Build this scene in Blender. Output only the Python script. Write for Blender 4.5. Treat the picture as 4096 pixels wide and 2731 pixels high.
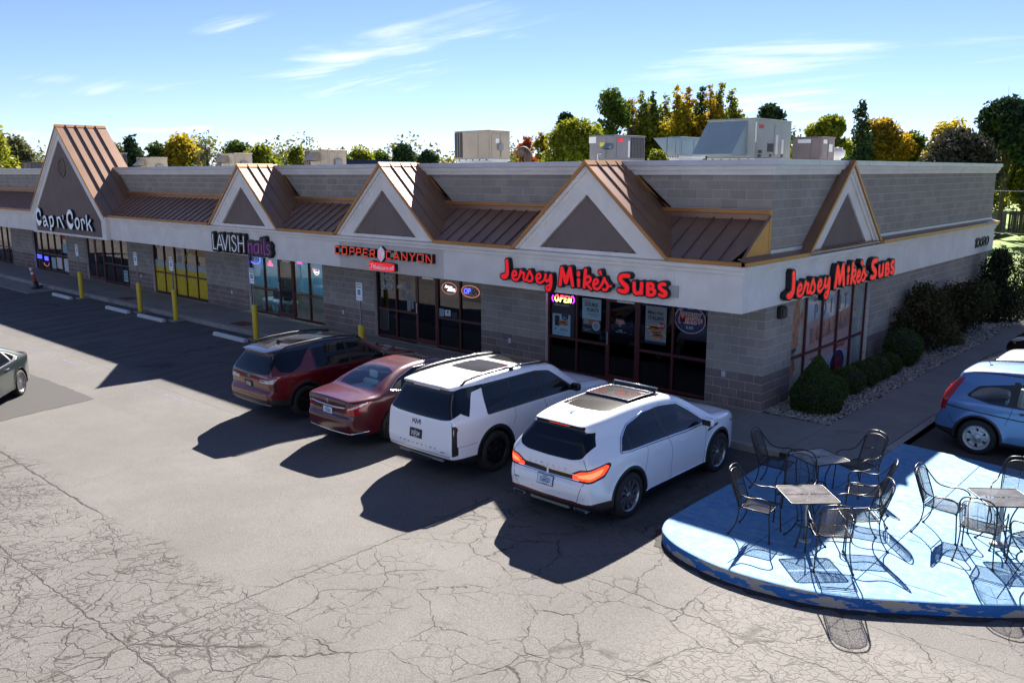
import bpy, bmesh, math, random
import numpy as np
from mathutils import Vector, Matrix
random.seed(7); np.random.seed(7)
scene = bpy.context.scene
for o in list(bpy.data.objects): bpy.data.objects.remove(o)
C = scene.collection
PI = math.pi

# ---------------------------------------------------------------- camera
cam_data = bpy.data.cameras.new('camera')
cam = bpy.data.objects.new('camera', cam_data); C.objects.link(cam)
yaw, pitch, roll = 0.73887, -0.19668, 0.00227
Rc = Matrix.Rotation(yaw, 3, 'Z') @ Matrix.Rotation(pitch, 3, 'X') @ Matrix.Rotation(roll, 3, 'Y')
right, fwd, up = Rc @ Vector((1,0,0)), Rc @ Vector((0,1,0)), Rc @ Vector((0,0,1))
cam.matrix_world = Matrix(((right.x, up.x, -fwd.x, 8.2405), (right.y, up.y, -fwd.y, -17.3072), (right.z, up.z, -fwd.z, 5.2693), (0,0,0,1)))
cam_data.sensor_width = 36; cam_data.lens = 3394.4/4096*36
cam_data.clip_start = 0.1; cam_data.clip_end = 3000
scene.camera = cam
CAMP = Vector((8.2405, -17.3072, 5.2693))

# ---------------------------------------------------------------- sun and sky
SA, SB = 0.67, -1.157                     # shadow shift in x and y for one metre of height
sun_dir = Vector((-SA, -SB, 1)).normalized()      # towards the sun
sun_el = math.asin(sun_dir.z); sun_az = math.atan2(sun_dir.x, sun_dir.y)
sd = bpy.data.lights.new('sun', 'SUN'); sd.energy = 5.0; sd.angle = math.radians(0.55); sd.color = (1.0, 0.935, 0.855)
so = bpy.data.objects.new('sun', sd); C.objects.link(so)
so.rotation_euler = sun_dir.to_track_quat('Z', 'Y').to_euler(); so.location = (-40, 80, 60)

world = bpy.data.worlds.new('World'); scene.world = world; world.use_nodes = True
wt = world.node_tree; wt.nodes.clear()
def wn(t, **k):
    n = wt.nodes.new(t)
    for a, b in k.items(): setattr(n, a, b)
    return n
sky = wn('ShaderNodeTexSky', sky_type='NISHITA', sun_disc=False, sun_elevation=sun_el, sun_rotation=sun_az,
         altitude=200, air_density=0.75, dust_density=0.0, ozone_density=3.0)
def wmath(op, a, b=None, clamp=False):
    n = wn('ShaderNodeMath', operation=op); n.use_clamp = clamp
    for i, v in enumerate((a, b)):
        if v is None: continue
        if isinstance(v, (int, float)): n.inputs[i].default_value = v
        else: wt.links.new(v, n.inputs[i])
    return n.outputs[0]
tc = wn('ShaderNodeTexCoord')
sep = wn('ShaderNodeSeparateXYZ'); wt.links.new(tc.outputs['Generated'], sep.inputs[0])
# wispy clouds: noise on a plane far above, stretched along one bearing
zc = wmath('MAXIMUM', sep.outputs[2], 0.03)
zc = wmath('ADD', zc, 0.06)
px = wmath('DIVIDE', sep.outputs[0], zc); py = wmath('DIVIDE', sep.outputs[1], zc)
cmb = wn('ShaderNodeCombineXYZ'); wt.links.new(px, cmb.inputs[0]); wt.links.new(py, cmb.inputs[1])
mp = wn('ShaderNodeMapping'); mp.inputs['Rotation'].default_value = (0, 0, math.radians(-28)); mp.inputs['Scale'].default_value = (0.30, 1.0, 1)
mp.inputs['Location'].default_value = (0.65, 0.4, 0)
wt.links.new(cmb.outputs[0], mp.inputs[0])
n1 = wn('ShaderNodeTexNoise'); n1.inputs['Scale'].default_value = 0.9; n1.inputs['Detail'].default_value = 9; n1.inputs['Roughness'].default_value = 0.62; n1.inputs['Distortion'].default_value = 0.7
wt.links.new(mp.outputs[0], n1.inputs['Vector'])
n2 = wn('ShaderNodeTexNoise'); n2.inputs['Scale'].default_value = 0.5; n2.inputs['Detail'].default_value = 2
wt.links.new(cmb.outputs[0], n2.inputs['Vector'])
cl = wmath('MULTIPLY', n1.outputs[0], n2.outputs[0])
mr = wn('ShaderNodeMapRange', interpolation_type='SMOOTHSTEP'); wt.links.new(cl, mr.inputs[0])
mr.inputs[1].default_value = 0.284; mr.inputs[2].default_value = 0.43; mr.inputs[3].default_value = 0; mr.inputs[4].default_value = 0.85
hz = wn('ShaderNodeMapRange', interpolation_type='SMOOTHSTEP'); wt.links.new(sep.outputs[2], hz.inputs[0])
hz.inputs[1].default_value = 0.0; hz.inputs[2].default_value = 0.06; hz.inputs[3].default_value = 0.15; hz.inputs[4].default_value = 1
cf = wmath('MULTIPLY', mr.outputs[0], hz.outputs[0])
mix = wn('ShaderNodeMixRGB'); wt.links.new(cf, mix.inputs[0]); tint = wn('ShaderNodeMixRGB', blend_type='MULTIPLY'); tint.inputs[0].default_value = 1; wt.links.new(sky.outputs[0], tint.inputs[1]); tint.inputs[2].default_value = (.66,.645,.82,1); wt.links.new(tint.outputs[0], mix.inputs[1]); mix.inputs[2].default_value = (7.2, 7.3, 7.5, 1)
bg = wn('ShaderNodeBackground'); bg.inputs[1].default_value = 0.052
wt.links.new(mix.outputs[0], bg.inputs[0])
out = wn('ShaderNodeOutputWorld'); wt.links.new(bg.outputs[0], out.inputs[0])

scene.view_settings.view_transform = 'Standard'; scene.view_settings.look = 'None'
scene.view_settings.exposure = 1.93; scene.view_settings.gamma = 1; scene.view_settings.use_curve_mapping = False
scene.render.engine = 'CYCLES'
scene.cycles.max_bounces = 8; scene.cycles.transparent_max_bounces = 12; scene.cycles.caustics_reflective = False; scene.cycles.caustics_refractive = False

# ---------------------------------------------------------------- helpers
class MB:
    """collects polygons; build() makes one mesh"""
    def __init__(s): s.v = []; s.f = []; s.m = []; s.sm = []
    def add(s, vs, fs, mi=0, smooth=False):
        b = len(s.v); s.v += [tuple(v) for v in vs]
        for f in fs: s.f.append(tuple(i+b for i in f)); s.m.append(mi); s.sm.append(smooth)
        return s
    def quad(s, a, b, c, d, mi=0): return s.add([a, b, c, d], [(0,1,2,3)], mi)
    def poly(s, pts, mi=0): return s.add(pts, [tuple(range(len(pts)))], mi)
    def box(s, x0, x1, y0, y1, z0, z1, mi=0, bev=0):
        if x0 > x1: x0, x1 = x1, x0
        if y0 > y1: y0, y1 = y1, y0
        if z0 > z1: z0, z1 = z1, z0
        if bev <= 0:
            vs = [(x0,y0,z0),(x1,y0,z0),(x1,y1,z0),(x0,y1,z0),(x0,y0,z1),(x1,y0,z1),(x1,y1,z1),(x0,y1,z1)]
            return s.add(vs, [(0,3,2,1),(4,5,6,7),(0,1,5,4),(1,2,6,5),(2,3,7,6),(3,0,4,7)], mi)
        b = bev; vs = []
        X = (x0, x0+b, x1-b, x1); Y = (y0, y0+b, y1-b, y1); Z = (z0, z0+b, z1-b, z1)
        def V(i, j, k): vs.append((X[i], Y[j], Z[k])); return len(vs)-1
        c = {}
        for sx in (0,1):
            for sy in (0,1):
                for sz in (0,1):
                    ex, ey, ez = (3 if sx else 0), (3 if sy else 0), (3 if sz else 0)
                    ix, iy, iz = (2 if sx else 1), (2 if sy else 1), (2 if sz else 1)
                    c[(sx,sy,sz)] = (V(ex,iy,iz), V(ix,ey,iz), V(ix,iy,ez))
        g = lambda a, k: c[a][k]
        fs = [(g((0,0,0),0),g((0,0,1),0),g((0,1,1),0),g((0,1,0),0)), (g((1,0,0),0),g((1,1,0),0),g((1,1,1),0),g((1,0,1),0)),
              (g((0,0,0),1),g((1,0,0),1),g((1,0,1),1),g((0,0,1),1)), (g((0,1,0),1),g((0,1,1),1),g((1,1,1),1),g((1,1,0),1)),
              (g((0,0,0),2),g((0,1,0),2),g((1,1,0),2),g((1,0,0),2)), (g((0,0,1),2),g((1,0,1),2),g((1,1,1),2),g((0,1,1),2))]
        for k in c: fs.append(c[k])
        for a in (0,1):
            for b2 in (0,1):
                fs.append((g((0,a,b2),1),g((1,a,b2),1),g((1,a,b2),2),g((0,a,b2),2)))
                fs.append((g((a,0,b2),0),g((a,1,b2),0),g((a,1,b2),2),g((a,0,b2),2)))
                fs.append((g((a,b2,0),0),g((a,b2,1),0),g((a,b2,1),1),g((a,b2,0),1)))
        return s.add(vs, fs, mi)
    def obox(s, M, sx, sy, sz, mi=0):
        vs = [M @ Vector((x*sx, y*sy, z*sz)) for z in (-.5,.5) for x, y in ((-.5,-.5),(.5,-.5),(.5,.5),(-.5,.5))]
        return s.add(vs, [(0,3,2,1),(4,5,6,7),(0,1,5,4),(1,2,6,5),(2,3,7,6),(3,0,4,7)], mi)
    def prism(s, poly, ext, mi=0, cap=True):
        """poly: list of 3D points, ext: 3D vector"""
        n = len(poly); e = Vector(ext)
        vs = [Vector(p) for p in poly] + [Vector(p)+e for p in poly]
        fs = [(i, (i+1) % n, (i+1) % n + n, i+n) for i in range(n)]
        if cap: fs += [tuple(range(n))[::-1], tuple(range(n, 2*n))]
        return s.add(vs, fs, mi)
    def tube(s, path, r, n=8, mi=0, closed=False, caps=True, smooth=True):
        P = [Vector(p) for p in path]; m = len(P)
        rr = r if isinstance(r, (list, tuple)) else [r]*m
        vs = []; prev = None
        for i, p in enumerate(P):
            if closed: t = P[(i+1) % m]-P[i-1]
            else: t = P[min(i+1, m-1)]-P[max(i-1, 0)]
            if t.length < 1e-9: t = Vector((0,0,1))
            t.normalize()
            if prev is None:
                a = Vector((0,0,1)) if abs(t.z) < .9 else Vector((1,0,0))
                u = t.cross(a).normalized()
            else:
                u = prev - t*prev.dot(t)
                if u.length < 1e-6: u = t.cross(Vector((0,0,1)))
                u.normalize()
            prev = u; w = t.cross(u)
            for k in range(n):
                a = 2*PI*k/n; vs.append(p+(u*math.cos(a)+w*math.sin(a))*rr[i])
        fs = []
        for i in range(m if closed else m-1):
            j = (i+1) % m
            for k in range(n): fs.append((i*n+k, i*n+(k+1) % n, j*n+(k+1) % n, j*n+k))
        if caps and not closed: fs += [tuple(range(n))[::-1], tuple(range((m-1)*n, m*n))]
        return s.add(vs, fs, mi, smooth)
    def lathe(s, prof, n=24, M=None, mi=0, smooth=True, closed=False):
        """prof: (r, z) pairs round the z axis"""
        M = M or Matrix.Identity(4); vs = []; m = len(prof)
        for r, z in prof:
            for k in range(n):
                a = 2*PI*k/n; vs.append(M @ Vector((r*math.cos(a), r*math.sin(a), z)))
        fs = []
        for i in range(m if closed else m-1):
            j = (i+1) % m
            for k in range(n): fs.append((i*n+k, i*n+(k+1) % n, j*n+(k+1) % n, j*n+k))
        return s.add(vs, fs, mi, smooth)
    def mesh(s, name, mats):
        me = bpy.data.meshes.new(name)
        me.from_pydata([tuple(v) for v in s.v], [], s.f)
        if not isinstance(mats, (list, tuple)): mats = [mats]
        for m in mats: me.materials.append(m)
        if s.f:
            me.polygons.foreach_set('material_index', s.m)
            me.polygons.foreach_set('use_smooth', s.sm)
        me.update(); return me
    def build(s, name, mats, parent=None, loc=None): return link(name, s.mesh(name, mats), parent, loc)

def link(name, me, parent=None, loc=None):
    o = bpy.data.objects.new(name, me); C.objects.link(o)
    if parent: o.parent = parent
    if loc is not None: o.location = loc
    return o
def thing(name, label, cat, loc=(0,0,0), rotz=0, group=None):
    o = bpy.data.objects.new(name, None); C.objects.link(o); o.empty_display_size = .2
    o.location = loc; o.rotation_euler = (0,0,rotz); o['label'] = label; o['category'] = cat
    if group: o['group'] = group
    return o
def tag(o, label, cat, group=None, kind=None):
    o['label'] = label; o['category'] = cat
    if group: o['group'] = group
    if kind: o['kind'] = kind
    return o
def structure(o): o['kind'] = 'structure'; return o
def dup(root, loc=None, rotz=None, label=None, group=None):
    r = root.copy(); C.objects.link(r)
    if loc is not None: r.location = loc
    if rotz is not None: r.rotation_euler = (0,0,rotz)
    if label: r['label'] = label
    if group: r['group'] = group
    for ch in list(root.children):
        c = ch.copy(); C.objects.link(c); c.parent = r
        for g in list(ch.children):
            d = g.copy(); C.objects.link(d); d.parent = c
    return r
def smooth_path(pts, n=6, closed=False):
    """Catmull-Rom through the points"""
    P = [np.array(p, float) for p in pts]; m = len(P); out = []
    for i in range(m if closed else m-1):
        if closed: p0, p1, p2, p3 = P[i-1], P[i], P[(i+1) % m], P[(i+2) % m]
        else: p0, p1, p2, p3 = P[max(i-1,0)], P[i], P[i+1], P[min(i+2,m-1)]
        for k in range(n):
            t = k/n
            out.append(.5*((2*p1)+(-p0+p2)*t+(2*p0-5*p1+4*p2-p3)*t*t+(-p0+3*p1-3*p2+p3)*t**3))
    if not closed: out.append(P[-1])
    return [tuple(p) for p in out]
def clamp01(t): return min(1.0, max(0.0, t))
def gz(x, y):
    """height of the asphalt: it falls away from the pavement, less so beside the painted island"""
    d = clamp01((-2.4-y)/6.5)*6.5
    k = 0.006 + 0.036*clamp01((1.0-x)/8.0)
    return -0.15 - k*d

# ---------------------------------------------------------------- materials
class NT:
    def __init__(s, name):
        s.mat = bpy.data.materials.new(name); s.mat.use_nodes = True; s.t = s.mat.node_tree; s.t.nodes.clear()
        s.out = s.n('ShaderNodeOutputMaterial'); s.b = s.n('ShaderNodeBsdfPrincipled'); s.l(s.b.outputs[0], s.out.inputs[0])
    def n(s, typ, **k):
        n = s.t.nodes.new(typ)
        for a, b in k.items(): setattr(n, a, b)
        return n
    def l(s, a, b): s.t.links.new(a, b)
    def inp(s, n, i, v):
        if hasattr(v, 'is_output') or isinstance(v, bpy.types.NodeSocket): s.l(v, n.inputs[i])
        elif v is not None:
            if isinstance(v, (tuple, list)) and len(v) == 3 and n.inputs[i].type == 'RGBA': v = (*v, 1)
            n.inputs[i].default_value = v
    def math(s, op, a, b=None, c=None, clamp=False):
        n = s.n('ShaderNodeMath', operation=op); n.use_clamp = clamp
        for i, v in enumerate((a, b, c)): s.inp(n, i, v)
        return n.outputs[0]
    def noise(s, vec, scale, detail=4, rough=.5, dist=0, out=0):
        n = s.n('ShaderNodeTexNoise'); s.inp(n, 'Vector', vec); s.inp(n, 'Scale', scale); s.inp(n, 'Detail', detail); s.inp(n, 'Roughness', rough); s.inp(n, 'Distortion', dist)
        return n.outputs[out]
    def ramp(s, v, a, b, lo=0, hi=1, smooth=True):
        n = s.n('ShaderNodeMapRange', interpolation_type='SMOOTHSTEP' if smooth else 'LINEAR')
        for i, q in enumerate((v, a, b, lo, hi)): s.inp(n, i, q)
        return n.outputs[0]
    def mix(s, f, a, b, mode='MIX'):
        n = s.n('ShaderNodeMixRGB', blend_type=mode); s.inp(n, 0, f); s.inp(n, 1, a); s.inp(n, 2, b); return n.outputs[0]
    def pos(s): return s.n('ShaderNodeNewGeometry').outputs['Position']
    def obj(s): return s.n('ShaderNodeTexCoord').outputs['Object']
    def sep(s, v):
        n = s.n('ShaderNodeSeparateXYZ'); s.l(v, n.inputs[0]); return n.outputs
    def comb(s, x, y, z):
        n = s.n('ShaderNodeCombineXYZ'); s.inp(n, 0, x); s.inp(n, 1, y); s.inp(n, 2, z); return n.outputs[0]
    def bump(s, h, strength=.5, dist=.01):
        n = s.n('ShaderNodeBump'); s.inp(n, 'Strength', strength); s.inp(n, 'Distance', dist); s.l(h, n.inputs['Height']); s.l(n.outputs[0], s.b.inputs['Normal'])
    def set(s, **k):
        for a, v in k.items(): s.inp(s.b, a.replace('_', ' '), v)
        return s.mat
def mat(name, col, rough=.5, metal=0, spec=.5, var=0.0, vscale=3, coat=0, emit=None, estr=0, bump=0, bscale=60):
    m = NT(name); c = (*col, 1)
    if var > 0:
        o = m.obj(); nz = m.noise(o, vscale, 5, .6)
        f = m.ramp(nz, .25, .75, 1-var, 1+var)
        n = m.n('ShaderNodeVectorMath', operation='SCALE'); n.inputs[0].default_value = col; m.l(f, n.inputs['Scale']); m.l(n.outputs[0], m.b.inputs['Base Color'])
        if bump > 0: m.bump(m.noise(o, bscale, 3), bump, .004)
    else: m.b.inputs['Base Color'].default_value = c
    m.b.inputs['Roughness'].default_value = rough; m.b.inputs['Metallic'].default_value = metal
    m.b.inputs['Specular IOR Level'].default_value = spec; m.b.inputs['Coat Weight'].default_value = coat; m.b.inputs['Coat Roughness'].default_value = .02
    if emit: m.b.inputs['Emission Color'].default_value = (*emit, 1); m.b.inputs['Emission Strength'].default_value = estr
    return m.mat
def poly_sdf(px, pz, poly):
    P = np.asarray(poly, float); Q = np.roll(P, -1, 0); d = np.full(px.shape, 1e9); s = np.ones(px.shape)
    for (ax, ay), (bx, by) in zip(P, Q):
        ex, ey = bx-ax, by-ay; wx, wy = px-ax, pz-ay; L = ex*ex+ey*ey+1e-12
        t = np.clip((wx*ex+wy*ey)/L, 0, 1); dx, dy = wx-ex*t, wy-ey*t; d = np.minimum(d, dx*dx+dy*dy)
        c1 = pz >= ay; c2 = pz < by; c3 = ex*wy > ey*wx
        flip = (c1 & c2 & c3) | (~c1 & ~c2 & ~c3); s = np.where(flip, -s, s)
    return s*np.sqrt(d)
_TC = {}
def text_mesh(txt, size, m, depth=.002, offset=0, shear=0, bold=0, align='CENTER', sx=1.0, space=1.0, res=3):
    """the built-in face turned into a mesh"""
    key = (txt, size, m.name, depth, shear, bold, align, sx, space)
    if key in _TC: return _TC[key]
    cu = bpy.data.curves.new('txt', 'FONT'); cu.body = txt; cu.size = size; cu.extrude = depth; cu.offset = bold; cu.shear = shear; cu.align_x = align; cu.align_y = 'CENTER'; cu.space_character = space; cu.resolution_u = res
    o = bpy.data.objects.new('txt', cu); me = bpy.data.meshes.new_from_object(o); bpy.data.objects.remove(o); bpy.data.curves.remove(cu)
    if sx != 1.0:
        for v in me.vertices: v.co.x *= sx
    me.materials.clear(); me.materials.append(m); me.name = 'lettering'; _TC[key] = me; return me
# ================================================================ ground and paving materials
def asphalt_material():
    m = NT('asphalt'); p = m.pos(); x, y, z = m.sep(p)
    grain = m.noise(p, 150, 2, .7); grain2 = m.noise(p, 45, 3, .6); big = m.noise(p, .35, 4, .6); mid = m.noise(p, 2.2, 5, .6)
    wob = m.noise(p, 1.3, 4, .6, 0, 1); wob2 = m.noise(p, 9, 3, .6, 0, 1)
    def warp(vec, w, amt):
        a = m.n('ShaderNodeVectorMath', operation='SUBTRACT'); m.l(w, a.inputs[0]); a.inputs[1].default_value = (.5,.5,.5)
        b = m.n('ShaderNodeVectorMath', operation='SCALE'); m.l(a.outputs[0], b.inputs[0]); b.inputs['Scale'].default_value = amt
        c = m.n('ShaderNodeVectorMath', operation='ADD'); m.l(vec, c.inputs[0]); m.l(b.outputs[0], c.inputs[1]); return c.outputs[0]
    pw = warp(warp(p, wob, .62), wob2, .055)
    flat = m.n('ShaderNodeVectorMath', operation='MULTIPLY'); m.l(pw, flat.inputs[0]); flat.inputs[1].default_value = (1,1,0)
    def vor(scale, width, rnd=1):
        v = m.n('ShaderNodeTexVoronoi', feature='DISTANCE_TO_EDGE'); m.l(flat.outputs[0], v.inputs['Vector']); v.inputs['Scale'].default_value = scale; v.inputs['Randomness'].default_value = rnd
        return m.math('DIVIDE', v.outputs['Distance'], scale)      # metres to the nearest crack
    # where it is cracked: outside the newer mat (x < -1.4, y > -12)
    fx = m.math('ADD', x, m.math('MULTIPLY', m.math('SUBTRACT', m.noise(p, .5, 4, .6), .5), 2.2))
    fy = m.math('ADD', y, m.math('MULTIPLY', m.math('SUBTRACT', m.noise(p, .45, 4, .6), .5), 1.6))
    outx = m.ramp(fx, -1.6, -1.2); outy = m.math('SUBTRACT', 1, m.ramp(fy, -12.1, -11.7))
    outm = m.math('MAXIMUM', outx, outy)
    near = m.math('MULTIPLY', outm, m.ramp(y, -3.5, -5))           # the strip under the parked cars is less broken
    gator = m.math('MULTIPLY', outy, m.math('SUBTRACT', 1, m.ramp(fx, -.6, 1.2)))
    cw = m.ramp(mid, .3, .7, .4, 1.5)                              # crack width varies
    def crack(scale, w, mask, rnd=1):
        d = m.math('DIVIDE', vor(scale, w, rnd), cw)
        c = m.math('SUBTRACT', 1, m.ramp(d, 0, w, 0, 1))
        return m.math('MULTIPLY', c, mask)
    brk = m.ramp(m.noise(p, 1.7, 4, .6), .36, .50)
    c1 = crack(.85, m.math('ADD', .012, m.math('MULTIPLY', gator, .008)), m.math('MULTIPLY', near, m.math('MAXIMUM', brk, .35)))
    half = m.ramp(m.noise(p, .8, 3, .5), .42, .56)
    c2 = crack(2.6, .0135, m.math('MULTIPLY', m.math('MULTIPLY', near, brk), m.math('MAXIMUM', gator, m.math('MULTIPLY', half, .7))))
    c3 = crack(6.5, .011, m.math('MULTIPLY', gator, m.ramp(m.noise(p, .9, 3, .5), .38, .55)))
    dust = m.ramp(m.noise(p, 11, 2, .6), .35, .7, .75, 1.0)
    pale = m.math('MULTIPLY', m.ramp(x, 2.6, 3.8), m.math('SUBTRACT', 1, m.ramp(y, -7.8, -7.2)))
    c4 = crack(9.0, .008, m.math('MULTIPLY', pale, .8))
    cr = m.math('MAXIMUM', m.math('MAXIMUM', c1, m.math('MULTIPLY', c2, .85)), m.math('MAXIMUM', m.math('MULTIPLY', c3, .75), m.math('MULTIPLY', c4, .6)))
    # long straight construction seams
    def seam(coord, at, w, amp, lo=None):
        q = m.math('ADD', coord, m.math('MULTIPLY', m.math('SUBTRACT', m.noise(p, 3.5, 4, .7), .5), amp))
        d = m.math('ABSOLUTE', m.math('SUBTRACT', q, at)); return m.math('SUBTRACT', 1, m.ramp(d, 0, w, 0, 1))
    s1 = m.math('MULTIPLY', seam(x, -1.35, .022, .16), m.math('SUBTRACT', 1, m.ramp(y, -7.4, -7.0)))
    s2 = m.math('MULTIPLY', seam(y, -12.0, .035, .14), m.math('SUBTRACT', 1, m.ramp(x, -6.5, -5.5)))
    s3 = m.math('MULTIPLY', seam(y, -7.35, .014, .10), .5)
    s4 = m.math('MULTIPLY', seam(m.math('ADD', x, m.math('MULTIPLY', y, .12)), -9.3, .010, .5), .35)
    s5 = m.math('MULTIPLY', seam(y, -8.6, .02, .25), m.math('MULTIPLY', m.ramp(x, 1.4, 2), .8))
    s6 = m.math('MULTIPLY', seam(y, -13.6, .022, .2), m.math('SUBTRACT', 1, m.ramp(x, 2, 3)))
    seams = m.math('MAXIMUM', m.math('MAXIMUM', m.math('MAXIMUM', s1, s2), m.math('MAXIMUM', s3, s4)), m.math('MAXIMUM', s5, s6))
    cr = m.math('MAXIMUM', cr, seams)
    cr = m.math('MULTIPLY', cr, dust)
    # grime that collects round the broken joints
    gr = m.math('MULTIPLY', m.math('SUBTRACT', 1, m.ramp(vor(.85, .1), 0, .09)), near)
    gs = m.math('MULTIPLY', m.math('SUBTRACT', 1, m.ramp(m.math('ABSOLUTE', m.math('SUBTRACT', fx, -1.35)), 0, .5)), outy)
    gr = m.math('MULTIPLY', m.math('MAXIMUM', gr, m.math('MULTIPLY', gs, .8)), m.ramp(mid, .4, .75))
    a = m.mix(m.ramp(big, .3, .7), (.112,.105,.098), (.138,.130,.122))
    a = m.mix(m.ramp(mid, .3, .75, 0, .35), a, (.10,.094,.088))
    gv = m.math('ADD', m.ramp(grain, .25, .75, .55, 1.38), m.ramp(grain2, .25, .75, -.22, .22))
    s = m.n('ShaderNodeVectorMath', operation='SCALE'); m.l(a, s.inputs[0]); m.l(gv, s.inputs['Scale'])
    a = m.mix(m.math('MULTIPLY', pale, .35), s.outputs[0], (.25,.235,.215))
    # tyre polish and oil in the bays, painted darker to deepen the building's shadow
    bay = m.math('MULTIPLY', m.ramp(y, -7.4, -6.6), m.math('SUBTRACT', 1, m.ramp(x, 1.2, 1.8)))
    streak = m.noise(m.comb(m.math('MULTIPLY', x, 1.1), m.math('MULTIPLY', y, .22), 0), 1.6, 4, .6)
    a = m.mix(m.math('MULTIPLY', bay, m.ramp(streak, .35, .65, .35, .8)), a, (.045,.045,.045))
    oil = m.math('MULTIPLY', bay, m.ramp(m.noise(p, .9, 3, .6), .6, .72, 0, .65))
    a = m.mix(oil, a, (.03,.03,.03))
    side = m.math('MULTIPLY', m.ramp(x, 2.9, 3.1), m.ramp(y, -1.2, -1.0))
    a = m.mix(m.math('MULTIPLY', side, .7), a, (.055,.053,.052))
    a = m.mix(m.math('MULTIPLY', gr, .45), a, (.09,.081,.07))
    a = m.mix(m.math('MULTIPLY', cr, .95), a, (.018,.016,.012))
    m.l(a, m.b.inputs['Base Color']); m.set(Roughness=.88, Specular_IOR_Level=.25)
    h = m.math('ADD', m.math('MULTIPLY', grain, .5), m.math('MULTIPLY', grain2, .3)); h = m.math('SUBTRACT', h, m.math('MULTIPLY', cr, 2.0))
    m.bump(h, .55, .012)
    return m.mat
def concrete(name, col, stain=.25, joints=None, rough=.85):
    m = NT(name); p = m.pos()
    a = m.mix(m.ramp(m.noise(p, .9, 5, .6), .3, .7), tuple(c*(1-stain*.5) for c in col), tuple(c*(1+stain*.35) for c in col))
    g = m.ramp(m.noise(p, 70, 3, .7), .2, .8, .82, 1.16)
    s = m.n('ShaderNodeVectorMath', operation='SCALE'); m.l(a, s.inputs[0]); m.l(g, s.inputs['Scale'])
    spot = m.ramp(m.noise(p, .75, 3, .5, .4), .66, .72, 0, .35)
    a = m.mix(spot, s.outputs[0], tuple(c*.4 for c in col))
    m.l(a, m.b.inputs['Base Color']); m.set(Roughness=rough, Specular_IOR_Level=.3); m.bump(m.noise(p, 90, 3), .25, .004); return m.mat
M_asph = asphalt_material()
M_conc = concrete('pavement_concrete', (.20,.192,.176))
M_curb = concrete('kerb_concrete', (.26,.245,.22), .4)
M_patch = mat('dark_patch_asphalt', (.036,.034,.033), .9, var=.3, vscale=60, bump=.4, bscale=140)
M_soil = mat('kerb_gutter_dirt', (.03,.028,.025), .95, var=.5, vscale=25)
M_tactile = mat('tactile_paving', (.13,.035,.025), .8, var=.2, vscale=8)
M_grass = NT('lawn_grass')
_p = M_grass.pos(); _c = M_grass.mix(M_grass.ramp(M_grass.noise(_p, 1.2, 5, .7), .3, .7), (.10,.18,.012), (.18,.28,.018)); M_grass.l(_c, M_grass.b.inputs['Base Color']); M_grass.set(Roughness=.9); M_grass.bump(M_grass.noise(_p, 30, 4, .7), .8, .05); M_grass = M_grass.mat
def blue_paint(side):
    """sun-bleached blue paint: on the flat it is worn pale, on the kerb face it flakes to bare concrete"""
    m = NT('blue_painted_kerb' if side else 'blue_painted_concrete'); p = m.pos(); x, y, z = m.sep(p)
    w = m.noise(p, .9, 5, .65); fine = m.noise(p, 7, 5, .7)
    a = m.mix(m.ramp(w, .3, .7), (.06,.20,.40), (.105,.265,.44))
    a = m.mix(m.ramp(fine, .38, .75, 0, .6), a, (.26,.37,.42)); a = m.mix(m.ramp(m.noise(p, 2.2, 5, .7), .5, .8, 0, .3), a, (.28,.35,.37))
    if side: a = m.mix(m.ramp(w, .3, .7), (.015,.10,.32), (.03,.15,.40))
    fl = m.noise(m.comb(m.math('MULTIPLY', x, 1), m.math('MULTIPLY', y, 1), m.math('MULTIPLY', z, 3.5)), 2.8, 5, .6, .3)
    thr = .49 if side else .70
    nz = m.ramp(fl, thr, thr+.02)
    if not side:
        edge = m.noise(p, 3.2, 5, .65); nz = m.math('MAXIMUM', m.math('MULTIPLY', nz, .6), 0)
    a = m.mix(nz, a, (.36,.32,.27))
    g = m.ramp(m.noise(p, 110, 2, .7), .2, .8, .9, 1.1)
    s = m.n('ShaderNodeVectorMath', operation='SCALE'); m.l(a, s.inputs[0]); m.l(g, s.inputs['Scale'])
    m.l(s.outputs[0], m.b.inputs['Base Color']); m.set(Roughness=.75, Specular_IOR_Level=.3); m.bump(m.noise(p, 80, 3), .2, .004)
    return m.mat
M_blue = blue_paint(False); M_bluek = blue_paint(True)

# ---------------------------------------------------------------- ground sheet
xs = [-1500,-700,-300,-150,-100,-80]+[-70+2*i for i in range(30)]+[-10+.5*i for i in range(41)]+[12,16,22,30,45,70,120,250,600,1500]
ys = [-1200,-500,-200,-100,-60,-40,-30,-25]+[-20+.5*i for i in range(37)]+[-1.5,-.5,2,8,15,20,22,30,60,150,400,900,1800]
vs = []; fs = []
for j, yy in enumerate(ys):
    for i, xx in enumerate(xs): vs.append((xx, yy, gz(xx, yy) if yy < 15 else -.15-.15*clamp01((yy-15)/10)))
nx = len(xs)
for j in range(len(ys)-1):
    for i in range(nx-1): fs.append((j*nx+i, j*nx+i+1, (j+1)*nx+i+1, (j+1)*nx+i))
g = MB().add(vs, fs, 0); ground = structure(g.build('ground', M_asph))

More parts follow.
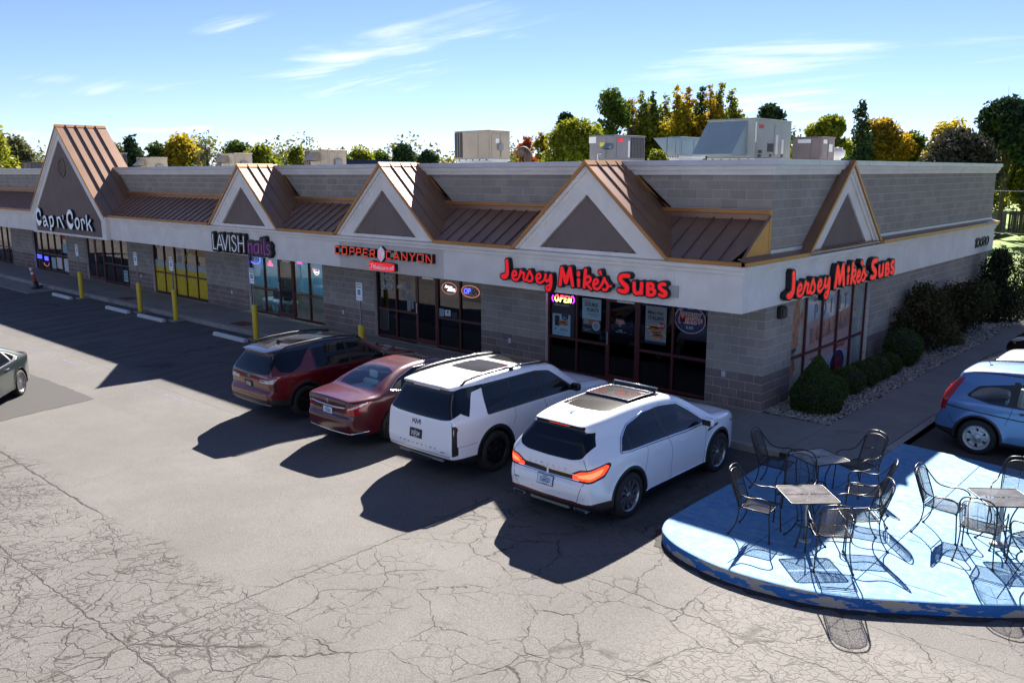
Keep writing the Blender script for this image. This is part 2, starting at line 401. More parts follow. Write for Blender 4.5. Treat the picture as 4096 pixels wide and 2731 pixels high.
# pavement in front and beside the shops: slabs with recessed joints
KERB_Y = -2.35
def slab(x0, x1, y0, y1, z1, z0=-.5, mi=0, g=.006): return (x0+g, x1-g, y0+g, y1-g, z0, z1, mi)
pv = thing('pavement', 'pavement', 'pavement'); del pv['category'], pv['label']; structure(pv)
base = MB().box(-62, 3.12, KERB_Y+.004, -.02, -.5, -.012).box(1.56, 3.12, -.02, 30, -.5, -.012); base.build('base', M_soil, pv)
def add_slab(x0, x1, y0, y1, m=None, z=0.0):
    b = MB().box(x0+.005, x1-.005, y0+.005, y1-.005, -.05, z, 0, .004); return b.build('slab', m or M_conc, pv)
x = -60.0
edges = [-62]
while edges[-1] < -1.5: edges.append(edges[-1]+1.52)
edges = [e for e in edges if e < -1]+[0.02, 1.56]
for a, b in zip(edges[:-1], edges[1:]):
    if a > -44 and a < -40: pass
    for (y0, y1) in ((KERB_Y+.16, -1.18), (-1.18, -.16)): add_slab(a, b, y0, y1)
# narrow strip against the wall (paler) and the kerb
for a, b in zip(edges[:-1:2], edges[2::2]):
    MB().box(a+.004, min(b, .02)-.004, -.155, -.022, -.05, .006, 0, .004).build('slab', M_curb, pv)
y = KERB_Y
add_slab(1.56, 3.12, KERB_Y+.02, -.8); add_slab(1.56, 2.96, -.8, .9); add_slab(.02, 1.56, -.16, -.022)
y = .9
while y < 28: add_slab(1.56, 2.96, y, y+1.55); y += 1.55
kb = structure(thing('kerb', '', '')); del kb['category'], kb['label']
for a, b in zip(edges[:-1:2], edges[2::2]+[]):
    if b > 1.5: b = 1.56
    MB().box(a+.004, b-.004, KERB_Y, KERB_Y+.152, -.5, .0, 0, .012).build('kerb_stone', M_curb, kb)
y = -.795
while y < 28: MB().box(2.965, 3.12, y+.004, y+3.046, -.5, 0.0, 0, .012).build('kerb_stone', M_curb, kb); y += 3.05
# drive crossing at the far end, where the pavement drops
MB().box(-52, -34.5, -3.6, KERB_Y-.005, -.5, -.146).build('apron', M_conc, pv)

# red tactile squares
for xx, yy in ((-26.6, -1.95), (-17.9, -1.95), (-32.4, -1.9)):
    pc = []
tact = thing('tactile_paving', '', ''); del tact['category'], tact['label']; structure(tact)
for xx, yy in ((-28.2, -1.75), (-18.9, -1.75)):
    b = MB().box(xx-.45, xx+.45, yy-.3, yy+.3, 0, .006)
    for i in range(10):
        for j in range(7):
            b.box(xx-.41+i*.09, xx-.385+i*.09, yy-.27+j*.09, yy-.245+j*.09, .006, .011)
    b.build('tactile_slab', M_tactile, tact)

# ---------------------------------------------------------------- painted island
isl = structure(thing('painted_island', '', '')); del isl['category'], isl['label']
out = smooth_path([(1.64,-2.9),(1.66,-4.4),(1.66,-5.9),(1.74,-6.75),(2.17,-7.22),(3.0,-7.47),(3.9,-7.42),(4.65,-7.18),(5.25,-6.8),(6.3,-6.0),(7.2,-5.0),(7.8,-3.6),(8.1,-2.2),(8.2,-.8)], 8)
back = [(3.115,-.235),(5.3,-.47),(8.2,-.8)]
corner = [(1.57,-2.345),(3.11,-2.215)]
def offs(path, d):
    r = []
    for i, p in enumerate(path):
        a = path[max(i-1,0)]; b = path[min(i+1, len(path)-1)]
        tx, ty = b[0]-a[0], b[1]-a[1]; L = math.hypot(tx, ty); r.append((p[0]-ty/L*d, p[1]+tx/L*d))
    return r
kin = offs(out, .17)                      # inner edge of the kerb
# slab field: one polygon cut by score lines
def clip_poly(poly, nx_, ny_, c):
    """keep nx*x+ny*y <= c"""
    r = []
    for i in range(len(poly)):
        p, q = poly[i], poly[(i+1) % len(poly)]
        dp = nx_*p[0]+ny_*p[1]-c; dq = nx_*q[0]+ny_*q[1]-c
        if dp <= 0: r.append(p)
        if (dp < 0) != (dq < 0) and dp != dq:
            t = dp/(dp-dq); r.append((p[0]+(q[0]-p[0])*t, p[1]+(q[1]-p[1])*t))
    return r
field = [kin[0]] + kin[1:-1] + [(8.1,-.82)] + back[:2][::-1] + [(3.11,-2.21),(1.80,-2.32)]
cutsx = [3.12, 4.62, 6.12, 7.62]; cutsy = [-6.3, -4.85, -3.4, -1.95]
xb = [-9]+cutsx+[19]; yb = [-19]+cutsy+[19]
for i in range(len(xb)-1):
    for j in range(len(yb)-1):
        q = clip_poly(field, 1, 0, xb[i+1]-.007); q = clip_poly(q, -1, 0, -xb[i]-.007) if q else q
        q = clip_poly(q, 0, 1, yb[j+1]-.007) if q else q; q = clip_poly(q, 0, -1, -yb[j]-.007) if q else q
        if len(q) > 2:
            MB().prism([(a, b, -.04) for a, b in q], (0,0,.04)).build('slab', M_blue, isl)
MB().prism([(a, b, -.3) for a, b in field], (0,0,.288)).build('slab_bed', M_soil, isl)
# kerb ring: painted top with a rounded nose and a flaking painted face, in segments
seg = 10
for s0 in range(0, len(out)-1, seg):
    s1 = min(s0+seg, len(out)-1); b = MB(); n = 0; vs = []; fs = []
    o2 = offs(out, .03)
    for i in range(s0, s1+1):
        (ax, ay), (bx, by), (cx_, cy_) = out[i], o2[i], kin[i]
        if i == s0: t = .004
        for (qx, qy, qz) in ((cx_, cy_, -.05), (cx_, cy_, .002), (bx, by, .002), (ax+(bx-ax)*.3, ay+(by-ay)*.3, -.006), (ax, ay, -.028), (ax, ay, -.45)): vs.append((qx, qy, qz))
    k = s1-s0+1
    b = MB()
    for i in range(k-1):
        for j in range(5):
            f = (i*6+j, (i+1)*6+j, (i+1)*6+j+1, i*6+j+1)
            b.add([vs[q] for q in f], [(0,1,2,3)], 1 if j >= 3 else 0)
    b.build('kerb_stone', [M_blue, M_bluek], isl)
# back edge of the island beside the parking bay
for a, c in zip(back[:-1], back[1:]):
    dx, dy = c[0]-a[0], c[1]-a[1]; L_ = math.hypot(dx, dy); nx_, ny_ = -dy/L_*.15, dx/L_*.15
    MB().prism([(a[0]-nx_*-.0, a[1], .001), (c[0], c[1], .001), (c[0]-nx_, c[1]-ny_, .001), (a[0]-nx_, a[1]-ny_, .001)], (0,0,-.4)).build('kerb_stone', M_blue, isl)
# dirt caught along the kerb foot
b = MB(); od = offs(out, -.02); od2 = [offs(out, -.10-.06*math.sin(i*1.7)*math.sin(i*.6))[i] for i in range(len(out))]
for i in range(6, len(out)-1):
    b.quad((*out[i], gz(*out[i])+.006), (*od2[i], gz(*od2[i])+.006), (*od2[i+1], gz(*od2[i+1])+.006), (*out[i+1], gz(*out[i+1])+.006))
o = b.build('gutter_dirt', M_soil, isl)

# dark repair patch under the sedan at the left
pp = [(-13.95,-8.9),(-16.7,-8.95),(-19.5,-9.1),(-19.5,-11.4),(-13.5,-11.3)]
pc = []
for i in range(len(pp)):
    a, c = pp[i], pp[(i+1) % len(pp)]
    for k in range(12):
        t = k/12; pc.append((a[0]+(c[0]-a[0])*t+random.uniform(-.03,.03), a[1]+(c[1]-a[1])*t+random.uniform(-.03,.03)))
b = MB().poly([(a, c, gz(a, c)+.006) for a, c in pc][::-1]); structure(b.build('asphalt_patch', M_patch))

# faded blue bay lines
def faded(name, col, thr=.46):
    m = NT(name); p = m.pos(); w = m.noise(p, 6, 5, .7, .3)
    tr = m.n('ShaderNodeBsdfTransparent'); mx = m.n('ShaderNodeMixShader'); m.l(m.ramp(w, thr, thr+.22, 0, .42), mx.inputs[0]); m.l(tr.outputs[0], mx.inputs[1]); m.l(m.b.outputs[0], mx.inputs[2]); m.l(mx.outputs[0], m.out.inputs[0])
    m.b.inputs['Base Color'].default_value = (*col, 1); m.set(Roughness=.8); return m.mat
M_fblue = faded('faded_blue_line', (.15,.24,.42)); M_fwhite = faded('faded_white_line', (.35,.35,.34), .52)
bm_ = structure(thing('bay_markings', '', '')); del bm_['category'], bm_['label']
def line(x0, y0, x1, y1, w, m=M_fblue):
    dx, dy = x1-x0, y1-y0; L = math.hypot(dx, dy); nx_, ny_ = -dy/L*w/2, dx/L*w/2; b = MB(); n = max(2, int(L))
    for k in range(n):
        t0, t1 = k/n, (k+1)/n; P = []
        for t, sg in ((t0,1),(t0,-1),(t1,-1),(t1,1)):
            X, Y = x0+dx*t+nx_*sg, y0+dy*t+ny_*sg; P.append((X, Y, gz(X, Y)+.005))
        b.quad(*P)
    b.build('bay_line', m, bm_)
for xx in (-33.9,-31.1,-28.4,-25.6,-22.8,-20.0,-17.2,-14.4): line(xx, -3.4, xx, -7.7, .11)
line(-22.8, -7.75, -17.2, -7.75, .12); line(-14.4, -7.7, -11.2, -7.6, .12); line(-33.9, -7.75, -28.4, -7.75, .12)
for xx in (-11.6,-8.75,-5.5,-2.0): line(xx, -3.0, xx, -7.9, .10, M_fwhite)

# lawn beyond the fence and rough grass to the horizon
lw = MB()
for x0, x1, y0, y1 in ((-400, 60, 23.2, 400),(140, 500, -100, 400)): lw.quad((x0,y0,-.27),(x1,y0,-.27),(x1,y1,-.27),(x0,y1,-.27))
structure(lw.build('lawn', M_grass))
# ================================================================ the shop building
Cc = .2032
def block_material(name, a, b):
    m = NT(name); g = m.n('ShaderNodeNewGeometry'); o = m.pos()
    rnd = m.math('FRACT', m.math('ADD', g.outputs['Random Per Island'], m.n('ShaderNodeObjectInfo').outputs['Random']))
    c = m.mix(rnd, a, b); c = m.mix(m.ramp(m.noise(o, 1.1, 5, .6), .35, .75, 0, .35), c, tuple(q*.62 for q in a))
    gr = m.ramp(m.noise(o, 75, 3, .75), .3, .7, .80, 1.18); s = m.n('ShaderNodeVectorMath', operation='SCALE'); m.l(c, s.inputs[0]); m.l(gr, s.inputs['Scale'])
    # water stains under the coping and lime runs
    x, y, z = m.sep(o); st = m.noise(m.comb(m.math('MULTIPLY', x, 5), m.math('MULTIPLY', y, 5), m.math('MULTIPLY', z, .35)), 1.2, 4, .65)
    top = m.math('MULTIPLY', m.ramp(z, 4.3, 5.3), m.ramp(st, .58, .72, 0, .45)); c = m.mix(top, s.outputs[0], (.42,.40,.37))
    low = m.math('MULTIPLY', m.math('SUBTRACT', 1, m.ramp(z, .0, .5)), m.ramp(st, .4, .6, 0, .5)); c = m.mix(low, c, (.11,.085,.07))
    m.l(c, m.b.inputs['Base Color']); m.set(Roughness=.9, Specular_IOR_Level=.2); m.bump(m.noise(o, 110, 3, .7), .5, .006); return m.mat
M_bt = block_material('tan_split_block', (.31,.27,.225), (.38,.335,.28)); M_bb = block_material('brown_split_block', (.185,.14,.125), (.25,.20,.18))
M_mort = mat('mortar', (.60,.57,.53), .95, var=.15, vscale=12)
def stucco(name, col):
    m = NT(name); p = m.pos(); x, y, z = m.sep(p)
    st = m.noise(m.comb(m.math('MULTIPLY', x, 3), m.math('MULTIPLY', y, 3), m.math('MULTIPLY', z, .5)), 1.0, 5, .65)
    c = m.mix(m.ramp(m.noise(p, 1.3, 5, .6), .3, .7), tuple(q*.93 for q in col), tuple(q*1.05 for q in col)); c = m.mix(m.ramp(st, .55, .78, 0, .22), c, tuple(q*.55 for q in col))
    g = m.ramp(m.noise(p, 60, 3, .7), .3, .7, .93, 1.06); s = m.n('ShaderNodeVectorMath', operation='SCALE'); m.l(c, s.inputs[0]); m.l(g, s.inputs['Scale']); m.l(s.outputs[0], m.b.inputs['Base Color'])
    m.set(Roughness=.9, Specular_IOR_Level=.2); m.bump(m.noise(p, 90, 3, .7), .35, .004); return m.mat
M_stuc = stucco('cream_stucco', (.80,.75,.67)); M_brown = stucco('brown_stucco', (.20,.155,.135)); M_stuc2 = stucco('tan_stucco_panel', (.62,.56,.49))
M_cope = mat('coping_metal', (.6,.6,.61), .45, .3, var=.08)
M_gold = mat('copper_coloured_edge_metal', (.42,.19,.055), .38, .45, var=.12, vscale=1.5)
M_roofm = mat('copper_brown_roof_metal', (.30,.178,.115), .40, .65, var=.10, vscale=1.2)
M_alum = mat('dark_red_window_frame', (.085,.018,.018), .4)
M_silver = mat('brushed_handle', (.6,.6,.6), .3, .9)
M_int = mat('shop_interior_wall', (.22,.21,.19), .9, var=.2, vscale=.8); M_intd = mat('shop_interior_floor', (.06,.055,.05), .6)
M_roofdeck = mat('roof_membrane', (.5,.5,.48), .9, var=.1)
def shopglass(name, tint, boost=1.5, base=.03):
    m = NT(name); tr = m.n('ShaderNodeBsdfTransparent'); tr.inputs[0].default_value = (*tint, 1); gl = m.n('ShaderNodeBsdfGlossy'); gl.inputs['Roughness'].default_value = .006; gl.inputs[0].default_value = (1,1,1,1)
    p = m.pos(); nz = m.noise(p, .7, 2, .5); bp = m.n('ShaderNodeBump'); bp.inputs['Strength'].default_value = .06; bp.inputs['Distance'].default_value = .02; m.l(nz, bp.inputs['Height']); m.l(bp.outputs[0], gl.inputs['Normal'])
    fr = m.n('ShaderNodeFresnel'); fr.inputs[0].default_value = 1.52; k = m.math('MULTIPLY', m.math('ADD', m.math('MULTIPLY', fr.outputs[0], boost), base, clamp=True), m.math('SUBTRACT', 1, m.n('ShaderNodeNewGeometry').outputs['Backfacing']))
    mx = m.n('ShaderNodeMixShader'); m.l(k, mx.inputs[0]); m.l(tr.outputs[0], mx.inputs[1]); m.l(gl.outputs[0], mx.inputs[2]); m.l(mx.outputs[0], m.out.inputs[0]); return m.mat
M_pane = shopglass('shop_window_glass', (.40,.45,.45)); M_paned = shopglass('dark_tinted_shop_glass', (.16,.18,.18), 1.2, .02); M_paneb = shopglass('clear_shop_glass', (.80,.90,.93), 1.5, .03)

shop = thing('strip_mall_building', 'long single-storey block shopping strip with cream fascia, steep gables and brown metal roofs', 'building')
XW = -60.0; DEEP = 18.2; ZT = 5.25
OPEN = [(-31*Cc,-7*Cc,'jersey'),(-67*Cc,-43*Cc,'copper'),(-105*Cc,-81*Cc,'nails'),(-145*Cc,-121*Cc,'beer'),(-181*Cc,-157*Cc,'cap'),(-217*Cc,-193*Cc,'beercold'),(-258*Cc,-234*Cc,'far')]
ZH = 12*Cc        # head of every opening
SOPEN = (7*Cc, 31*Cc)
# --- backing walls (mortar colour shows in the recessed joints)
b = MB(); xs_ = [XW]+[q for o in OPEN[::-1] for q in o[:2]]+[-.009]
for i in range(0, len(xs_), 2): b.box(xs_[i], xs_[i+1], .009, .19, -.3, ZH)
b.box(XW, -.009, .009, .19, ZH, ZT)
b.box(-.19, -.009, .19, SOPEN[0], -.3, ZH).box(-.19, -.009, SOPEN[1], DEEP, -.3, ZH).box(-.19, -.009, SOPEN[0], SOPEN[1], -.3, Cc*0+.02).box(-.19, -.009, .19, DEEP, ZH, ZT)
b.box(XW, -.19, DEEP-.19, DEEP, -.3, ZT)
b.build('wall', M_mort, shop)
MB().box(XW, -.19, .19, DEEP-.19, 4.75, 4.9).build('roof_deck', M_roofdeck, shop)
# --- concrete blocks
def piece_mesh(w, bev=.006, d=.03):
    me = MB().box(-w/2+.0045, w/2-.0045, 0, d, -Cc/2+.0045, Cc/2-.0045, 0, bev); return me
ML = {}
def block_me(w, dark):
    k = (round(w,3), dark)
    if k not in ML: ML[k] = piece_mesh(w).mesh('block', M_bb if dark else M_bt)
    return ML[k]
cand = []
def covered(x0, x1, k):
    z0, z1 = k*Cc, (k+1)*Cc
    if z1 <= ZH+.01:
        return [o[:2] for o in OPEN]
    return []
def split_run(a, bnd, opens):
    r = [(a, bnd)]
    for o in opens:
        n = []
        for (p, q) in r:
            if o[1] <= p+1e-4 or o[0] >= q-1e-4: n.append((p, q)); continue
            if o[0] > p+1e-4: n.append((p, o[0]))
            if o[1] < q-1e-4: n.append((o[1], q))
        r = n
    return r
for k in range(0, 26):
    z0 = k*Cc
    if 2.5 < z0 < 3.4: continue
    odd = k % 2 == 1
    x = 0.0; first = True
    while x > XW:
        w = Cc if (first and odd) else 2*Cc; first = False
        a, c_ = x-w, x; x -= w
        if z0 >= 3.4 and z0 < 4.3: continue
        for (p, q) in split_run(a, c_, covered(a, c_, k)):
            if q-p > .05: cand.append(('F', (p+q)/2, q-p, k))
    y = 0.0; first = True
    while y < DEEP:
        w = 2*Cc if (first and odd) else (Cc if first else 2*Cc); first = False
        a, c_ = y, min(y+w, DEEP); y += w
        op = [SOPEN] if z0+Cc <= ZH+.01 else []
        for (p, q) in split_run(a, c_, op):
            if q-p > .05: cand.append(('S', (p+q)/2, q-p, k))
def show(c):
    f, u, w, k = c; P = Vector((u, 0, (k+.5)*Cc)) if f == 'F' else Vector((0, u, (k+.5)*Cc)); d = P-CAMP; fac = abs(d.normalized().dot(Vector((0,1,0)) if f == 'F' else Vector((1,0,0)))); s = w*fac/d.length**2
    v = Rc.transposed() @ d; pxx = v.x/v.y*3394
    if pxx > 2100 or pxx < -2100: s *= .01
    # hidden by mansard and fascia
    z = (k+.5)*Cc
    if f == 'S' and z > 3.4 and z < 3.6: s *= .2
    return s
cand.sort(key=show, reverse=True)
rest = MB()
for n, (f, u, w, k) in enumerate(cand):
    dark = k < 4; z = (k+.5)*Cc
    if n < 296:
        o = link('block', block_me(w, dark), shop, (u, 0, z) if f == 'F' else (0, u, z))
        if f == 'S': o.rotation_euler = (0,0,PI/2)
    else:
        e = .006
        if f == 'F': rest.box(u-w/2+e, u+w/2-e, 0, .012, z-Cc/2+e, z+Cc/2-e, 1 if dark else 0)
        else: rest.box(-.012, 0, u-w/2+e, u+w/2-e, z-Cc/2+e, z+Cc/2-e, 1 if dark else 0)
o = rest.build('far_blocks', [M_bt, M_bb], shop); o['kind'] = 'stuff'

# --- fascia: a profile swept along the front and round the right side; offset o from the wall, side is set 1.30 m less
SD_ = 1.30; EY = 18.15
def sweep(prof, name, m, x0=XW, x1=None, y1=EY, front=True, side=True, parent=shop, closed=True):
    b = MB(); n = len(prof)
    A = [(x0, -o, z) for o, z in prof]; B = [((o-SD_) if x1 is None else x1, -o, z) for o, z in prof]; D = [(o-SD_, y1, z) for o, z in prof]
    vs = []; rows = []
    if front: rows.append(A)
    rows.append(B)
    if side and x1 is None: rows.append(D)
    for r in rows: vs += r
    fs = []
    for i in range(len(rows)-1):
        for j in range(n if closed else n-1): fs.append((i*n+j, i*n+(j+1)%n, (i+1)*n+(j+1)%n, (i+1)*n+j))
    if closed: fs += [tuple(range(n)), tuple(range((len(rows)-1)*n, len(rows)*n))[::-1]]
    b.add(vs, fs); me = b.mesh(name, m)
    bm = bmesh.new(); bm.from_mesh(me); bmesh.ops.recalc_face_normals(bm, faces=bm.faces); bm.to_mesh(me); bm.free()
    return link(name, me, parent)
FY = 1.45
sweep([(1.33,2.45),(1.33,2.402),(FY,2.402),(FY,3.20),(1.33,3.20)], 'fascia', M_stuc)
sweep([(1.33,3.203),(FY+.045,3.203),(FY+.045,3.245),(FY+.055,3.30),(1.33,3.30)], 'cornice', M_stuc)
sweep([(1.33,3.303),(FY+.10,3.303),(FY+.105,3.37),(FY+.12,3.382),(1.33,3.382)], 'cornice', M_stuc)
MB().box(XW, .02, -1.325, -.004, 2.43, 2.448).build('soffit', M_stuc, shop)
MB().box(.02, .03, -1.325, -1.32, 2.43, 2.448)
# vertical joints of the stucco on the fascia
for xx in (-1.45,-6.2,-8.72,-13.42,-16.3,-20.95,-25.3,-29.3,-38.85): MB().box(xx-.004, xx+.004, -FY-.0015, -FY+.01, 2.41, 3.20).build('control_joint', M_mort, shop)
MB().box(-13.40, -8.74, -FY-.006, -FY+.004, 2.412, 3.19).build('fascia_panel', M_stuc2, shop)

# --- gables
GZ0, GYF = 3.42, FY+.13
gabs = [(-3.84,2.33,5.52),(-11.23,2.33,5.54),(-18.93,2.33,5.56)]
def ring(b, outer, inner, y0, y1, mi=0):
    """frame between two outlines of equal count (x,z), front at y0, depth to y1"""
    n = len(outer)
    for i in range(n):
        j = (i+1) % n; o0, o1, i0, i1 = outer[i], outer[j], inner[i], inner[j]
        P = lambda q, y: (q[0], y, q[1])
        b.add([P(o0,y0),P(o1,y0),P(i1,y0),P(i0,y0)], [(0,1,2,3)], mi)
        b.add([P(i0,y0),P(i1,y0),P(i1,y1),P(i0,y1)], [(0,1,2,3)], mi)
        b.add([P(o1,y0),P(o0,y0),P(o0,y1),P(o1,y1)], [(0,1,2,3)], mi)
def gable(cx, hw, zr, frontal=True, ycent=None, name='gable'):
    """frontal gables face the lot; the side one is turned to face right"""
    parent = shop; s = (zr-GZ0)/hw; ang = math.atan(s); pd = lambda d: d/math.cos(ang)      # vertical drop of a band of width d
    def tri(d, zb):            # triangle inset by d from the rake, base at zb
        ap = zr-pd(d); w = (ap-zb)/s; return [(cx-w, zb), (cx+w, zb), (cx, ap)]
    F = -GYF
    # main stucco face with a recessed triangle
    b = MB(); o1 = tri(.04, GZ0-.03); i1 = tri(.56, GZ0+.06); ring(b, o1, i1, F+.095, F+.30); g = b.build(name, M_stuc, shop)
    MB().prism([(x, F+.175, z) for x, z in tri(.54, GZ0+.05)], (0,.06,0)).build('gable_panel', M_brown, g)
    for d0, d1, yy in ((.04,.17,F+.045),(.165,.27,F+.088)):
        b = MB(); a_ = tri(d0, GZ0-.03); c_ = tri(d1, GZ0+.0)
        # open ring without the bottom band
        n = 3
        for i, j in ((1,2),(2,0)):
            o0, o1_, i0, i1_ = a_[i], a_[j], c_[i], c_[j]; P = lambda q, y: (q[0], y, q[1])
            b.add([P(o0,yy),P(o1_,yy),P(i1_,yy),P(i0,yy)], [(0,1,2,3)]); b.add([P(i0,yy),P(i1_,yy),P(i1_,F+.14),P(i0,F+.14)], [(0,1,2,3)])
        b.build('rake_moulding', M_stuc, g)
    # gold rake edge
    for sg in (-1, 1):
        P = [(cx+sg*hw, GZ0-.02), (cx, zr), (cx, zr-pd(.075)), (cx+sg*(hw-.075/math.sin(ang)), GZ0-.02)]
        MB().prism([(x, F, z) for x, z in P], (0,.06,0)).build('rake_edge', M_gold, g)
    # metal slopes: pans between standing seams, running down the slope
    yb = .0; y0 = F+.02; L = yb-y0; npan = 4
    for sg in (-1, 1):
        for i in range(npan):
            ya, yc = y0+L*i/npan, y0+L*(i+1)/npan; b = MB(); th = .012
            A = (cx, zr-.004); B = (cx+sg*hw, GZ0)
            nx_, nz_ = sg*math.sin(ang), math.cos(ang)
            b.add([(A[0],ya,A[1]),(B[0],ya,B[1]),(B[0],yc,B[1]),(A[0],yc,A[1]),(A[0]-nx_*th,ya,A[1]-nz_*th-.02),(B[0]-nx_*th,ya,B[1]-nz_*th-.02),(B[0]-nx_*th,yc,B[1]-nz_*th-.02),(A[0]-nx_*th,yc,A[1]-nz_*th-.02)], [(0,1,2,3),(4,7,6,5),(0,4,5,1),(2,6,7,3)])
            if i: 
                h = .026; w_ = .007
                for (s0, s1) in (((0,0,0),(1,0,0)),):
                    q = [(A[0],A[1]),(B[0],B[1])]
                    vs = []
                    for (X, Z) in q:
                        for dy_, hh in ((-w_,0),(-w_,h),(w_,h),(w_,0)): vs.append((X+nx_*hh, ya+dy_, Z+nz_*hh))
                    b.add(vs, [(0,1,5,4),(1,2,6,5),(2,3,7,6),(0,3,2,1),(4,5,6,7)])
            b.build('roof_panel', M_roofm, g)
    # ridge cap
    b = MB(); r = .11
    b.add([(cx-r, F-.01, zr+.012-r*s), (cx, F-.01, zr+.022), (cx+r, F-.01, zr+.012-r*s), (cx-r, yb-.16, zr+.012-r*s), (cx, yb-.16, zr+.022), (cx+r, yb-.16, zr+.012-r*s)], [(0,1,4,3),(1,2,5,4),(0,2,1)])
    b.build('ridge_cap', M_gold, g)
    # flashing where the slope meets the block wall
    for sg in (-1, 1):
        x0_, z0_ = cx+sg*.12, zr-.12*s+.07; x1_ = cx+sg*(hw-.62); z1_ = zr-(hw-.62)*s+.07
        MB().prism([(x0_,-.045,z0_),(x1_,-.045,z1_),(x1_,-.045,z1_+.11*math.sqrt(1+s*s)),(x0_,-.045,min(z0_+.11*math.sqrt(1+s*s), 5.27))], (0,.043,0)).build('wall_flashing', M_gold, g)
    return g
for q in gabs: gable(*q)
# the side gable: built facing the lot, then turned; its roof is only as deep as the side canopy
def side_gable(cy, hw, zr):
    s = (zr-GZ0)/hw; ang = math.atan(s)
    X = GYF-SD_
    def tri(d, zb): ap = zr-d/math.cos(ang); w = (ap-zb)/s; return [(cy-w, zb), (cy+w, zb), (cy, ap)]
    b = MB(); o1 = tri(.04, GZ0-.03); i1 = tri(.56, GZ0+.06)
    for i in range(3):
        j = (i+1) % 3; P = lambda q, x: (x, q[0], q[1])
        b.add([P(o1[i],X-.13),P(o1[j],X-.13),P(i1[j],X-.13),P(i1[i],X-.13)], [(0,1,2,3)]); b.add([P(i1[i],X-.13),P(i1[j],X-.13),P(i1[j],X-.20),P(i1[i],X-.20)], [(0,1,2,3)])
    g = b.build('gable', M_stuc, shop)
    MB().prism([(X-.175, y, z) for y, z in tri(.54, GZ0+.05)], (-.05,0,0)).build('gable_panel', M_brown, g)
    for d0, d1, xx in ((.04,.17,X-.045),(.165,.27,X-.088)):
        a_ = tri(d0, GZ0-.03); c_ = tri(d1, GZ0); b = MB()
        for i, j in ((1,2),(2,0)):
            P = lambda q, x: (x, q[0], q[1]); b.add([P(a_[i],xx),P(a_[j],xx),P(c_[j],xx),P(c_[i],xx)], [(0,1,2,3)]); b.add([P(c_[i],xx),P(c_[j],xx),P(c_[j],X-.14),P(c_[i],X-.14)], [(0,1,2,3)])
        b.build('rake_moulding', M_stuc, g)
    pd = .075/math.cos(ang)
    for sg in (-1, 1):
        MB().prism([(X, cy+sg*hw, GZ0-.02),(X, cy, zr),(X, cy, zr-pd),(X, cy+sg*(hw-.075/math.sin(ang)), GZ0-.02)], (-.06,0,0)).build('rake_edge', M_gold, g)
        MB().prism([(X-.02, cy+sg*hw, GZ0),(X-.02, cy, zr-.004),(X-.02, cy, zr-.03),(X-.02, cy+sg*(hw-.02), GZ0-.02)], (-X+.022,0,0)).build('roof_panel', M_roofm, g)
    b = MB(); r = .11
    b.add([(X+.01,cy-r,zr+.012-r*s),(X+.01,cy,zr+.022),(X+.01,cy+r,zr+.012-r*s),(.16,cy-r,zr+.012-r*s),(.16,cy,zr+.022),(.16,cy+r,zr+.012-r*s)], [(0,1,4,3),(1,2,5,4),(0,2,1)]); b.build('ridge_cap', M_gold, g)
side_gable(3.78, 2.36, 5.52)

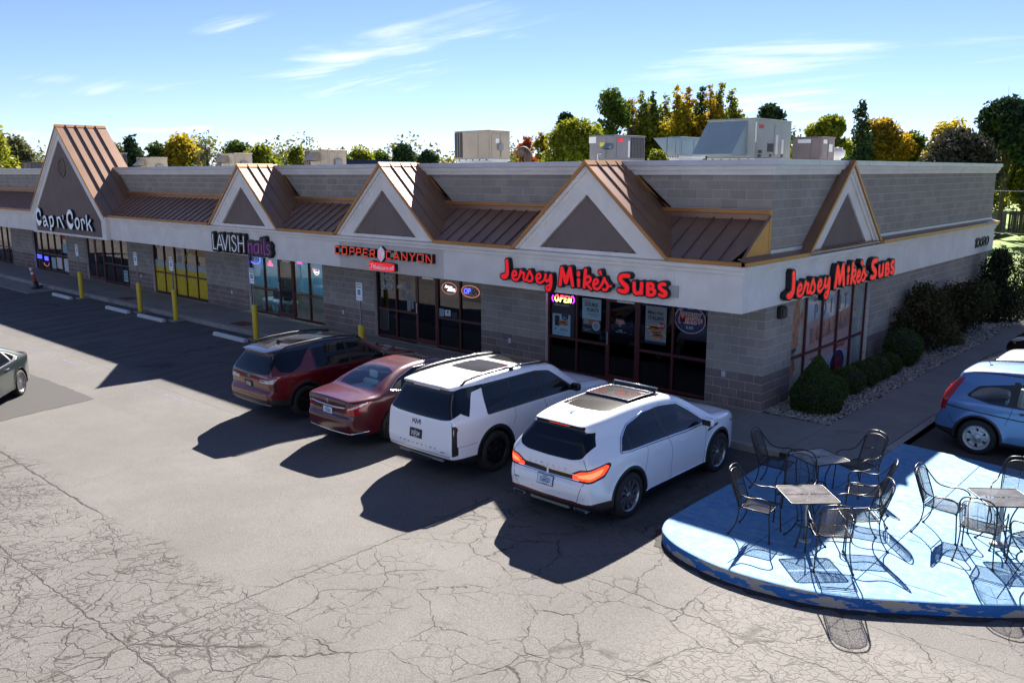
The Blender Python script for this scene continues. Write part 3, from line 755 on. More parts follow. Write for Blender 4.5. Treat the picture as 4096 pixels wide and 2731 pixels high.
# --- the tall gable of the bottle shop
def tall_gable():
    cx, hw, zr, zs = -34.4, 4.42, 7.46, 3.43; s = (zr-zs)/hw; ang = math.atan(s); F = -GYF-.11
    def pent(d, zb):
        ap = zr-d/math.cos(ang); w = hw-d; zsh = ap-w*s; return [(cx-w, zb), (cx+w, zb), (cx+w, zsh), (cx, ap), (cx-w, zsh)]
    b = MB(); ring(b, pent(.05, 2.38), pent(.50, 2.47), F+.05, F+.25); g = b.build('tall_gable', M_stuc, shop)
    MB().prism([(x, F+.10, z) for x, z in pent(.49, 2.46)], (0,.1,0)).build('gable_panel', M_brown, g)
    for d0, d1, yy in ((.05,.17,F-.01),(.165,.27,F+.022)):
        a_, c_ = pent(d0, 3.40), pent(d1, 3.45); b = MB()
        for i, j in ((2,3),(3,4)):
            P = lambda q, y: (q[0], y, q[1]); b.add([P(a_[i],yy),P(a_[j],yy),P(c_[j],yy),P(c_[i],yy)], [(0,1,2,3)]); b.add([P(c_[i],yy),P(c_[j],yy),P(c_[j],F+.06),P(c_[i],F+.06)], [(0,1,2,3)])
        b.build('rake_moulding', M_stuc, g)
    for sg in (-1, 1):
        MB().prism([(cx+sg*hw, F-.04, zs),(cx, F-.04, zr),(cx, F-.04, zr-.08/math.cos(ang)),(cx+sg*(hw-.11), F-.04, zs)], (0,.06,0)).build('rake_edge', M_gold, g)
        yb = .55; y0 = F-.01; L = yb-y0; nx_, nz_ = sg*math.sin(ang), math.cos(ang)
        for i in range(5):
            ya, yc = y0+L*i/5, y0+L*(i+1)/5; b = MB(); A = (cx, zr-.004); B = (cx+sg*hw, zs); th = .03
            b.add([(A[0],ya,A[1]),(B[0],ya,B[1]),(B[0],yc,B[1]),(A[0],yc,A[1]),(A[0],ya,A[1]-.06),(B[0]-nx_*th,ya,B[1]-nz_*th),(B[0]-nx_*th,yc,B[1]-nz_*th),(A[0],yc,A[1]-.06)], [(0,1,2,3),(4,7,6,5),(0,4,5,1),(2,6,7,3)])
            if i:
                vs = []
                for (X, Z) in (A, B):
                    for dy_, hh in ((-.008,0),(-.008,.04),(.008,.04),(.008,0)): vs.append((X+nx_*hh, ya+dy_, Z+nz_*hh))
                b.add(vs, [(0,1,5,4),(1,2,6,5),(2,3,7,6),(0,3,2,1),(4,5,6,7)])
            b.build('roof_panel', M_gold if False else M_roofm, g)
    b = MB(); r = .12
    b.add([(cx-r,F-.05,zr+.012-r*s),(cx,F-.05,zr+.022),(cx+r,F-.05,zr+.012-r*s),(cx-r,.56,zr+.012-r*s),(cx,.56,zr+.022),(cx+r,.56,zr+.012-r*s)], [(0,1,4,3),(1,2,5,4),(0,2,1),(3,4,5)]); b.build('ridge_cap', M_gold, g)
    MB().prism([(cx-hw+.1,.54,zs),(cx+hw-.1,.54,zs),(cx,.54,zr-.1)], (0,.02,0)).build('back_wall', M_stuc, g)
    # round louvred vent
    v = MB(); v.lathe([(.36,-.02),(.44,-.02),(.44,.03),(.36,.03)], 36, Matrix.Translation((cx,F+.08,5.52)) @ Matrix.Rotation(PI/2,4,'X'), closed=True); vo = v.build('vent', M_brown, g)
    for k in range(8):
        z = 5.52-.31+k*.088; w = math.sqrt(max(.01, .36**2-(z-5.52)**2)); MB().prism([(cx-w,F+.06,z),(cx-w,F+.10,z+.05),(cx-w,F+.10,z+.06),(cx-w,F+.06,z+.012)], (2*w,0,0)).build('louvre', M_brown, g)
tall_gable()

# --- mansard roofs between the gables, edge strips and coping
MZ0, MZ1, MY0, MY1 = 3.455, 4.26, -1.44, -.10
runs = [(XW, -38.75), (-30.05, -21.22), (-16.62, -13.52), (-8.94, -6.12), (-1.56, .0)]
for (xa, xb_) in runs:
    last = xb_ > -.1
    xe = .26 if last else xb_
    MB().box(xa, xe, -FY-.15, -FY-.02, 3.385, 3.47, 0, .006).build('edge_strip', M_gold, shop)
    xl = max(xa-1.9, XW) if xa > XW else XW; xr = xb_+1.9 if not last else 0.0
    g = MB().box(xl, xr, -1.22, -.2, 3.40, 3.44).build('mansard_roof', M_roofm, shop)
    n = max(1, round((xr-xl)/.445)); dx = (xr-xl)/n; sl = (MZ1-MZ0)/(MY1-MY0); 
    for i in range(n):
        x0, x1 = xl+dx*i, xl+dx*(i+1); b = MB(); y1c = MY1
        if xa <= XW and x1 < -54: continue
        A = [(x0,MY0,MZ0),(x1,MY0,MZ0),(x1,MY1,MZ1),(x0,MY1,MZ1)]
        if last:       # the hip trims the last pans: the line from (.0,-.1,4.3) to (.02,-.86,3.46)
            if i == n-1: A = [(x0,MY0,MZ0),(-.15,MY0,MZ0),(x1,-.86,MZ0+(MZ1-MZ0)*.44),(x1,MY1,MZ1),(x0,MY1,MZ1)]
        b.prism(A, (0,0,-.02))
        hy, hz = -math.sin(math.atan(sl))*.036, math.cos(math.atan(sl))*.036; w = .008
        b.add([(x0-w,MY0,MZ0),(x0-w,MY0+hy,MZ0+hz),(x0+w,MY0+hy,MZ0+hz),(x0+w,MY0,MZ0),(x0-w,MY1,MZ1),(x0-w,MY1+hy,MZ1+hz),(x0+w,MY1+hy,MZ1+hz),(x0+w,MY1,MZ1)], [(0,1,5,4),(1,2,6,5),(2,3,7,6),(0,3,2,1),(4,5,6,7)])
        b.build('roof_panel', M_roofm, g)
    MB().box(xl, xr, -.12, -.03, 4.25, 4.37, 0, .004).build('head_flashing', M_roofm, g)
    MB().box(xl, xr+(.02 if last else 0), -.14, -.004, 4.372, 4.46, 0, .005).build('top_edge', M_gold, g)
# closing panels at the right end of the last mansard
b = MB(); b.prism([(.003,MY1,MZ1),(.003,-.86,3.80),(.003,-1.2,3.47),(.003,-.0,3.47),(.003,-.0,4.36)], (.012,0,0)); b.build('roof_end_panel', M_gold, shop)
MB().tube([(.02,-.1,4.33),(.03,-.9,3.80),(.05,-1.35,3.47)], .035, 4, smooth=False).build('hip_cap', M_roofm, shop)
MB().box(-.03,.02,-.10,-.004,3.47,4.37).build('end_flashing', M_gold, shop)
# side canopy: edge strip, roof sheets and base flashing
X0 = FY+.15-SD_
for ya, yb_ in ((-1.60,1.40),(6.16,EY+.05)): MB().box(X0-.13, X0, ya, yb_, 3.385, 3.47, 0, .006).build('edge_strip', M_gold, shop)
for i in range(12):
    ya = -1.46+i*1.64; MB().prism([(X0-.02,ya+.003,3.465),(.02,ya+.003,3.53),(.02,ya+1.637,3.53),(X0-.02,ya+1.637,3.465)], (0,0,-.02)).build('canopy_sheet', M_roofm, shop)
MB().box(.002,.03,.0,EY,3.53,3.60).build('base_flashing', M_cope, shop)
MB().box(XW, X0-.1, -FY-.1, 0, 3.383, 3.40)
# cap: stucco cornice in two steps and metal coping
def cap(prof, nm, m, joints=False):
    n = len(prof); b = MB(); A = [(XW,-o,z) for o,z in prof]; B = [(o,-o,z) for o,z in prof]; D = [(o,DEEP+max(o,0),z) for o,z in prof]; E_ = [(XW, DEEP+max(o,0), z) for o,z in prof]
    vs = A+B+D+E_; fs = []
    for i in range(3):
        for j in range(n): fs.append((i*n+j, i*n+(j+1)%n, (i+1)*n+(j+1)%n, (i+1)*n+j))
    b.add(vs, fs); me = b.mesh(nm, m); bm = bmesh.new(); bm.from_mesh(me); bmesh.ops.recalc_face_normals(bm, faces=bm.faces); bm.to_mesh(me); bm.free(); return link(nm, me, shop)
cap([(-.30,5.20),(.05,5.20),(.06,5.31),(-.30,5.31)], 'parapet_cornice', M_stuc); cap([(-.30,5.313),(.105,5.313),(.12,5.405),(-.30,5.405)], 'parapet_cornice', M_stuc)
cap([(-.33,5.408),(.15,5.408),(.155,5.53),(-.33,5.505)], 'coping', M_cope)
for xx in np.arange(-58, -1, 3.05): MB().box(xx-.004, xx+.004, -.158, -.154, 5.41, 5.528).build('coping_joint', M_mort, shop)
for yy in np.arange(2, 18, 3.05): MB().box(.154, .158, yy-.004, yy+.004, 5.41, 5.528).build('coping_joint', M_mort, shop)

# --- shop fronts
FD = .10    # frames are set back in the opening
def front_window(x0, x1, kind):
    bays = 5; w = (x1-x0)/bays; parent = shop; M = .05; y0, y1 = FD, FD+.09
    fr = MB().box(x0, x0+M, y0, y1, .0, ZH).box(x1-M, x1, y0, y1, .0, ZH).box(x0+M, x1-M, y0+.001, y1-.001, ZH-M, ZH).build('window_frame', M_alum, shop)
    door = {'jersey':[2],'copper':[2],'nails':[2],'beer':[],'cap':[0,1],'beercold':[],'far':[]}[kind]
    cols = [x0+w*i for i in range(1, bays)]
    for i, c in enumerate(cols): MB().box(c-M/2, c+M/2, y0-.002, y1-.003, .0, ZH-M).build('mullion', M_alum, fr)
    ZR = .92
    g = {'jersey':M_paned,'copper':M_pane,'nails':M_paneb,'beer':M_pane,'cap':M_pane,'beercold':M_pane,'far':M_pane}[kind]
    for i in range(bays):
        a = x0+w*i+(M if i == 0 else M/2); c = x0+w*(i+1)-(M if i == bays-1 else M/2)
        if i in door: continue
        MB().box(a, c, y0+.004, y1-.006, .0, .06).build('rail', M_alum, fr); MB().box(a, c, y0+.003, y1-.005, ZR-.03, ZR+.03).build('rail', M_alum, fr)
        for z0, z1 in ((.06, ZR-.03), (ZR+.03, ZH-M)): MB().box(a, c, y0+.045, y0+.051, z0, z1).build('pane', g, fr)
    for i in door:
        a = x0+w*i+(M if i == 0 else M/2)+.004; c = x0+w*(i+1)-M/2-.004; d = MB(); zt = 2.14
        d.box(a, a+.07, y0-.012, y0+.035, .02, zt).box(c-.07, c, y0-.012, y0+.035, .02, zt).box(a+.07, c-.07, y0-.011, y0+.034, .02, .16).box(a+.07, c-.07, y0-.011, y0+.034, zt-.09, zt)
        dd = d.build('door', M_alum, shop)
        MB().box(a+.07, c-.07, y0+.008, y0+.014, .16, zt-.09).build('pane', M_paned if kind != 'nails' else M_pane, dd)
        MB().box(a+.015, a+.05, y0-.055, y0-.04, .95, 1.27).box(a+.025,a+.04,y0-.04,y0-.01,.98,1.0).box(a+.025,a+.04,y0-.04,y0-.01,1.22,1.24).build('handle', M_silver, dd)
        MB().box(a+.07, c-.07, y0+.03, y0+.05, 1.0, 1.04).build('push_bar', M_silver, dd)
        MB().box(a, c, y0-.04, y0+.05, -.005, .018).build('threshold', M_silver, dd)
        MB().box(a+.3, c-.1, y0-.03, y0-.012, zt-.075, zt-.03).build('door_closer', M_silver, dd)
        MB().box(a, c, y0+.002, y1-.004, zt+.005, zt+.055).build('transom', M_alum, fr)
        MB().box(a, c, y0+.045, y0+.051, zt+.055, ZH-M).build('pane', g, fr)
    # room behind
    yb = y1+(2.6 if kind != 'nails' else 1.6)
    rm = MB(); rm.box(x0-.5, x1+.5, yb, yb+.05, -.02, 2.7).box(x0-.55, x0-.5, y1+.12, yb, -.02, 2.7).box(x1+.5, x1+.55, y1+.12, yb, -.02, 2.7).box(x0-.5, x1+.5, y1+.11, yb, 2.65, 2.7)
    rm.build('room_walls', M_int, shop); MB().box(x0-.5, x1+.5, y1, yb, -.03, -.005).build('room_floor', M_intd, shop)
for x0, x1, kind in OPEN: front_window(x0, x1, kind)
# side window with its printed film
def side_window():
    a, c = SOPEN; M = .05; xo, xi = -.10, -.19; w = (c-a)/5
    fr = MB().box(xi, xo, a, a+M, .02, ZH).box(xi, xo, c-M, c, .02, ZH).box(xi+.001, xo-.001, a+M, c-M, ZH-M, ZH).build('window_frame', M_alum, shop)
    for i in range(1,5): MB().box(xi+.003, xo+.012, a+w*i-M/2, a+w*i+M/2, .02, ZH-M).build('mullion', M_alum, fr)
    for i in range(5):
        y0 = a+w*i+(M if i == 0 else M/2); y1 = a+w*(i+1)-(M if i == 4 else M/2)
        MB().box(xi+.005, xo+.008, y0, y1, .89, .95).build('rail', M_alum, fr); MB().box(xi+.005, xo-.004, y0, y1, .02, .08).build('rail', M_alum, fr)
        for z0, z1 in ((.08,.89),(.95,ZH-M)): MB().box(xo-.051, xo-.045, y0, y1, z0, z1).build('pane', M_mural, fr)
def mural_material():
    """printed window film: sandy beach colours, a pale notice with block letters drawn as flat shapes elsewhere"""
    m = NT('printed_window_film'); p = m.pos(); x, y, z = m.sep(p)
    n = m.noise(p, 2.0, 5, .6, .5); n2 = m.noise(p, 7, 4, .65, .6)
    c = m.mix(m.ramp(n, .3, .6), (.42,.37,.30), (.27,.32,.31)); c = m.mix(m.ramp(n2, .52, .66, 0, .6), c, (.28,.13,.08))
    mid = m.math('MULTIPLY', m.ramp(y, 2.3, 2.42), m.math('SUBTRACT', 1, m.ramp(y, 5.3, 5.6))); c = m.mix(m.math('MULTIPLY', mid, .85), c, (.44,.46,.49))
    red = m.math('MULTIPLY', m.math('MULTIPLY', mid, m.ramp(m.math('ABSOLUTE', m.math('SUBTRACT', z, m.math('ADD', 1.15, m.math('MULTIPLY', m.math('SUBTRACT', n, .5), .8)))), .55, .45)), .55)
    c = m.mix(red, c, (.50,.20,.15))
    m.l(c, m.b.inputs['Base Color']); m.set(Roughness=.06, Specular_IOR_Level=.6); return m.mat
M_mural = mural_material()
side_window()
# small fittings on the walls
def fitting(x, y, z, side=False):
    b = MB()
    if side: b.box(0,.12,-.13,.13,-.14,.14,0,.02).box(.12,.15,-.11,.11,-.11,.10,0,.01)
    else: b.box(-.13,.13,-.12,0,-.14,.14,0,.02)
    return b
lt = fitting(0,0,0,True).build('wall_light', M_carblack if 'M_carblack' in globals() else mat('black_metal',(.012,.012,.013),.45)); lt.location = (.002, .66, 2.18); tag(lt, 'black wall pack light high on the side wall next to the printed window', 'wall light')
for xx, zz in ((-.95,.72),(-7.6,.62),(-15.3,.6),(-22.6,.62),(-30.6,.62)):
    MB().box(xx-.05, xx+.05, -.035, 0, zz-.07, zz+.07, 0, .008).build('outlet_box', M_cope, shop)
SIGN_STROKES = {'jersey':[('J',[[(-6.254,3.079,0.048),(-6.241,2.981,0.05),(-6.235,2.832,0.052),(-6.255,2.731,0.058),(-6.337,2.679,0.066),(-6.426,2.682,0.042)]]),('e',[[(-6.047,2.712,0.029),(-5.94,2.751,0.031),(-5.934,2.815,0.029),(-5.987,2.846,0.031),(-6.047,2.792,0.031),(-6.064,2.706,0.031),(-6.027,2.64,0.031),(-5.934,2.625,0.029),(-5.855,2.668,0.029)]]),('r',[[(-5.855,2.668,0.029),(-5.808,2.766,0.031),(-5.775,2.867,0.031)],[(-5.775,2.862,0.031),(-5.736,2.821,0.031),(-5.664,2.811,0.029),(-5.681,2.737,0.031),(-5.681,2.668,0.031),(-5.632,2.641,0.031)]]),('s',[[(-5.632,2.641,0.031),(-5.58,2.696,0.031),(-5.528,2.807,0.029),(-5.487,2.883,0.029)],[(-5.477,2.884,0.029),(-5.444,2.814,0.031),(-5.397,2.74,0.031),(-5.412,2.661,0.031),(-5.476,2.624,0.029),(-5.547,2.635,0.031)]]),('e',[[(-5.246,2.703,0.029),(-5.151,2.74,0.029),(-5.135,2.804,0.029),(-5.19,2.843,0.029),(-5.249,2.79,0.029),(-5.265,2.702,0.031),(-5.22,2.628,0.029),(-5.144,2.617,0.029),(-5.056,2.661,0.029)]]),('y',[[(-5.056,2.661,0.029),(-4.992,2.734,0.032),(-4.967,2.836,0.034)],[(-4.972,2.831,0.034),(-4.979,2.725,0.032),(-4.931,2.676,0.032),(-4.857,2.726,0.032),(-4.809,2.82,0.04)],[(-4.806,2.82,0.044),(-4.805,2.654,0.046),(-4.819,2.557,0.044),(-4.849,2.477,0.038),(-4.917,2.466,0.032),(-4.955,2.511,0.025),(-4.906,2.57,0.025),(-4.831,2.579,0.029)]]),('M',[[(-4.519,2.63,0.047),(-4.463,3.022,0.046)],[(-4.457,3.017,0.043),(-4.339,2.702,0.054)],[(-4.339,2.702,0.054),(-4.219,3.03,0.045)],[(-4.219,3.035,0.048),(-4.136,2.635,0.041)]]),('i',[[(-3.965,2.952,0.046),(-3.964,2.906,0.048)],[(-3.959,2.781,0.046),(-3.954,2.642,0.036)]]),('k',[[(-3.758,3.03,0.044),(-3.792,2.629,0.038)],[(-3.778,2.839,0.031),(-3.673,2.89,0.031),(-3.607,2.843,0.032),(-3.641,2.765,0.031),(-3.752,2.737,0.031)],[(-3.741,2.738,0.031),(-3.669,2.668,0.031),(-3.585,2.6,0.029)]]),('e',[[(-3.5,2.721,0.031),(-3.414,2.756,0.031),(-3.398,2.818,0.03),(-3.456,2.842,0.031),(-3.507,2.791,0.031),(-3.526,2.709,0.033),(-3.492,2.637,0.034),(-3.411,2.616,0.031),(-3.342,2.659,0.03)]]),("'",[[(-3.339,3.019,0.042),(-3.303,2.961,0.018)]]),('s',[[(-3.342,2.659,0.03),(-3.27,2.759,0.031),(-3.215,2.88,0.034)],[(-3.21,2.88,0.032),(-3.179,2.804,0.032),(-3.11,2.731,0.031),(-3.131,2.664,0.031),(-3.186,2.617,0.031),(-3.244,2.626,0.031)],[(-3.126,2.711,0.023),(-3.019,2.72,0.02)]]),('S',[[(-2.55,2.991,0.045),(-2.632,2.994,0.047),(-2.742,2.973,0.05),(-2.778,2.906,0.05),(-2.727,2.838,0.053),(-2.637,2.777,0.055),(-2.581,2.727,0.052),(-2.601,2.657,0.055),(-2.688,2.626,0.047),(-2.804,2.647,0.041)]]),('u',[[(-2.395,2.847,0.041),(-2.39,2.707,0.041),(-2.356,2.634,0.044),(-2.286,2.627,0.038),(-2.223,2.668,0.038),(-2.199,2.761,0.041),(-2.197,2.855,0.041)],[(-2.199,2.761,0.041),(-2.198,2.63,0.038)]]),('B',[[(-2.036,2.86,0.043),(-2.028,2.619,0.043)],[(-2.036,2.86,0.036),(-1.934,2.864,0.034),(-1.893,2.823,0.032),(-1.931,2.767,0.032),(-2.014,2.753,0.032)],[(-1.941,2.757,0.034),(-1.858,2.72,0.038),(-1.866,2.657,0.038),(-1.936,2.619,0.038),(-2.028,2.616,0.036)]]),('s',[[(-1.6,2.882,0.036),(-1.666,2.883,0.041),(-1.732,2.846,0.041),(-1.724,2.792,0.041),(-1.656,2.747,0.043),(-1.583,2.71,0.043),(-1.581,2.657,0.043),(-1.651,2.625,0.037),(-1.734,2.647,0.034)]])],'cap':[('C',[[(-37.389,3.241,0.047),(-37.41,3.416,0.068),(-37.622,3.505,0.094),(-37.859,3.39,0.068),(-37.94,3.183,0.065),(-37.889,2.98,0.089),(-37.671,2.845,0.126),(-37.385,2.944,0.063)]]),('a',[[(-37.056,3.077,0.032),(-36.914,3.196,0.051),(-36.754,3.128,0.059),(-36.668,2.93,0.064),(-36.511,2.735,0.043)],[(-36.725,2.981,0.04),(-36.985,2.952,0.048),(-37.08,2.847,0.043),(-36.971,2.75,0.049),(-36.736,2.82,0.04)]]),('p',[[(-36.277,3.183,0.049),(-36.216,3.026,0.054),(-36.171,2.815,0.054),(-36.198,2.594,0.073)],[(-36.174,3.174,0.054),(-35.885,3.21,0.054),(-35.793,3.041,0.057),(-35.845,2.854,0.057),(-36.013,2.755,0.047),(-36.178,2.788,0.04)]]),('n',[[(-35.274,3.177,0.049),(-35.253,3.008,0.054),(-35.249,2.772,0.058)],[(-35.206,3.18,0.041),(-34.963,3.201,0.054),(-34.809,3.024,0.052),(-34.655,2.848,0.047),(-34.522,2.724,0.032)]]),("'",[[(-34.534,3.299,0.047),(-34.531,3.125,0.018)]]),('C',[[(-33.426,3.227,0.049),(-33.455,3.428,0.069),(-33.688,3.523,0.098),(-33.947,3.401,0.071),(-34.038,3.18,0.068),(-33.96,2.978,0.101),(-33.707,2.828,0.127),(-33.451,2.946,0.056)]]),('o',[[(-32.899,3.238,0.05),(-33.038,3.189,0.05),(-33.125,3.035,0.052),(-33.074,2.86,0.052),(-32.907,2.772,0.052),(-32.734,2.899,0.052),(-32.689,3.076,0.05),(-32.78,3.211,0.052),(-32.899,3.238,0.05)]]),('r',[[(-32.444,3.185,0.047),(-32.394,3.012,0.047),(-32.388,2.787,0.072)],[(-32.413,3.186,0.04),(-32.192,3.206,0.047),(-32.089,3.123,0.05),(-32.092,3.048,0.04)]]),('k',[[(-31.816,3.367,0.062),(-31.831,3.182,0.052),(-31.818,2.984,0.052),(-31.808,2.774,0.062)],[(-31.435,3.196,0.063),(-31.58,3.092,0.04),(-31.793,2.961,0.035)],[(-31.623,3.041,0.042),(-31.476,2.899,0.052),(-31.358,2.769,0.062)]])],'copper':[('C',[[(-13.249,3.034,0.016),(-13.454,3.034,0.017),(-13.473,2.829,0.016),(-13.263,2.835,0.016)]]),('O',[[(-13.103,3.039,0.017),(-12.879,3.042,0.016),(-12.886,2.835,0.016),(-13.117,2.826,0.016),(-13.103,3.039,0.017)]]),('P',[[(-12.731,2.831,0.016),(-12.718,3.04,0.016),(-12.52,3.042,0.016),(-12.523,2.934,0.016),(-12.725,2.922,0.016)]]),('P',[[(-12.398,2.835,0.016),(-12.386,3.036,0.016),(-12.202,3.04,0.016),(-12.202,2.934,0.016),(-12.393,2.919,0.016)]]),('E',[[(-11.873,3.039,0.016),(-12.064,3.035,0.016),(-12.072,2.829,0.016),(-11.885,2.831,0.016)],[(-12.066,2.931,0.016),(-11.9,2.936,0.016)]]),('R',[[(-11.748,2.832,0.016),(-11.737,3.028,0.016),(-11.549,3.032,0.016),(-11.549,2.927,0.016),(-11.743,2.922,0.016)],[(-11.649,2.921,0.016),(-11.539,2.836,0.016)]]),('C',[[(-10.808,3.031,0.016),(-10.998,3.032,0.015),(-11.002,2.832,0.016),(-10.817,2.831,0.016)]]),('A',[[(-10.668,2.835,0.016),(-10.56,3.033,0.015),(-10.432,2.831,0.016)],[(-10.636,2.888,0.016),(-10.469,2.886,0.016)]]),('N',[[(-10.315,2.826,0.015),(-10.32,3.029,0.016),(-10.093,2.828,0.015),(-10.095,3.023,0.015)]]),('Y',[[(-9.971,3.031,0.015),(-9.87,2.937,0.015),(-9.753,3.032,0.015)],[(-9.87,2.937,0.015),(-9.865,2.831,0.015)]]),('O',[[(-9.641,3.029,0.015),(-9.399,3.035,0.014),(-9.412,2.833,0.015),(-9.648,2.833,0.015),(-9.641,3.029,0.015)]]),('N',[[(-9.287,2.821,0.015),(-9.289,3.036,0.014),(-9.065,2.824,0.015),(-9.065,3.038,0.015)]])],'emblem':[[(-11.255,3.153,0.007),(-11.119,3.038,0.006),(-11.122,2.857,0.007),(-11.267,2.714,0.006),(-11.425,2.844,0.007),(-11.415,3.027,0.007)],[(-11.32,3.078,0.006),(-11.392,3.009,0.006),(-11.387,2.866,0.007),(-11.315,2.792,0.006)],[(-11.309,3.027,0.007),(-11.346,2.979,0.007),(-11.341,2.882,0.007),(-11.306,2.845,0.007)],[(-11.23,3.057,0.006),(-11.15,3.017,0.006),(-11.141,2.991,0.007)],[(-11.139,2.907,0.007),(-11.148,2.868,0.006),(-11.253,2.789,0.007)],[(-11.247,3.108,0.007),(-11.242,3.018,0.006),(-11.293,2.937,0.006),(-11.291,2.846,0.007),(-11.276,2.755,0.006)]],'tob':[[(-11.795,2.669,0.007),(-11.709,2.702,0.007),(-11.492,2.67,0.006),(-10.9,2.685,0.007),(-10.662,2.663,0.006),(-10.665,2.5,0.006),(-10.74,2.477,0.006),(-11.011,2.47,0.007),(-11.627,2.474,0.007),(-11.784,2.478,0.007)],[(-11.453,2.624,0.007),(-10.903,2.629,0.006)],[(-11.606,2.482,0.007),(-10.729,2.484,0.006)]],'tobtext':[[(-11.753,2.62,0.009),(-11.606,2.637,0.009)],[(-11.669,2.626,0.009),(-11.696,2.518,0.009),(-11.77,2.5,0.009)],[(-11.601,2.525,0.009),(-11.558,2.568,0.009),(-11.577,2.599,0.009),(-11.62,2.563,0.009),(-11.602,2.512,0.009)],[(-11.502,2.638,0.009),(-11.539,2.53,0.009),(-11.488,2.507,0.009),(-11.455,2.549,0.009),(-11.505,2.572,0.009)],[(-11.371,2.568,0.009),(-11.423,2.558,0.009),(-11.426,2.512,0.009),(-11.374,2.522,0.009),(-11.356,2.576,0.009),(-11.354,2.51,0.009)],[(-11.269,2.569,0.009),(-11.32,2.559,0.009),(-11.323,2.506,0.009),(-11.261,2.511,0.009)],[(-11.177,2.569,0.009),(-11.228,2.559,0.009),(-11.231,2.506,0.009),(-11.169,2.511,0.009)],[(-11.095,2.568,0.009),(-11.137,2.552,0.009),(-11.129,2.507,0.009),(-11.077,2.518,0.009),(-11.065,2.558,0.009),(-11.095,2.568,0.009)],[(-11.017,2.509,0.009),(-11.004,2.569,0.009),(-10.954,2.559,0.009),(-10.947,2.508,0.009)],[(-10.884,2.564,0.009),(-10.896,2.512,0.009)],[(-10.861,2.611,0.009),(-10.859,2.609,0.009)],[(-10.826,2.517,0.009),(-10.793,2.584,0.009),(-10.765,2.534,0.009),(-10.826,2.514,0.009)],[(-10.701,2.629,0.009),(-10.726,2.524,0.009),(-10.686,2.521,0.009)],[(-10.743,2.588,0.009),(-10.669,2.586,0.009)]],'lavish':[('L',[[(-20.867,3.074,0.019),(-20.872,2.547,0.019),(-20.689,2.552,0.019)]]),('A',[[(-20.606,2.535,0.019),(-20.384,3.069,0.018),(-20.183,2.538,0.018)],[(-20.518,2.708,0.019),(-20.286,2.71,0.019)]]),('V',[[(-20.205,3.078,0.019),(-20.016,2.543,0.019),(-19.821,3.08,0.018)]]),('I',[[(-19.704,3.08,0.018),(-19.701,2.54,0.018)]]),('S',[[(-19.283,3.001,0.018),(-19.344,3.076,0.018),(-19.466,3.07,0.018),(-19.527,2.983,0.018),(-19.45,2.871,0.018),(-19.301,2.774,0.018),(-19.264,2.671,0.018),(-19.348,2.561,0.018),(-19.472,2.543,0.018),(-19.558,2.665,0.018)]]),('H',[[(-19.107,3.082,0.018),(-19.12,2.543,0.018)],[(-18.756,3.089,0.018),(-18.772,2.548,0.018)],[(-19.113,2.837,0.018),(-18.767,2.84,0.018)]])],'nails':[('n',[[(-18.441,2.873,0.016),(-18.451,2.542,0.016)],[(-18.439,2.811,0.016),(-18.346,2.862,0.015),(-18.252,2.842,0.016),(-18.224,2.751,0.016),(-18.229,2.545,0.016)]]),('a',[[(-17.925,2.875,0.016),(-18.044,2.822,0.015),(-18.094,2.717,0.015),(-18.052,2.586,0.015),(-17.961,2.551,0.016),(-17.839,2.63,0.016),(-17.804,2.775,0.016),(-17.833,2.854,0.015),(-17.925,2.875,0.016)],[(-17.792,2.877,0.016),(-17.802,2.54,0.015)]]),('i',[[(-17.625,2.866,0.016),(-17.622,2.552,0.016)],[(-17.618,3.012,0.02),(-17.619,3.007,0.02)]]),('l',[[(-17.438,3.047,0.015),(-17.463,2.561,0.015),(-17.381,2.556,0.015)]]),('s',[[(-17.131,2.833,0.016),(-17.199,2.879,0.015),(-17.276,2.844,0.015),(-17.275,2.764,0.015),(-17.146,2.691,0.015),(-17.118,2.613,0.015),(-17.198,2.548,0.016),(-17.287,2.572,0.015)]])],'num':[('1',[[(15.66,2.869,0.024),(15.794,2.962,0.023)],[(15.771,2.948,0.022),(15.698,2.617,0.013)]]),('0',[[(16.113,2.952,0.024),(15.935,2.892,0.024),(15.87,2.763,0.025),(15.945,2.64,0.024),(16.106,2.669,0.024),(16.198,2.805,0.024),(16.148,2.934,0.024),(16.113,2.952,0.024)]]),('0',[[(16.55,2.951,0.025),(16.375,2.874,0.025),(16.306,2.751,0.024),(16.377,2.644,0.026),(16.514,2.667,0.025),(16.611,2.796,0.024),(16.605,2.924,0.025),(16.55,2.951,0.025)]]),('2',[[(16.63,2.898,0.021),(16.783,2.961,0.024),(16.915,2.93,0.024),(16.893,2.835,0.024),(16.689,2.671,0.024)],[(16.666,2.657,0.024),(16.995,2.652,0.026)]]),('0',[[(17.27,2.95,0.026),(17.092,2.864,0.025),(17.021,2.739,0.025),(17.091,2.638,0.027),(17.283,2.691,0.025),(17.367,2.823,0.024),(17.304,2.94,0.024),(17.27,2.95,0.026)]])]}
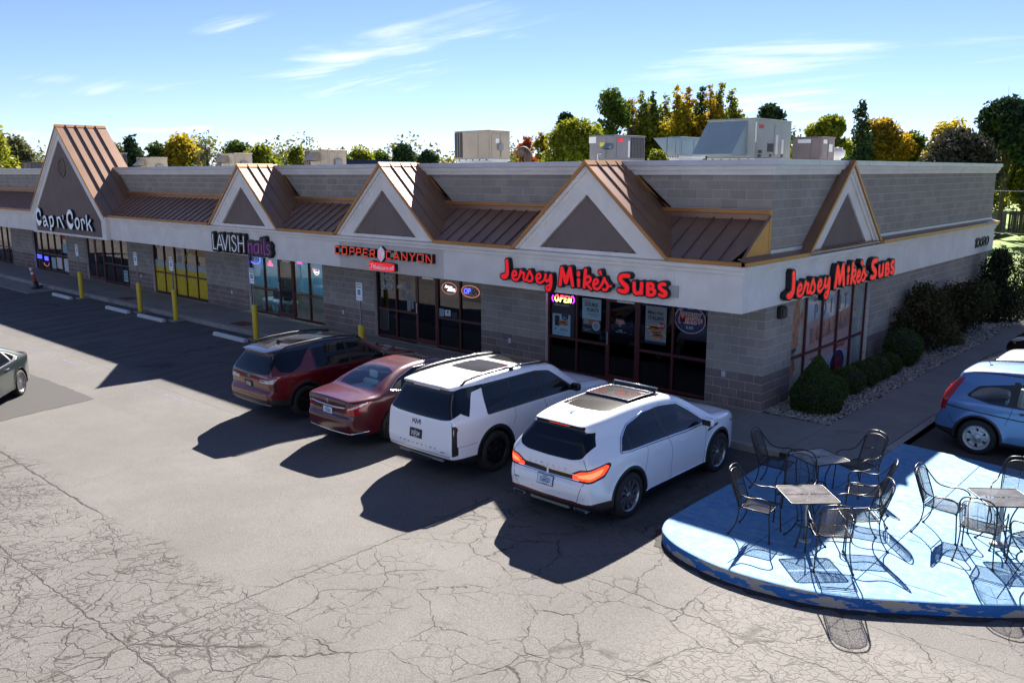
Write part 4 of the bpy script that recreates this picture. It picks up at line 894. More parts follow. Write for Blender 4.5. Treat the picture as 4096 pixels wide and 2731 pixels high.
# ================================================================ lettering built as solid shapes from brush strokes
def stroke_field(strokes, X, Y):
    d = np.full(X.shape, 1e9)
    for st in strokes:
        P = [np.array(q, float) for q in st]
        if len(P) > 2: P = [np.array(q) for q in smooth_path([tuple(q) for q in P], 5)] if st[0] is not None and not getattr(stroke_field, 'sharp', False) else P
        for a, b in zip(P[:-1], P[1:]):
            ex, ey = b[0]-a[0], b[1]-a[1]; L = ex*ex+ey*ey+1e-12; t = np.clip(((X-a[0])*ex+(Y-a[1])*ey)/L, 0, 1)
            d = np.minimum(d, np.hypot(X-a[0]-ex*t, Y-a[1]-ey*t)-(a[2]+(b[2]-a[2])*t))
    return d
def field_solid(fn, box, h, z0, z1, name, mats, parent=None, sides=1):
    """outline of fn<0 on a grid, filled and given thickness z0..z1 (z1 is the front)"""
    x0, x1, y0, y1 = box; nx_ = int((x1-x0)/h)+2; ny_ = int((y1-y0)/h)+2; xs_ = x0+h*np.arange(nx_+1); ys_ = y0+h*np.arange(ny_+1)
    X, Y = np.meshgrid(xs_, ys_, indexing='ij'); F = fn(X, Y); vid = {}; V = []; Fc = []; edge = []
    def key(k, p):
        if k not in vid: vid[k] = len(V); V.append(p)
        return vid[k]
    ins = F < 0
    cells = np.argwhere(ins[:-1,:-1] | ins[1:,:-1] | ins[1:,1:] | ins[:-1,1:])
    for i, j in cells:
        cs = ((i,j),(i+1,j),(i+1,j+1),(i,j+1)); poly = []
        for k in range(4):
            a, b = cs[k], cs[(k+1)%4]
            if ins[a]: poly.append((key(a, (xs_[a[0]], ys_[a[1]])), 0))
            if ins[a] != ins[b]:
                t = F[a]/(F[a]-F[b]); kk = (a, b) if a < b else (b, a); poly.append((key(kk, (xs_[a[0]]+(xs_[b[0]]-xs_[a[0]])*t, ys_[a[1]]+(ys_[b[1]]-ys_[a[1]])*t)), 1))
        if len(poly) > 2:
            Fc.append([p[0] for p in poly]); m = len(poly)
            for q in range(m):
                if poly[q][1] and poly[(q+1)%m][1]: edge.append((poly[q][0], poly[(q+1)%m][0]))
    n = len(V); b = MB(); vs = [(x, y, z1) for x, y in V]+[(x, y, z0) for x, y in V]
    b.add(vs, [tuple(f) for f in Fc], 0); b.v = b.v
    for a, c in edge: b.f.append((c, a, a+n, c+n)); b.m.append(sides); b.sm.append(False)
    me = b.mesh(name, mats); return me
ROTF = Matrix.Rotation(PI/2, 4, 'X')                      # sheet x,y -> wall x,z ; front of the letter looks to -y
def wall_sign(root, letters, yface, h, zf, zb, back, mf, mb, face_h=.004, sharp=False, scale=(1,1), lip=0.0):
    """each letter: a dark can (part) with its bright face (sub-part)"""
    stroke_field.sharp = sharp
    for nm, st in letters:
        st2 = [[(x*scale[0], z*scale[1], r*min(scale)) for x, z, r in s] for s in st]
        allp = [q for s in st2 for q in s]; m = max(q[2] for q in allp)+back+.02
        cx = sum(q[0] for q in allp)/len(allp); cz = sum(q[1] for q in allp)/len(allp)
        bx = (min(q[0] for q in allp)-m, max(q[0] for q in allp)+m, min(q[1] for q in allp)-m, max(q[1] for q in allp)+m)
        f = lambda X, Y, off: stroke_field(st2, X, Y)-off
        can = link('letter', field_solid(lambda X, Y: f(X, Y, back), bx, h, 0, zb, 'letter', [mb, mb]), root); can.matrix_local = Matrix.Translation((0, yface, 0)) @ ROTF
        fc = link('letter_face', field_solid(lambda X, Y: f(X, Y, -lip), bx, h, zb-.01, zb+face_h, 'letter_face', [mf, mf]), can)
    stroke_field.sharp = False
M_sred = mat('red_acrylic_sign_face', (.62,.005,.012), .38, emit=(1,.004,.008), estr=.13); M_sblk = mat('black_sign_return', (.006,.006,.007), .5); M_swht = mat('white_acrylic_sign_face', (.70,.76,.84), .35, emit=(.7,.85,1), estr=.035); M_snavy = mat('dark_sign_return', (.012,.02,.03), .5)
M_spur = mat('purple_acrylic_sign_face', (.36,.05,.40), .35, emit=(.8,.08,.9), estr=.02); M_sredo = mat('orange_red_tube_face', (.75,.045,.012), .3, emit=(1,.05,.01), estr=.10); M_plate = mat('sign_backing_plate', (.42,.40,.37), .6)
M_num = mat('black_numerals', (.006,.006,.006), .45)
def sign_root(name, label, cat, loc=(0,0,0), rotz=0): return thing(name, label, cat, loc, rotz)
s1 = sign_root('shop_sign', 'large red JERSEY MIKE\'S SUBS letter sign on the front fascia', 'sign'); s1['label'] = 'large red letter sign with black edges on the front fascia, nearest the corner'
wall_sign(s1, SIGN_STROKES['jersey'], -1.452, .011, 0, .135, .034, M_sred, M_sblk)
MB().box(-3.05,-2.55,-1.50,-1.452,2.62,2.78).box(-1.75,-1.33,-1.50,-1.452,2.60,2.86).build('raceway', M_plate, s1)
s2 = sign_root('shop_sign', 'red letter sign with black edges on the side fascia above the printed window', 'sign', (.152, .36+6.43*1.38-.06, .0), PI/2)
# the side sign is the same lettering, larger
s2.location = (.152, .40+6.43*1.38, 2.52-2.62*1.2)
for ch in list(s1.children):
    c = ch.copy(); C.objects.link(c); c.parent = s2
    c.matrix_basis = Matrix.Diagonal((1.38,1,1.2,1)) @ Matrix.Translation((0,1.45,0)) @ ch.matrix_basis
    for g_ in list(ch.children):
        d = g_.copy(); C.objects.link(d); d.parent = c
s3 = sign_root('shop_sign', 'orange-red outlined capital letter sign with a white flame emblem', 'sign')
wall_sign(s3, SIGN_STROKES['copper'], -1.458, .008, 0, .12, .012, M_sredo, M_sblk, sharp=True)
em = SIGN_STROKES['emblem']; hexp = [(q[0], q[1]) for q in em[0]]
me = field_solid(lambda X, Y: poly_sdf(X, Y, hexp)-.008, (-11.5,-10.8,2.6,3.3), .010, 0, .10, 'emblem', [M_swht, M_sblk]); e = link('emblem', me, s3); e.matrix_local = Matrix.Translation((0,-1.458,0)) @ ROTF
stroke_field.sharp = False
e2 = link('emblem_lines', field_solid(lambda X, Y: stroke_field(em[1:], X, Y), (-11.45,-10.85,2.65,3.25), .006, .0995, .103, 'emblem_lines', [M_sred, M_sred]), e)
s4 = sign_root('shop_sign', 'small red plaque with white script lettering under the flame emblem', 'sign')
tb = SIGN_STROKES['tob']; tp = [(q[0], q[1]) for q in tb[0]]
e = link('plaque', field_solid(lambda X, Y: poly_sdf(X, Y, tp)-.02, (-12.0,-10.2,2.35,2.85), .012, 0, .13, 'plaque', [M_sred, M_sblk]), s4); e.matrix_local = Matrix.Translation((0,-1.458,0)) @ ROTF
link('plaque_lettering', field_solid(lambda X, Y: stroke_field(SIGN_STROKES['tobtext'], X, Y), (-12.0,-10.2,2.35,2.85), .006, .1295, .136, 'plaque_lettering', [M_swht, M_swht]), e)
link('plaque_lines', field_solid(lambda X, Y: stroke_field(tb[1:], X, Y)+.004, (-12.0,-10.2,2.35,2.85), .006, .1295, .134, 'plaque_lines', [M_swht, M_swht]), e)
s5 = sign_root('shop_sign', 'black shaped sign with thin white capitals and purple lower-case letters', 'sign')
stroke_field.sharp = True
lav = [s for _, l in SIGN_STROKES['lavish'] for s in l]; nai = [s for _, l in SIGN_STROKES['nails'] for s in l]
e = link('backing', field_solid(lambda X, Y: np.minimum(stroke_field(lav, X, Y)-.085, stroke_field(nai, X, Y)-.105), (-21.2,-16.5,2.35,3.3), .016, 0, .15, 'backing', [M_sblk, M_sblk]), s5); e.matrix_local = Matrix.Translation((0,-1.452,0)) @ ROTF
for grp, mm in (('lavish', M_swht), ('nails', M_spur)):
    for nm, st in SIGN_STROKES[grp]:
        stroke_field.sharp = grp == 'lavish' and nm not in 'S'; allp = [q for s in st for q in s]
        bx = (min(q[0] for q in allp)-.06, max(q[0] for q in allp)+.06, min(q[1] for q in allp)-.06, max(q[1] for q in allp)+.06)
        link('letter', field_solid(lambda X, Y: stroke_field(st, X, Y), bx, .008, .145, .158, 'letter', [mm, mm]), e)
stroke_field.sharp = False
s6 = sign_root('shop_sign', 'white bubbly letter sign on the tall brown gable', 'sign')
wall_sign(s6, SIGN_STROKES['cap'], -1.592, .016, 0, .13, .004, M_swht, M_snavy, face_h=.006)
s7 = sign_root('street_number', 'black script street number on the far end of the side fascia', 'street number')
for nm, st in SIGN_STROKES['num']:
    st = [[(q[0], q[1], q[2]*.62) for q in s] for s in st]; allp = [q for s in st for q in s]; bx = (min(q[0] for q in allp)-.08, max(q[0] for q in allp)+.08, min(q[1] for q in allp)-.08, max(q[1] for q in allp)+.08)
    o = link('numeral', field_solid(lambda X, Y: stroke_field(st, X, Y)*1.0+.0, bx, .014, 0, .04, 'numeral', [M_num, M_num]), s7); o.matrix_local = Matrix.Translation((.151,0,0)) @ Matrix.Rotation(PI/2,4,'Z') @ ROTF

# ================================================================ things stuck on or hung in the windows
YG = .1435            # just clear of the panes (front of the glass is at y .145)
def col(name, c, r=.5, e=0): return mat(name, c, r, emit=c if e else None, estr=e)
M_teal = col('pale_teal_print', (.28,.45,.48)); M_dk = col('near_black_print', (.012,.014,.02)); M_navy = col('navy_print', (.012,.025,.085)); M_red = col('red_print', (.42,.02,.02)); M_cream = col('cream_print', (.62,.58,.50)); M_bun = mat('bread_print', (.42,.24,.09), .6, var=.35, vscale=14); M_fill = mat('filling_print', (.30,.10,.06), .6, var=.6, vscale=30); M_gry = col('grey_print', (.22,.24,.25)); M_yel = mat('yellow_beer_print', (.55,.40,.008), .3, var=.18, vscale=9); M_foam = mat('foam_print', (.36,.41,.38), .4, var=.1, vscale=6); M_orng = col('orange_print', (.42,.20,.03)); M_ppr = col('white_paper', (.55,.58,.58))
def neon(name, c, e): return mat(name, c, .4, emit=c, estr=e)
N_blue = neon('blue_neon', (.06,.07,1.0), 1.2); N_red = neon('red_neon', (.8,.25,.2), .18); N_pink = neon('pink_neon', (1.0,.14,.30), .5); N_mag = neon('magenta_neon', (.9,.03,.32), .8); N_whi = neon('white_neon', (.85,.88,1.0), .6); N_pur = neon('purple_led', (.28,.02,1.0), 1.6); N_yel = neon('yellow_led', (.95,.85,.22), 1.0); N_rd2 = neon('red_led', (1.0,.05,.09), 1.1); N_off = mat('unlit_tube', (.30,.34,.36), .4); N_orl = neon('orange_led', (1.0,.42,.10), 1.0)
def wtext(root, x, z, txt, size, m, y=YG-.004, sx=.8, shear=0, bold=0, name='lettering', align='CENTER', depth=.001, roty=0):
    o = link(name, text_mesh(txt, size, m, depth, sx=sx, shear=shear, bold=bold, align=align), root); o.matrix_local = Matrix.Translation((x, y, z)) @ Matrix.Rotation(roty,4,'Y') @ ROTF; return o
def panel(root, x0, x1, z0, z1, m, name='sheet', y=YG, t=.0012): return MB().box(x0, x1, y-t, y, z0, z1).build(name, m, root)
def disc(root, x, z, rx, rz, m, name='disc', y=YG, t=.0012, n=40):
    pts = [(x+rx*math.cos(2*PI*k/n), y, z+rz*math.sin(2*PI*k/n)) for k in range(n)]; return MB().prism(pts, (0,-t,0)).build(name, m, root)
def tubes(root, paths, r, m, name='tube', y=YG-.012, closed=False): 
    b = MB()
    for p in paths: b.tube([(x, y, z) for x, z in p], r, 6, closed=closed)
    return b.build(name, m, root)
def ell(x, z, rx, rz, a0=0, a1=360, n=28): return [(x+rx*math.cos(math.radians(a0+(a1-a0)*k/n)), z+rz*math.sin(math.radians(a0+(a1-a0)*k/n))) for k in range(n+1)]
def sandwich(root, x, z, s):
    for dx, dz, w in ((-.02,.0,1.0),):
        for (zz, hh, m_) in ((.075,.055,M_bun),(.03,.035,M_cream),(-.005,.035,M_fill),(-.055,.045,M_bun)):
            pts = [(x+s*(.26*w*math.cos(2*PI*k/18)*(1 if abs(math.cos(2*PI*k/18)) < .9 else .97)), YG-.003, z+s*(zz+hh*math.sin(2*PI*k/18))) for k in range(18)]
            MB().prism(pts, (0,-.0006-(.0004 if m_ is M_fill else 0),0)).build('sandwich_picture', m_, root)
# -- sandwich shop
t = thing('led_open_sign', 'lit red and yellow OPEN sign between purple brackets, top of the sandwich shop window', 'sign', (-5.82, YG, 1.97))
for dz, m_, txt in ((.0,N_yel,'OPEN'),): 
    pass
for k, (zz, hh, m_) in enumerate(((.055,.0,N_rd2),(.0,.0,N_orl),(-.045,.0,N_yel))): pass
b = [('O',[[(-.23,.07,.016),(-.27,.0,.018),(-.23,-.075,.018),(-.18,-.07,.018),(-.15,.0,.018),(-.18,.075,.018),(-.23,.07,.018)]]),('P',[[(-.09,-.08,.018),(-.06,.075,.018)],[(-.06,.075,.018),(.01,.07,.018),(.0,.01,.018),(-.07,-.005,.018)]]),('E',[[(.15,.075,.018),(.08,.07,.018),(.055,-.08,.018),(.13,-.08,.018)],[(.07,.0,.016),(.13,.0,.016)]]),('N',[[(.18,-.08,.018),(.21,.075,.018),(.26,-.08,.018),(.29,.075,.018)]])]
for nm, st in b:
    for lo, hi, m_ in ((.03,.2,N_rd2),(-.02,.03,N_orl),(-.2,-.02,N_yel)):
        stroke_field.sharp = nm != 'O'
        o = link('letter', field_solid(lambda X, Y: np.maximum(stroke_field(st, X, Y), np.maximum(Y-hi, lo-Y)), (-.32,.34,-.12,.12), .006, 0, .01, 'letter', [m_, m_]), t); o.matrix_local = ROTF
stroke_field.sharp = False
o = MB(); o.tube([(.33,-.01,.10),(.385,-.01,.04),(.385,-.01,-.04),(.34,-.01,-.09)], .015, 6); o.build('bracket', N_pur, t)
o = MB(); o.tube([(-.33,-.01,.06),(-.365,-.01,.0),(-.35,-.01,-.06),(-.32,-.01,-.10)], .015, 6); o.build('bracket', N_pur, t)
t = thing('window_poster', 'dark poster with a sandwich and drink and the price $9, under the lit OPEN sign', 'poster', (0,0,0))
panel(t, -6.20, -5.42, .955, 1.86, M_dk, y=YG+.0008); wtext(t, -5.86, 1.79, 'STUDENT & FACULTY', .075, M_ppr, sx=.72); panel(t, -6.17, -5.56, .97, 1.55, M_teal, y=YG-.001); panel(t, -6.09, -5.93, 1.22, 1.50, M_dk, 'drink_picture', YG-.0025)
disc(t, -5.74, 1.50, .12, .11, M_navy, y=YG-.003); wtext(t, -5.74, 1.52, 'Jersey', .06, M_red, y=YG-.006); wtext(t, -5.74, 1.46, "Mike's", .06, M_cream, y=YG-.006); sandwich(t, -5.80, 1.31, .72)
wtext(t, -6.06, 1.14, '$9', .09, M_dk); wtext(t, -5.78, 1.15, 'Any Regular Sub &', .04, M_dk); wtext(t, -5.78, 1.11, 'Chips/Fountain Drink', .04, M_dk); wtext(t, -5.86, 1.03, 'ORDER AT THE COUNTER  |  IN THE APP', .022, M_navy)
t = thing('window_poster', 'pale poster reading DOUBLE POINTS with a round blue seal', 'poster')
panel(t, -5.165, -4.56, 1.16, 2.06, M_teal, y=YG+.0006); wtext(t, -5.02, 1.985, 'COME EARN', .055, M_red); wtext(t, -4.88, 1.90, 'DOUBLE', .135, M_dk, sx=.82, shear=.15, bold=.004); wtext(t, -4.83, 1.76, 'POINTS', .135, M_dk, sx=.82, shear=.15, bold=.004); wtext(t, -4.80, 1.655, 'SUNDAYS & MONDAYS', .055, M_red, sx=.7); wtext(t, -4.76, 1.61, 'with your MyMike app', .03, M_dk)
panel(t, -5.165, -4.56, 1.16, 1.52, M_dk, 'picture', YG-.0015); panel(t, -5.12, -4.95, 1.38, 1.53, M_gry, 'picture', YG-.003); panel(t, -4.95, -4.60, 1.37, 1.52, M_fill, 'picture', YG-.0032); disc(t, -4.71, 1.36, .125, .12, M_teal, y=YG-.0045); disc(t, -4.71, 1.36, .09, .085, M_gry, y=YG-.006); wtext(t, -5.0, 1.26, 'Shore points on every order,', .028, M_ppr); wtext(t, -5.0, 1.22, 'redeem for free subs', .028, M_ppr)
t = thing('window_poster', 'grey poster of stacked sandwiches priced $8.95, right of the sandwich shop door', 'poster')
panel(t, -3.205, -2.605, 1.13, 2.06, M_gry, y=YG+.0006); wtext(t, -2.92, 1.90, "Mike's Hot", .12, M_dk, sx=.82, bold=.003); wtext(t, -2.90, 1.77, 'ITALIAN', .14, M_dk, sx=.85, bold=.004); wtext(t, -2.91, 1.68, 'SLICED FRESH WITH HOT CHERRY PEPPERS', .022, M_dk); sandwich(t, -2.93, 1.50, .95); sandwich(t, -2.84, 1.33, .85); panel(t, -3.205, -2.605, 1.13, 1.20, M_dk, 'strip', YG-.002); disc(t, -2.73, 1.60, .10, .085, M_red, y=YG-.003); wtext(t, -2.745, 1.60, '$8.95', .09, M_ppr, y=YG-.007, sx=.9); disc(t, -3.10, 1.17, .04, .04, M_navy, y=YG-.004)
def oval_logo(x, z, rx, rz, label, y=YG):
    t = thing('window_decal', label, 'window sticker'); disc(t, x, z, rx, rz, M_ppr, 'rim', y); disc(t, x, z, rx*.965, rz*.965, M_red, 'ring', y-.0015); disc(t, x, z, rx*.93, rz*.93, M_navy, 'field', y-.003)
    k = rx/.42
    for dx, dz, s_, txt in ((.0,.38,.24,'Jersey'),(.03,-.02,.26,"Mike's")):
        wtext(t, x+dx*rx, z+dz*rz, txt, s_*k, M_cream, y=y-.0055, bold=.016*k, shear=.1, sx=.95); wtext(t, x+dx*rx, z+dz*rz, txt, s_*k, M_red, y=y-.0085, bold=.002*k, shear=.1, sx=.95)
    wtext(t, x, z-.58*rz, 'SUBS', .095*k, M_ppr, y=y-.006, sx=1.0); wtext(t, x, z+.78*rz, 'SINCE 1956', .035*k, M_ppr, y=y-.006)
    return t
oval_logo(-1.965, 1.84, .42, .33, 'large navy oval sandwich sticker in the window nearest the corner')
oval_logo(-3.94, 1.545, .175, .135, 'small navy oval sandwich sticker on the sandwich shop door', .118-.004)
t = thing('door_notice', 'opening hours and small stickers on the sandwich shop door', 'notice')
yd = .1135-.004
for x, z, w, h, m_ in ((-4.19,1.60,.03,.09,M_cream),(-4.17,1.46,.08,.06,M_ppr),(-4.16,1.38,.09,.07,M_teal),(-4.17,1.24,.08,.08,M_navy),(-3.60,1.56,.08,.17,M_teal),(-3.60,1.38,.05,.05,M_ppr),(-3.62,1.29,.11,.05,M_teal)): panel(t, x-w/2, x+w/2, z-h/2, z+h/2, m_, 'sticker', yd)
wtext(t, -3.92, 1.35, 'HOURS', .04, M_ppr, y=yd-.003); wtext(t, -3.90, 1.305, 'MON-SAT 10:00 AM - 9:00 PM', .03, M_ppr, y=yd-.003)
# -- tobacconist
t = thing('window_lettering', 'white striped SMOKE SHOP letters in the first pane of the tobacconist', 'window sticker')
t['label'] = 'white striped letters reading SMOK SHOP in the first tobacconist pane'
def striped(root, x, z, txt, size, sx):
    me = text_mesh(txt, size, M_whp, .001, sx=sx, bold=.006); o = link('lettering', me, root); o.matrix_local = Matrix.Translation((x, YG-.003, z)) @ ROTF
    for k in range(7): MB().box(x-size*1.35*sx*1.0, x+size*1.35*sx, YG-.0052, YG-.0048, z-size*.33+k*size*.11, z-size*.33+k*size*.11+size*.03).build('stripe', M_strp, root)
M_whp = col('white_window_letter', (.62,.68,.70)); M_strp = col('thin_dark_stripe', (.10,.11,.11))
striped(t, -13.12, 1.94, 'SMOK', .30, .80); striped(t, -13.09, 1.64, 'SHOP', .30, .76)
t = thing('neon_sign', 'red oval neon with white and blue script in the tobacconist window', 'neon sign')
tubes(t, [ell(-10.19, 1.855, .32, .175)], .010, N_red); wtext(t, -10.23, 1.90, 'Arturo', .15, N_whi, y=YG-.012, shear=.35, sx=.75, depth=.003); wtext(t, -10.10, 1.84, 'Fuente', .15, N_whi, y=YG-.012, shear=.35, sx=.75, depth=.003); wtext(t, -10.10, 1.785, 'CIGAR FACTORY', .06, N_whi, y=YG-.012, sx=.8, depth=.002); panel(t, -10.38, -9.98, 1.72, 1.75, N_blue if False else M_gry, 'base', YG-.01)
t = thing('neon_sign', 'oval neon OPEN sign, blue O and P lit, in the last tobacconist pane', 'neon sign')
tubes(t, [ell(-9.29, 1.84, .37, .175)], .012, N_red)
for k, (ch, m_) in enumerate((('O',N_blue),('P',N_blue),('E',N_off),('N',N_off))): wtext(t, -9.50+k*.135, 1.835, ch, .24, m_, y=YG-.014, shear=.25, sx=.85, bold=.002, depth=.004)
for lab, recs in (('white papers taped in the second tobacconist pane', [(-12.18,-11.95,1.62,1.90),(-12.40,-12.20,1.33,1.61),(-12.15,-11.98,.97,1.52),(-11.95,-11.84,1.05,1.45),(-12.62,-12.36,1.64,1.76)]),):
    t = thing('window_notices', lab, 'notice')
    for i, (a, c, z0, z1) in enumerate(recs): panel(t, a, c, z0, z1, M_gry if i != 4 else M_ppr, 'paper'); 
    for i, (a, c, z0, z1) in enumerate(recs):
        for k in range(4): panel(t, a+.02, c-.02, z1-.04-k*.055, z1-.03-k*.055, M_dk, 'print_line', YG-.002)
t = thing('window_notices', 'three notices in a row above the rail, right of the tobacconist door', 'notice')
for a, c, z0, z1, m_ in ((-10.68,-10.46,.97,1.20,M_teal),(-10.42,-10.16,1.00,1.19,M_ppr),(-10.12,-9.88,.97,1.15,M_dk)): panel(t, a, c, z0, z1, m_, 'paper')
panel(t, -10.31, -10.26, 1.09, 1.15, M_dk, 'picture', YG-.002)
for k in range(4): panel(t, -10.66, -10.48, 1.16-k*.05, 1.17-k*.05, M_dk, 'print_line', YG-.002)
t = thing('window_poster', 'dark framed poster in the low first pane of the tobacconist', 'poster'); 
tubes(t, [[(-13.50,.90),(-13.08,.88),(-13.08,.22),(-13.50,.24)]], .006, M_gry, 'frame', closed=True); panel(t, -13.49, -13.09, .24, .88, M_dk)
t = thing('door_notice', 'tobacconist door lettering with opening hours', 'notice'); yd = .1135-.004
wtext(t, -11.22, 1.66, 'COPPER', .10, M_red, y=yd, sx=.95); wtext(t, -11.22, 1.58, 'CANYON', .10, M_red, y=yd, sx=.95); wtext(t, -11.22, 1.49, 'HOURS', .06, M_ppr, y=yd); wtext(t, -11.22, 1.43, 'MONDAY - SATURDAY', .045, M_ppr, y=yd); wtext(t, -11.22, 1.38, '10:00AM - 8:00PM', .045, M_ppr, y=yd); wtext(t, -11.22, 1.31, 'SUNDAY', .045, M_ppr, y=yd); wtext(t, -11.22, 1.26, '11:00AM - 5:00PM', .045, M_ppr, y=yd)
# -- nail salon
t = thing('neon_sign', 'blue-bordered OPEN sign at the top of the nail salon window', 'neon sign')
tubes(t, [ell(-21.0, 2.02, .38, .17)], .013, N_blue); 
for k, ch in enumerate('OPEN'): wtext(t, -21.2+k*.135, 2.03, ch, .22, N_off, y=YG-.014, sx=.8, depth=.004)
for x, z, w, lines, m_, lab in ((-19.95,1.93,.36,('GEL','PEDICURE'),N_pink,'small pink neon lettering in the second nail salon pane'),(-18.0,2.03,.42,('NAILS',),N_mag,'magenta neon lettering in the pane right of the salon door')):
    t = thing('neon_sign', lab, 'neon sign')
    for k, l in enumerate(lines): wtext(t, x, z+.05-k*.11, l, .13, m_, y=YG-.01, sx=.85 if len(l) < 6 else .62, bold=.002, depth=.003)
t = thing('neon_sign', 'pink and white round neon in the last nail salon pane', 'neon sign')
tubes(t, [ell(-16.98, 1.86, .15, .13, -200, 20)], .008, N_whi); wtext(t, -17.08, 1.90, 'WALK IN', .08, N_pink, y=YG-.012, sx=.8, depth=.003); wtext(t, -17.0, 1.82, 'Welcome', .075, N_whi, y=YG-.012, sx=.8, depth=.003)
M_blind = NT('pale_roller_blind'); _d = M_blind.n('ShaderNodeBsdfDiffuse'); _d.inputs[0].default_value = (.58,.76,.82,1); _t = M_blind.n('ShaderNodeBsdfTranslucent'); _t.inputs[0].default_value = (.45,.70,.78,1); _x = M_blind.n('ShaderNodeMixShader'); M_blind.l(_d.outputs[0], _x.inputs[1]); M_blind.l(_t.outputs[0], _x.inputs[2]); M_blind.l(_x.outputs[0], M_blind.out.inputs[0]); M_blind = M_blind.mat
M_blindglow = mat('lit_lamp_panel', (.9,.9,.9), .5, emit=(.85,.95,1.0), estr=2.2)  # glow for unseen panels added inside the salon to brighten its blinds
for k, xx in enumerate((-20.4,-17.4)):
    t = thing('ceiling_lamp', ['lit ceiling lamp panel inside the nail salon, left of its door','lit ceiling lamp panel inside the nail salon, right of its door'][k], 'lamp', (xx, 1.05, 2.62), 0, 'lit lamps in the nail salon'); MB().box(-.9,.9,-.3,.3,-.03,0).build('lamp_panel', M_blindglow, t); MB().box(-.93,.93,-.33,.33,-.005,.02).build('lamp_frame', M_swht, t)
for i, (a, c) in enumerate(((-21.28,-20.40),(-20.33,-19.45),(-18.36,-17.48),(-17.40,-16.52))):
    o = MB().box(a, c, .23, .236, 1.0, 2.42).build('roller_blind', M_blind); tag(o, ['first pale roller blind in the nail salon window, under the OPEN sign','second pale roller blind, left of the salon door','third pale roller blind, right of the salon door','last pale roller blind, nearest the tobacconist'][i], 'blind', 'roller blinds in the nail salon')
t = thing('door_notice', 'white opening hours table on the nail salon door', 'notice')
wtext(t, -19.06, 1.60, 'OPENING HOURS', .045, M_ppr, y=yd)
for k, dname in enumerate(('MON','TUE','WED','THU','FRI','SAT','SUN')): wtext(t, -19.20, 1.53-k*.058, dname, .045, M_ppr, y=yd); wtext(t, -18.97, 1.53-k*.058, '9:30-7:00', .045, M_ppr, y=yd)
# salon seats behind the low panes
M_sofa = mat('pale_salon_upholstery', (.50,.60,.62), .6); M_cush = mat('patterned_cushion', (.05,.06,.07), .7, var=.6, vscale=12); M_chairw = mat('white_plastic_seat', (.55,.62,.64), .4)
def bench(x, lab):
    t = thing('salon_bench', lab, 'bench', (x, .75, 0)); MB().box(-.42,.42,-.28,.28,.28,.46,0,.05).build('seat', M_sofa, t)
    for sx_ in (-1,1):
        for sy_ in (-1,1): MB().box(sx_*.34-.04, sx_*.34+.04, sy_*.2-.04, sy_*.2+.04, 0, .29, 0, .01).build('leg', M_sofa, t)
    return t
bench(-20.85, 'pale upholstered bench behind the first low salon pane'); bench(-19.95, 'pale upholstered bench beside the salon door')
for x, lab in ((-20.6,'dark patterned cushion on the left salon bench'),(-19.9,'dark patterned cushion on the bench by the salon door')):
    o = MB().box(-.25,.25,-.07,.07,-.2,.2,0,.05).build('cushion', M_cush, None, (x,.78,.66)); tag(o, lab, 'cushion')
t = thing('salon_chair', 'white shell chair with black legs behind the last salon pane', 'chair', (-16.95, .7, 0))
pts = [(-.24,.22,.86),(-.22,.2,.6),(-.2,.16,.46),(-.2,-.2,.44)]
b = MB(); vs = []
for i, (hx, y_, z_) in enumerate(((.20,.26,.88),(.23,.22,.70),(.24,.17,.52),(.24,.05,.45),(.22,-.22,.46))):
    for k in range(5): u = -1+k*.5; vs.append((hx*u, y_-.06*u*u*(1 if i < 3 else 0), z_+.03*u*u*(1 if i >= 3 else 0)))
b.add(vs, [(i*5+k, i*5+k+1, (i+1)*5+k+1, (i+1)*5+k) for i in range(4) for k in range(4)], 0, True); b.build('seat_shell', M_chairw, t)
for sx_ in (-1,1):
    for sy_ in (-1,1): MB().tube([(sx_*.12,sy_*.1,.44),(sx_*.22,sy_*.2,0)], .012, 6).build('leg', M_sblk, t)
# -- steel litter bin behind the sandwich shop window
t = thing('litter_bin', 'tall steel litter bin behind the low pane right of the sandwich shop door', 'bin', (-3.0, .62, 0)); M_steel = mat('brushed_steel_bin', (.30,.34,.36), .35, .8)
MB().lathe([(.17,0),(.18,.02),(.18,.62),(.17,.63)], 24).build('bin_body', M_steel, t); MB().lathe([(.185,.63),(.19,.66),(.19,.74),(.14,.78),(.001,.79)], 24).build('bin_lid', M_silver, t)
# -- bottle shop: beer-glass film, foam line ragged, yellow below
a0, c0 = OPEN[3][0], OPEN[3][1]; w = (c0-a0)/5; random.seed(5)
flm = thing('window_film', 'beer picture film covering the window left of the nail salon: white foam over yellow', 'window film')
for i in range(5):
    x0 = a0+w*i+(.05 if i == 0 else .025); x1 = a0+w*(i+1)-(.05 if i == 4 else .025)
    MB().box(x0, x1, YG-.0012, YG, .07, .885).build('yellow_film', M_yel, flm); 
    n = 14; top = [(x0+(x1-x0)*k/n, 1.44+random.uniform(-.02,.02)+.03*math.sin(k*.9+i*2)) for k in range(n+1)]; mid = [(x0+(x1-x0)*k/n, 1.17+random.uniform(-.012,.012)+.02*math.sin(k*.7+i)) for k in range(n+1)]
    MB().prism([(x0,YG,.955),(x1,YG,.955)]+[(x,YG,z) for x,z in mid[::-1]], (0,-.0012,0)).build('yellow_film', M_yel, flm)
    MB().prism([(x,YG,z+.002) for x,z in mid]+[(x,YG,z) for x,z in top[::-1]], (0,-.0012,0)).build('foam_film', M_foam, flm)
MB().tube([(-26.55,YG-.004,1.46),(-26.50,YG-.004,1.75),(-26.35,YG-.004,1.93),(-26.1,YG-.004,2.0)], [.03,.03,.025,.02], 6).build('poured_beer', M_yel, flm)
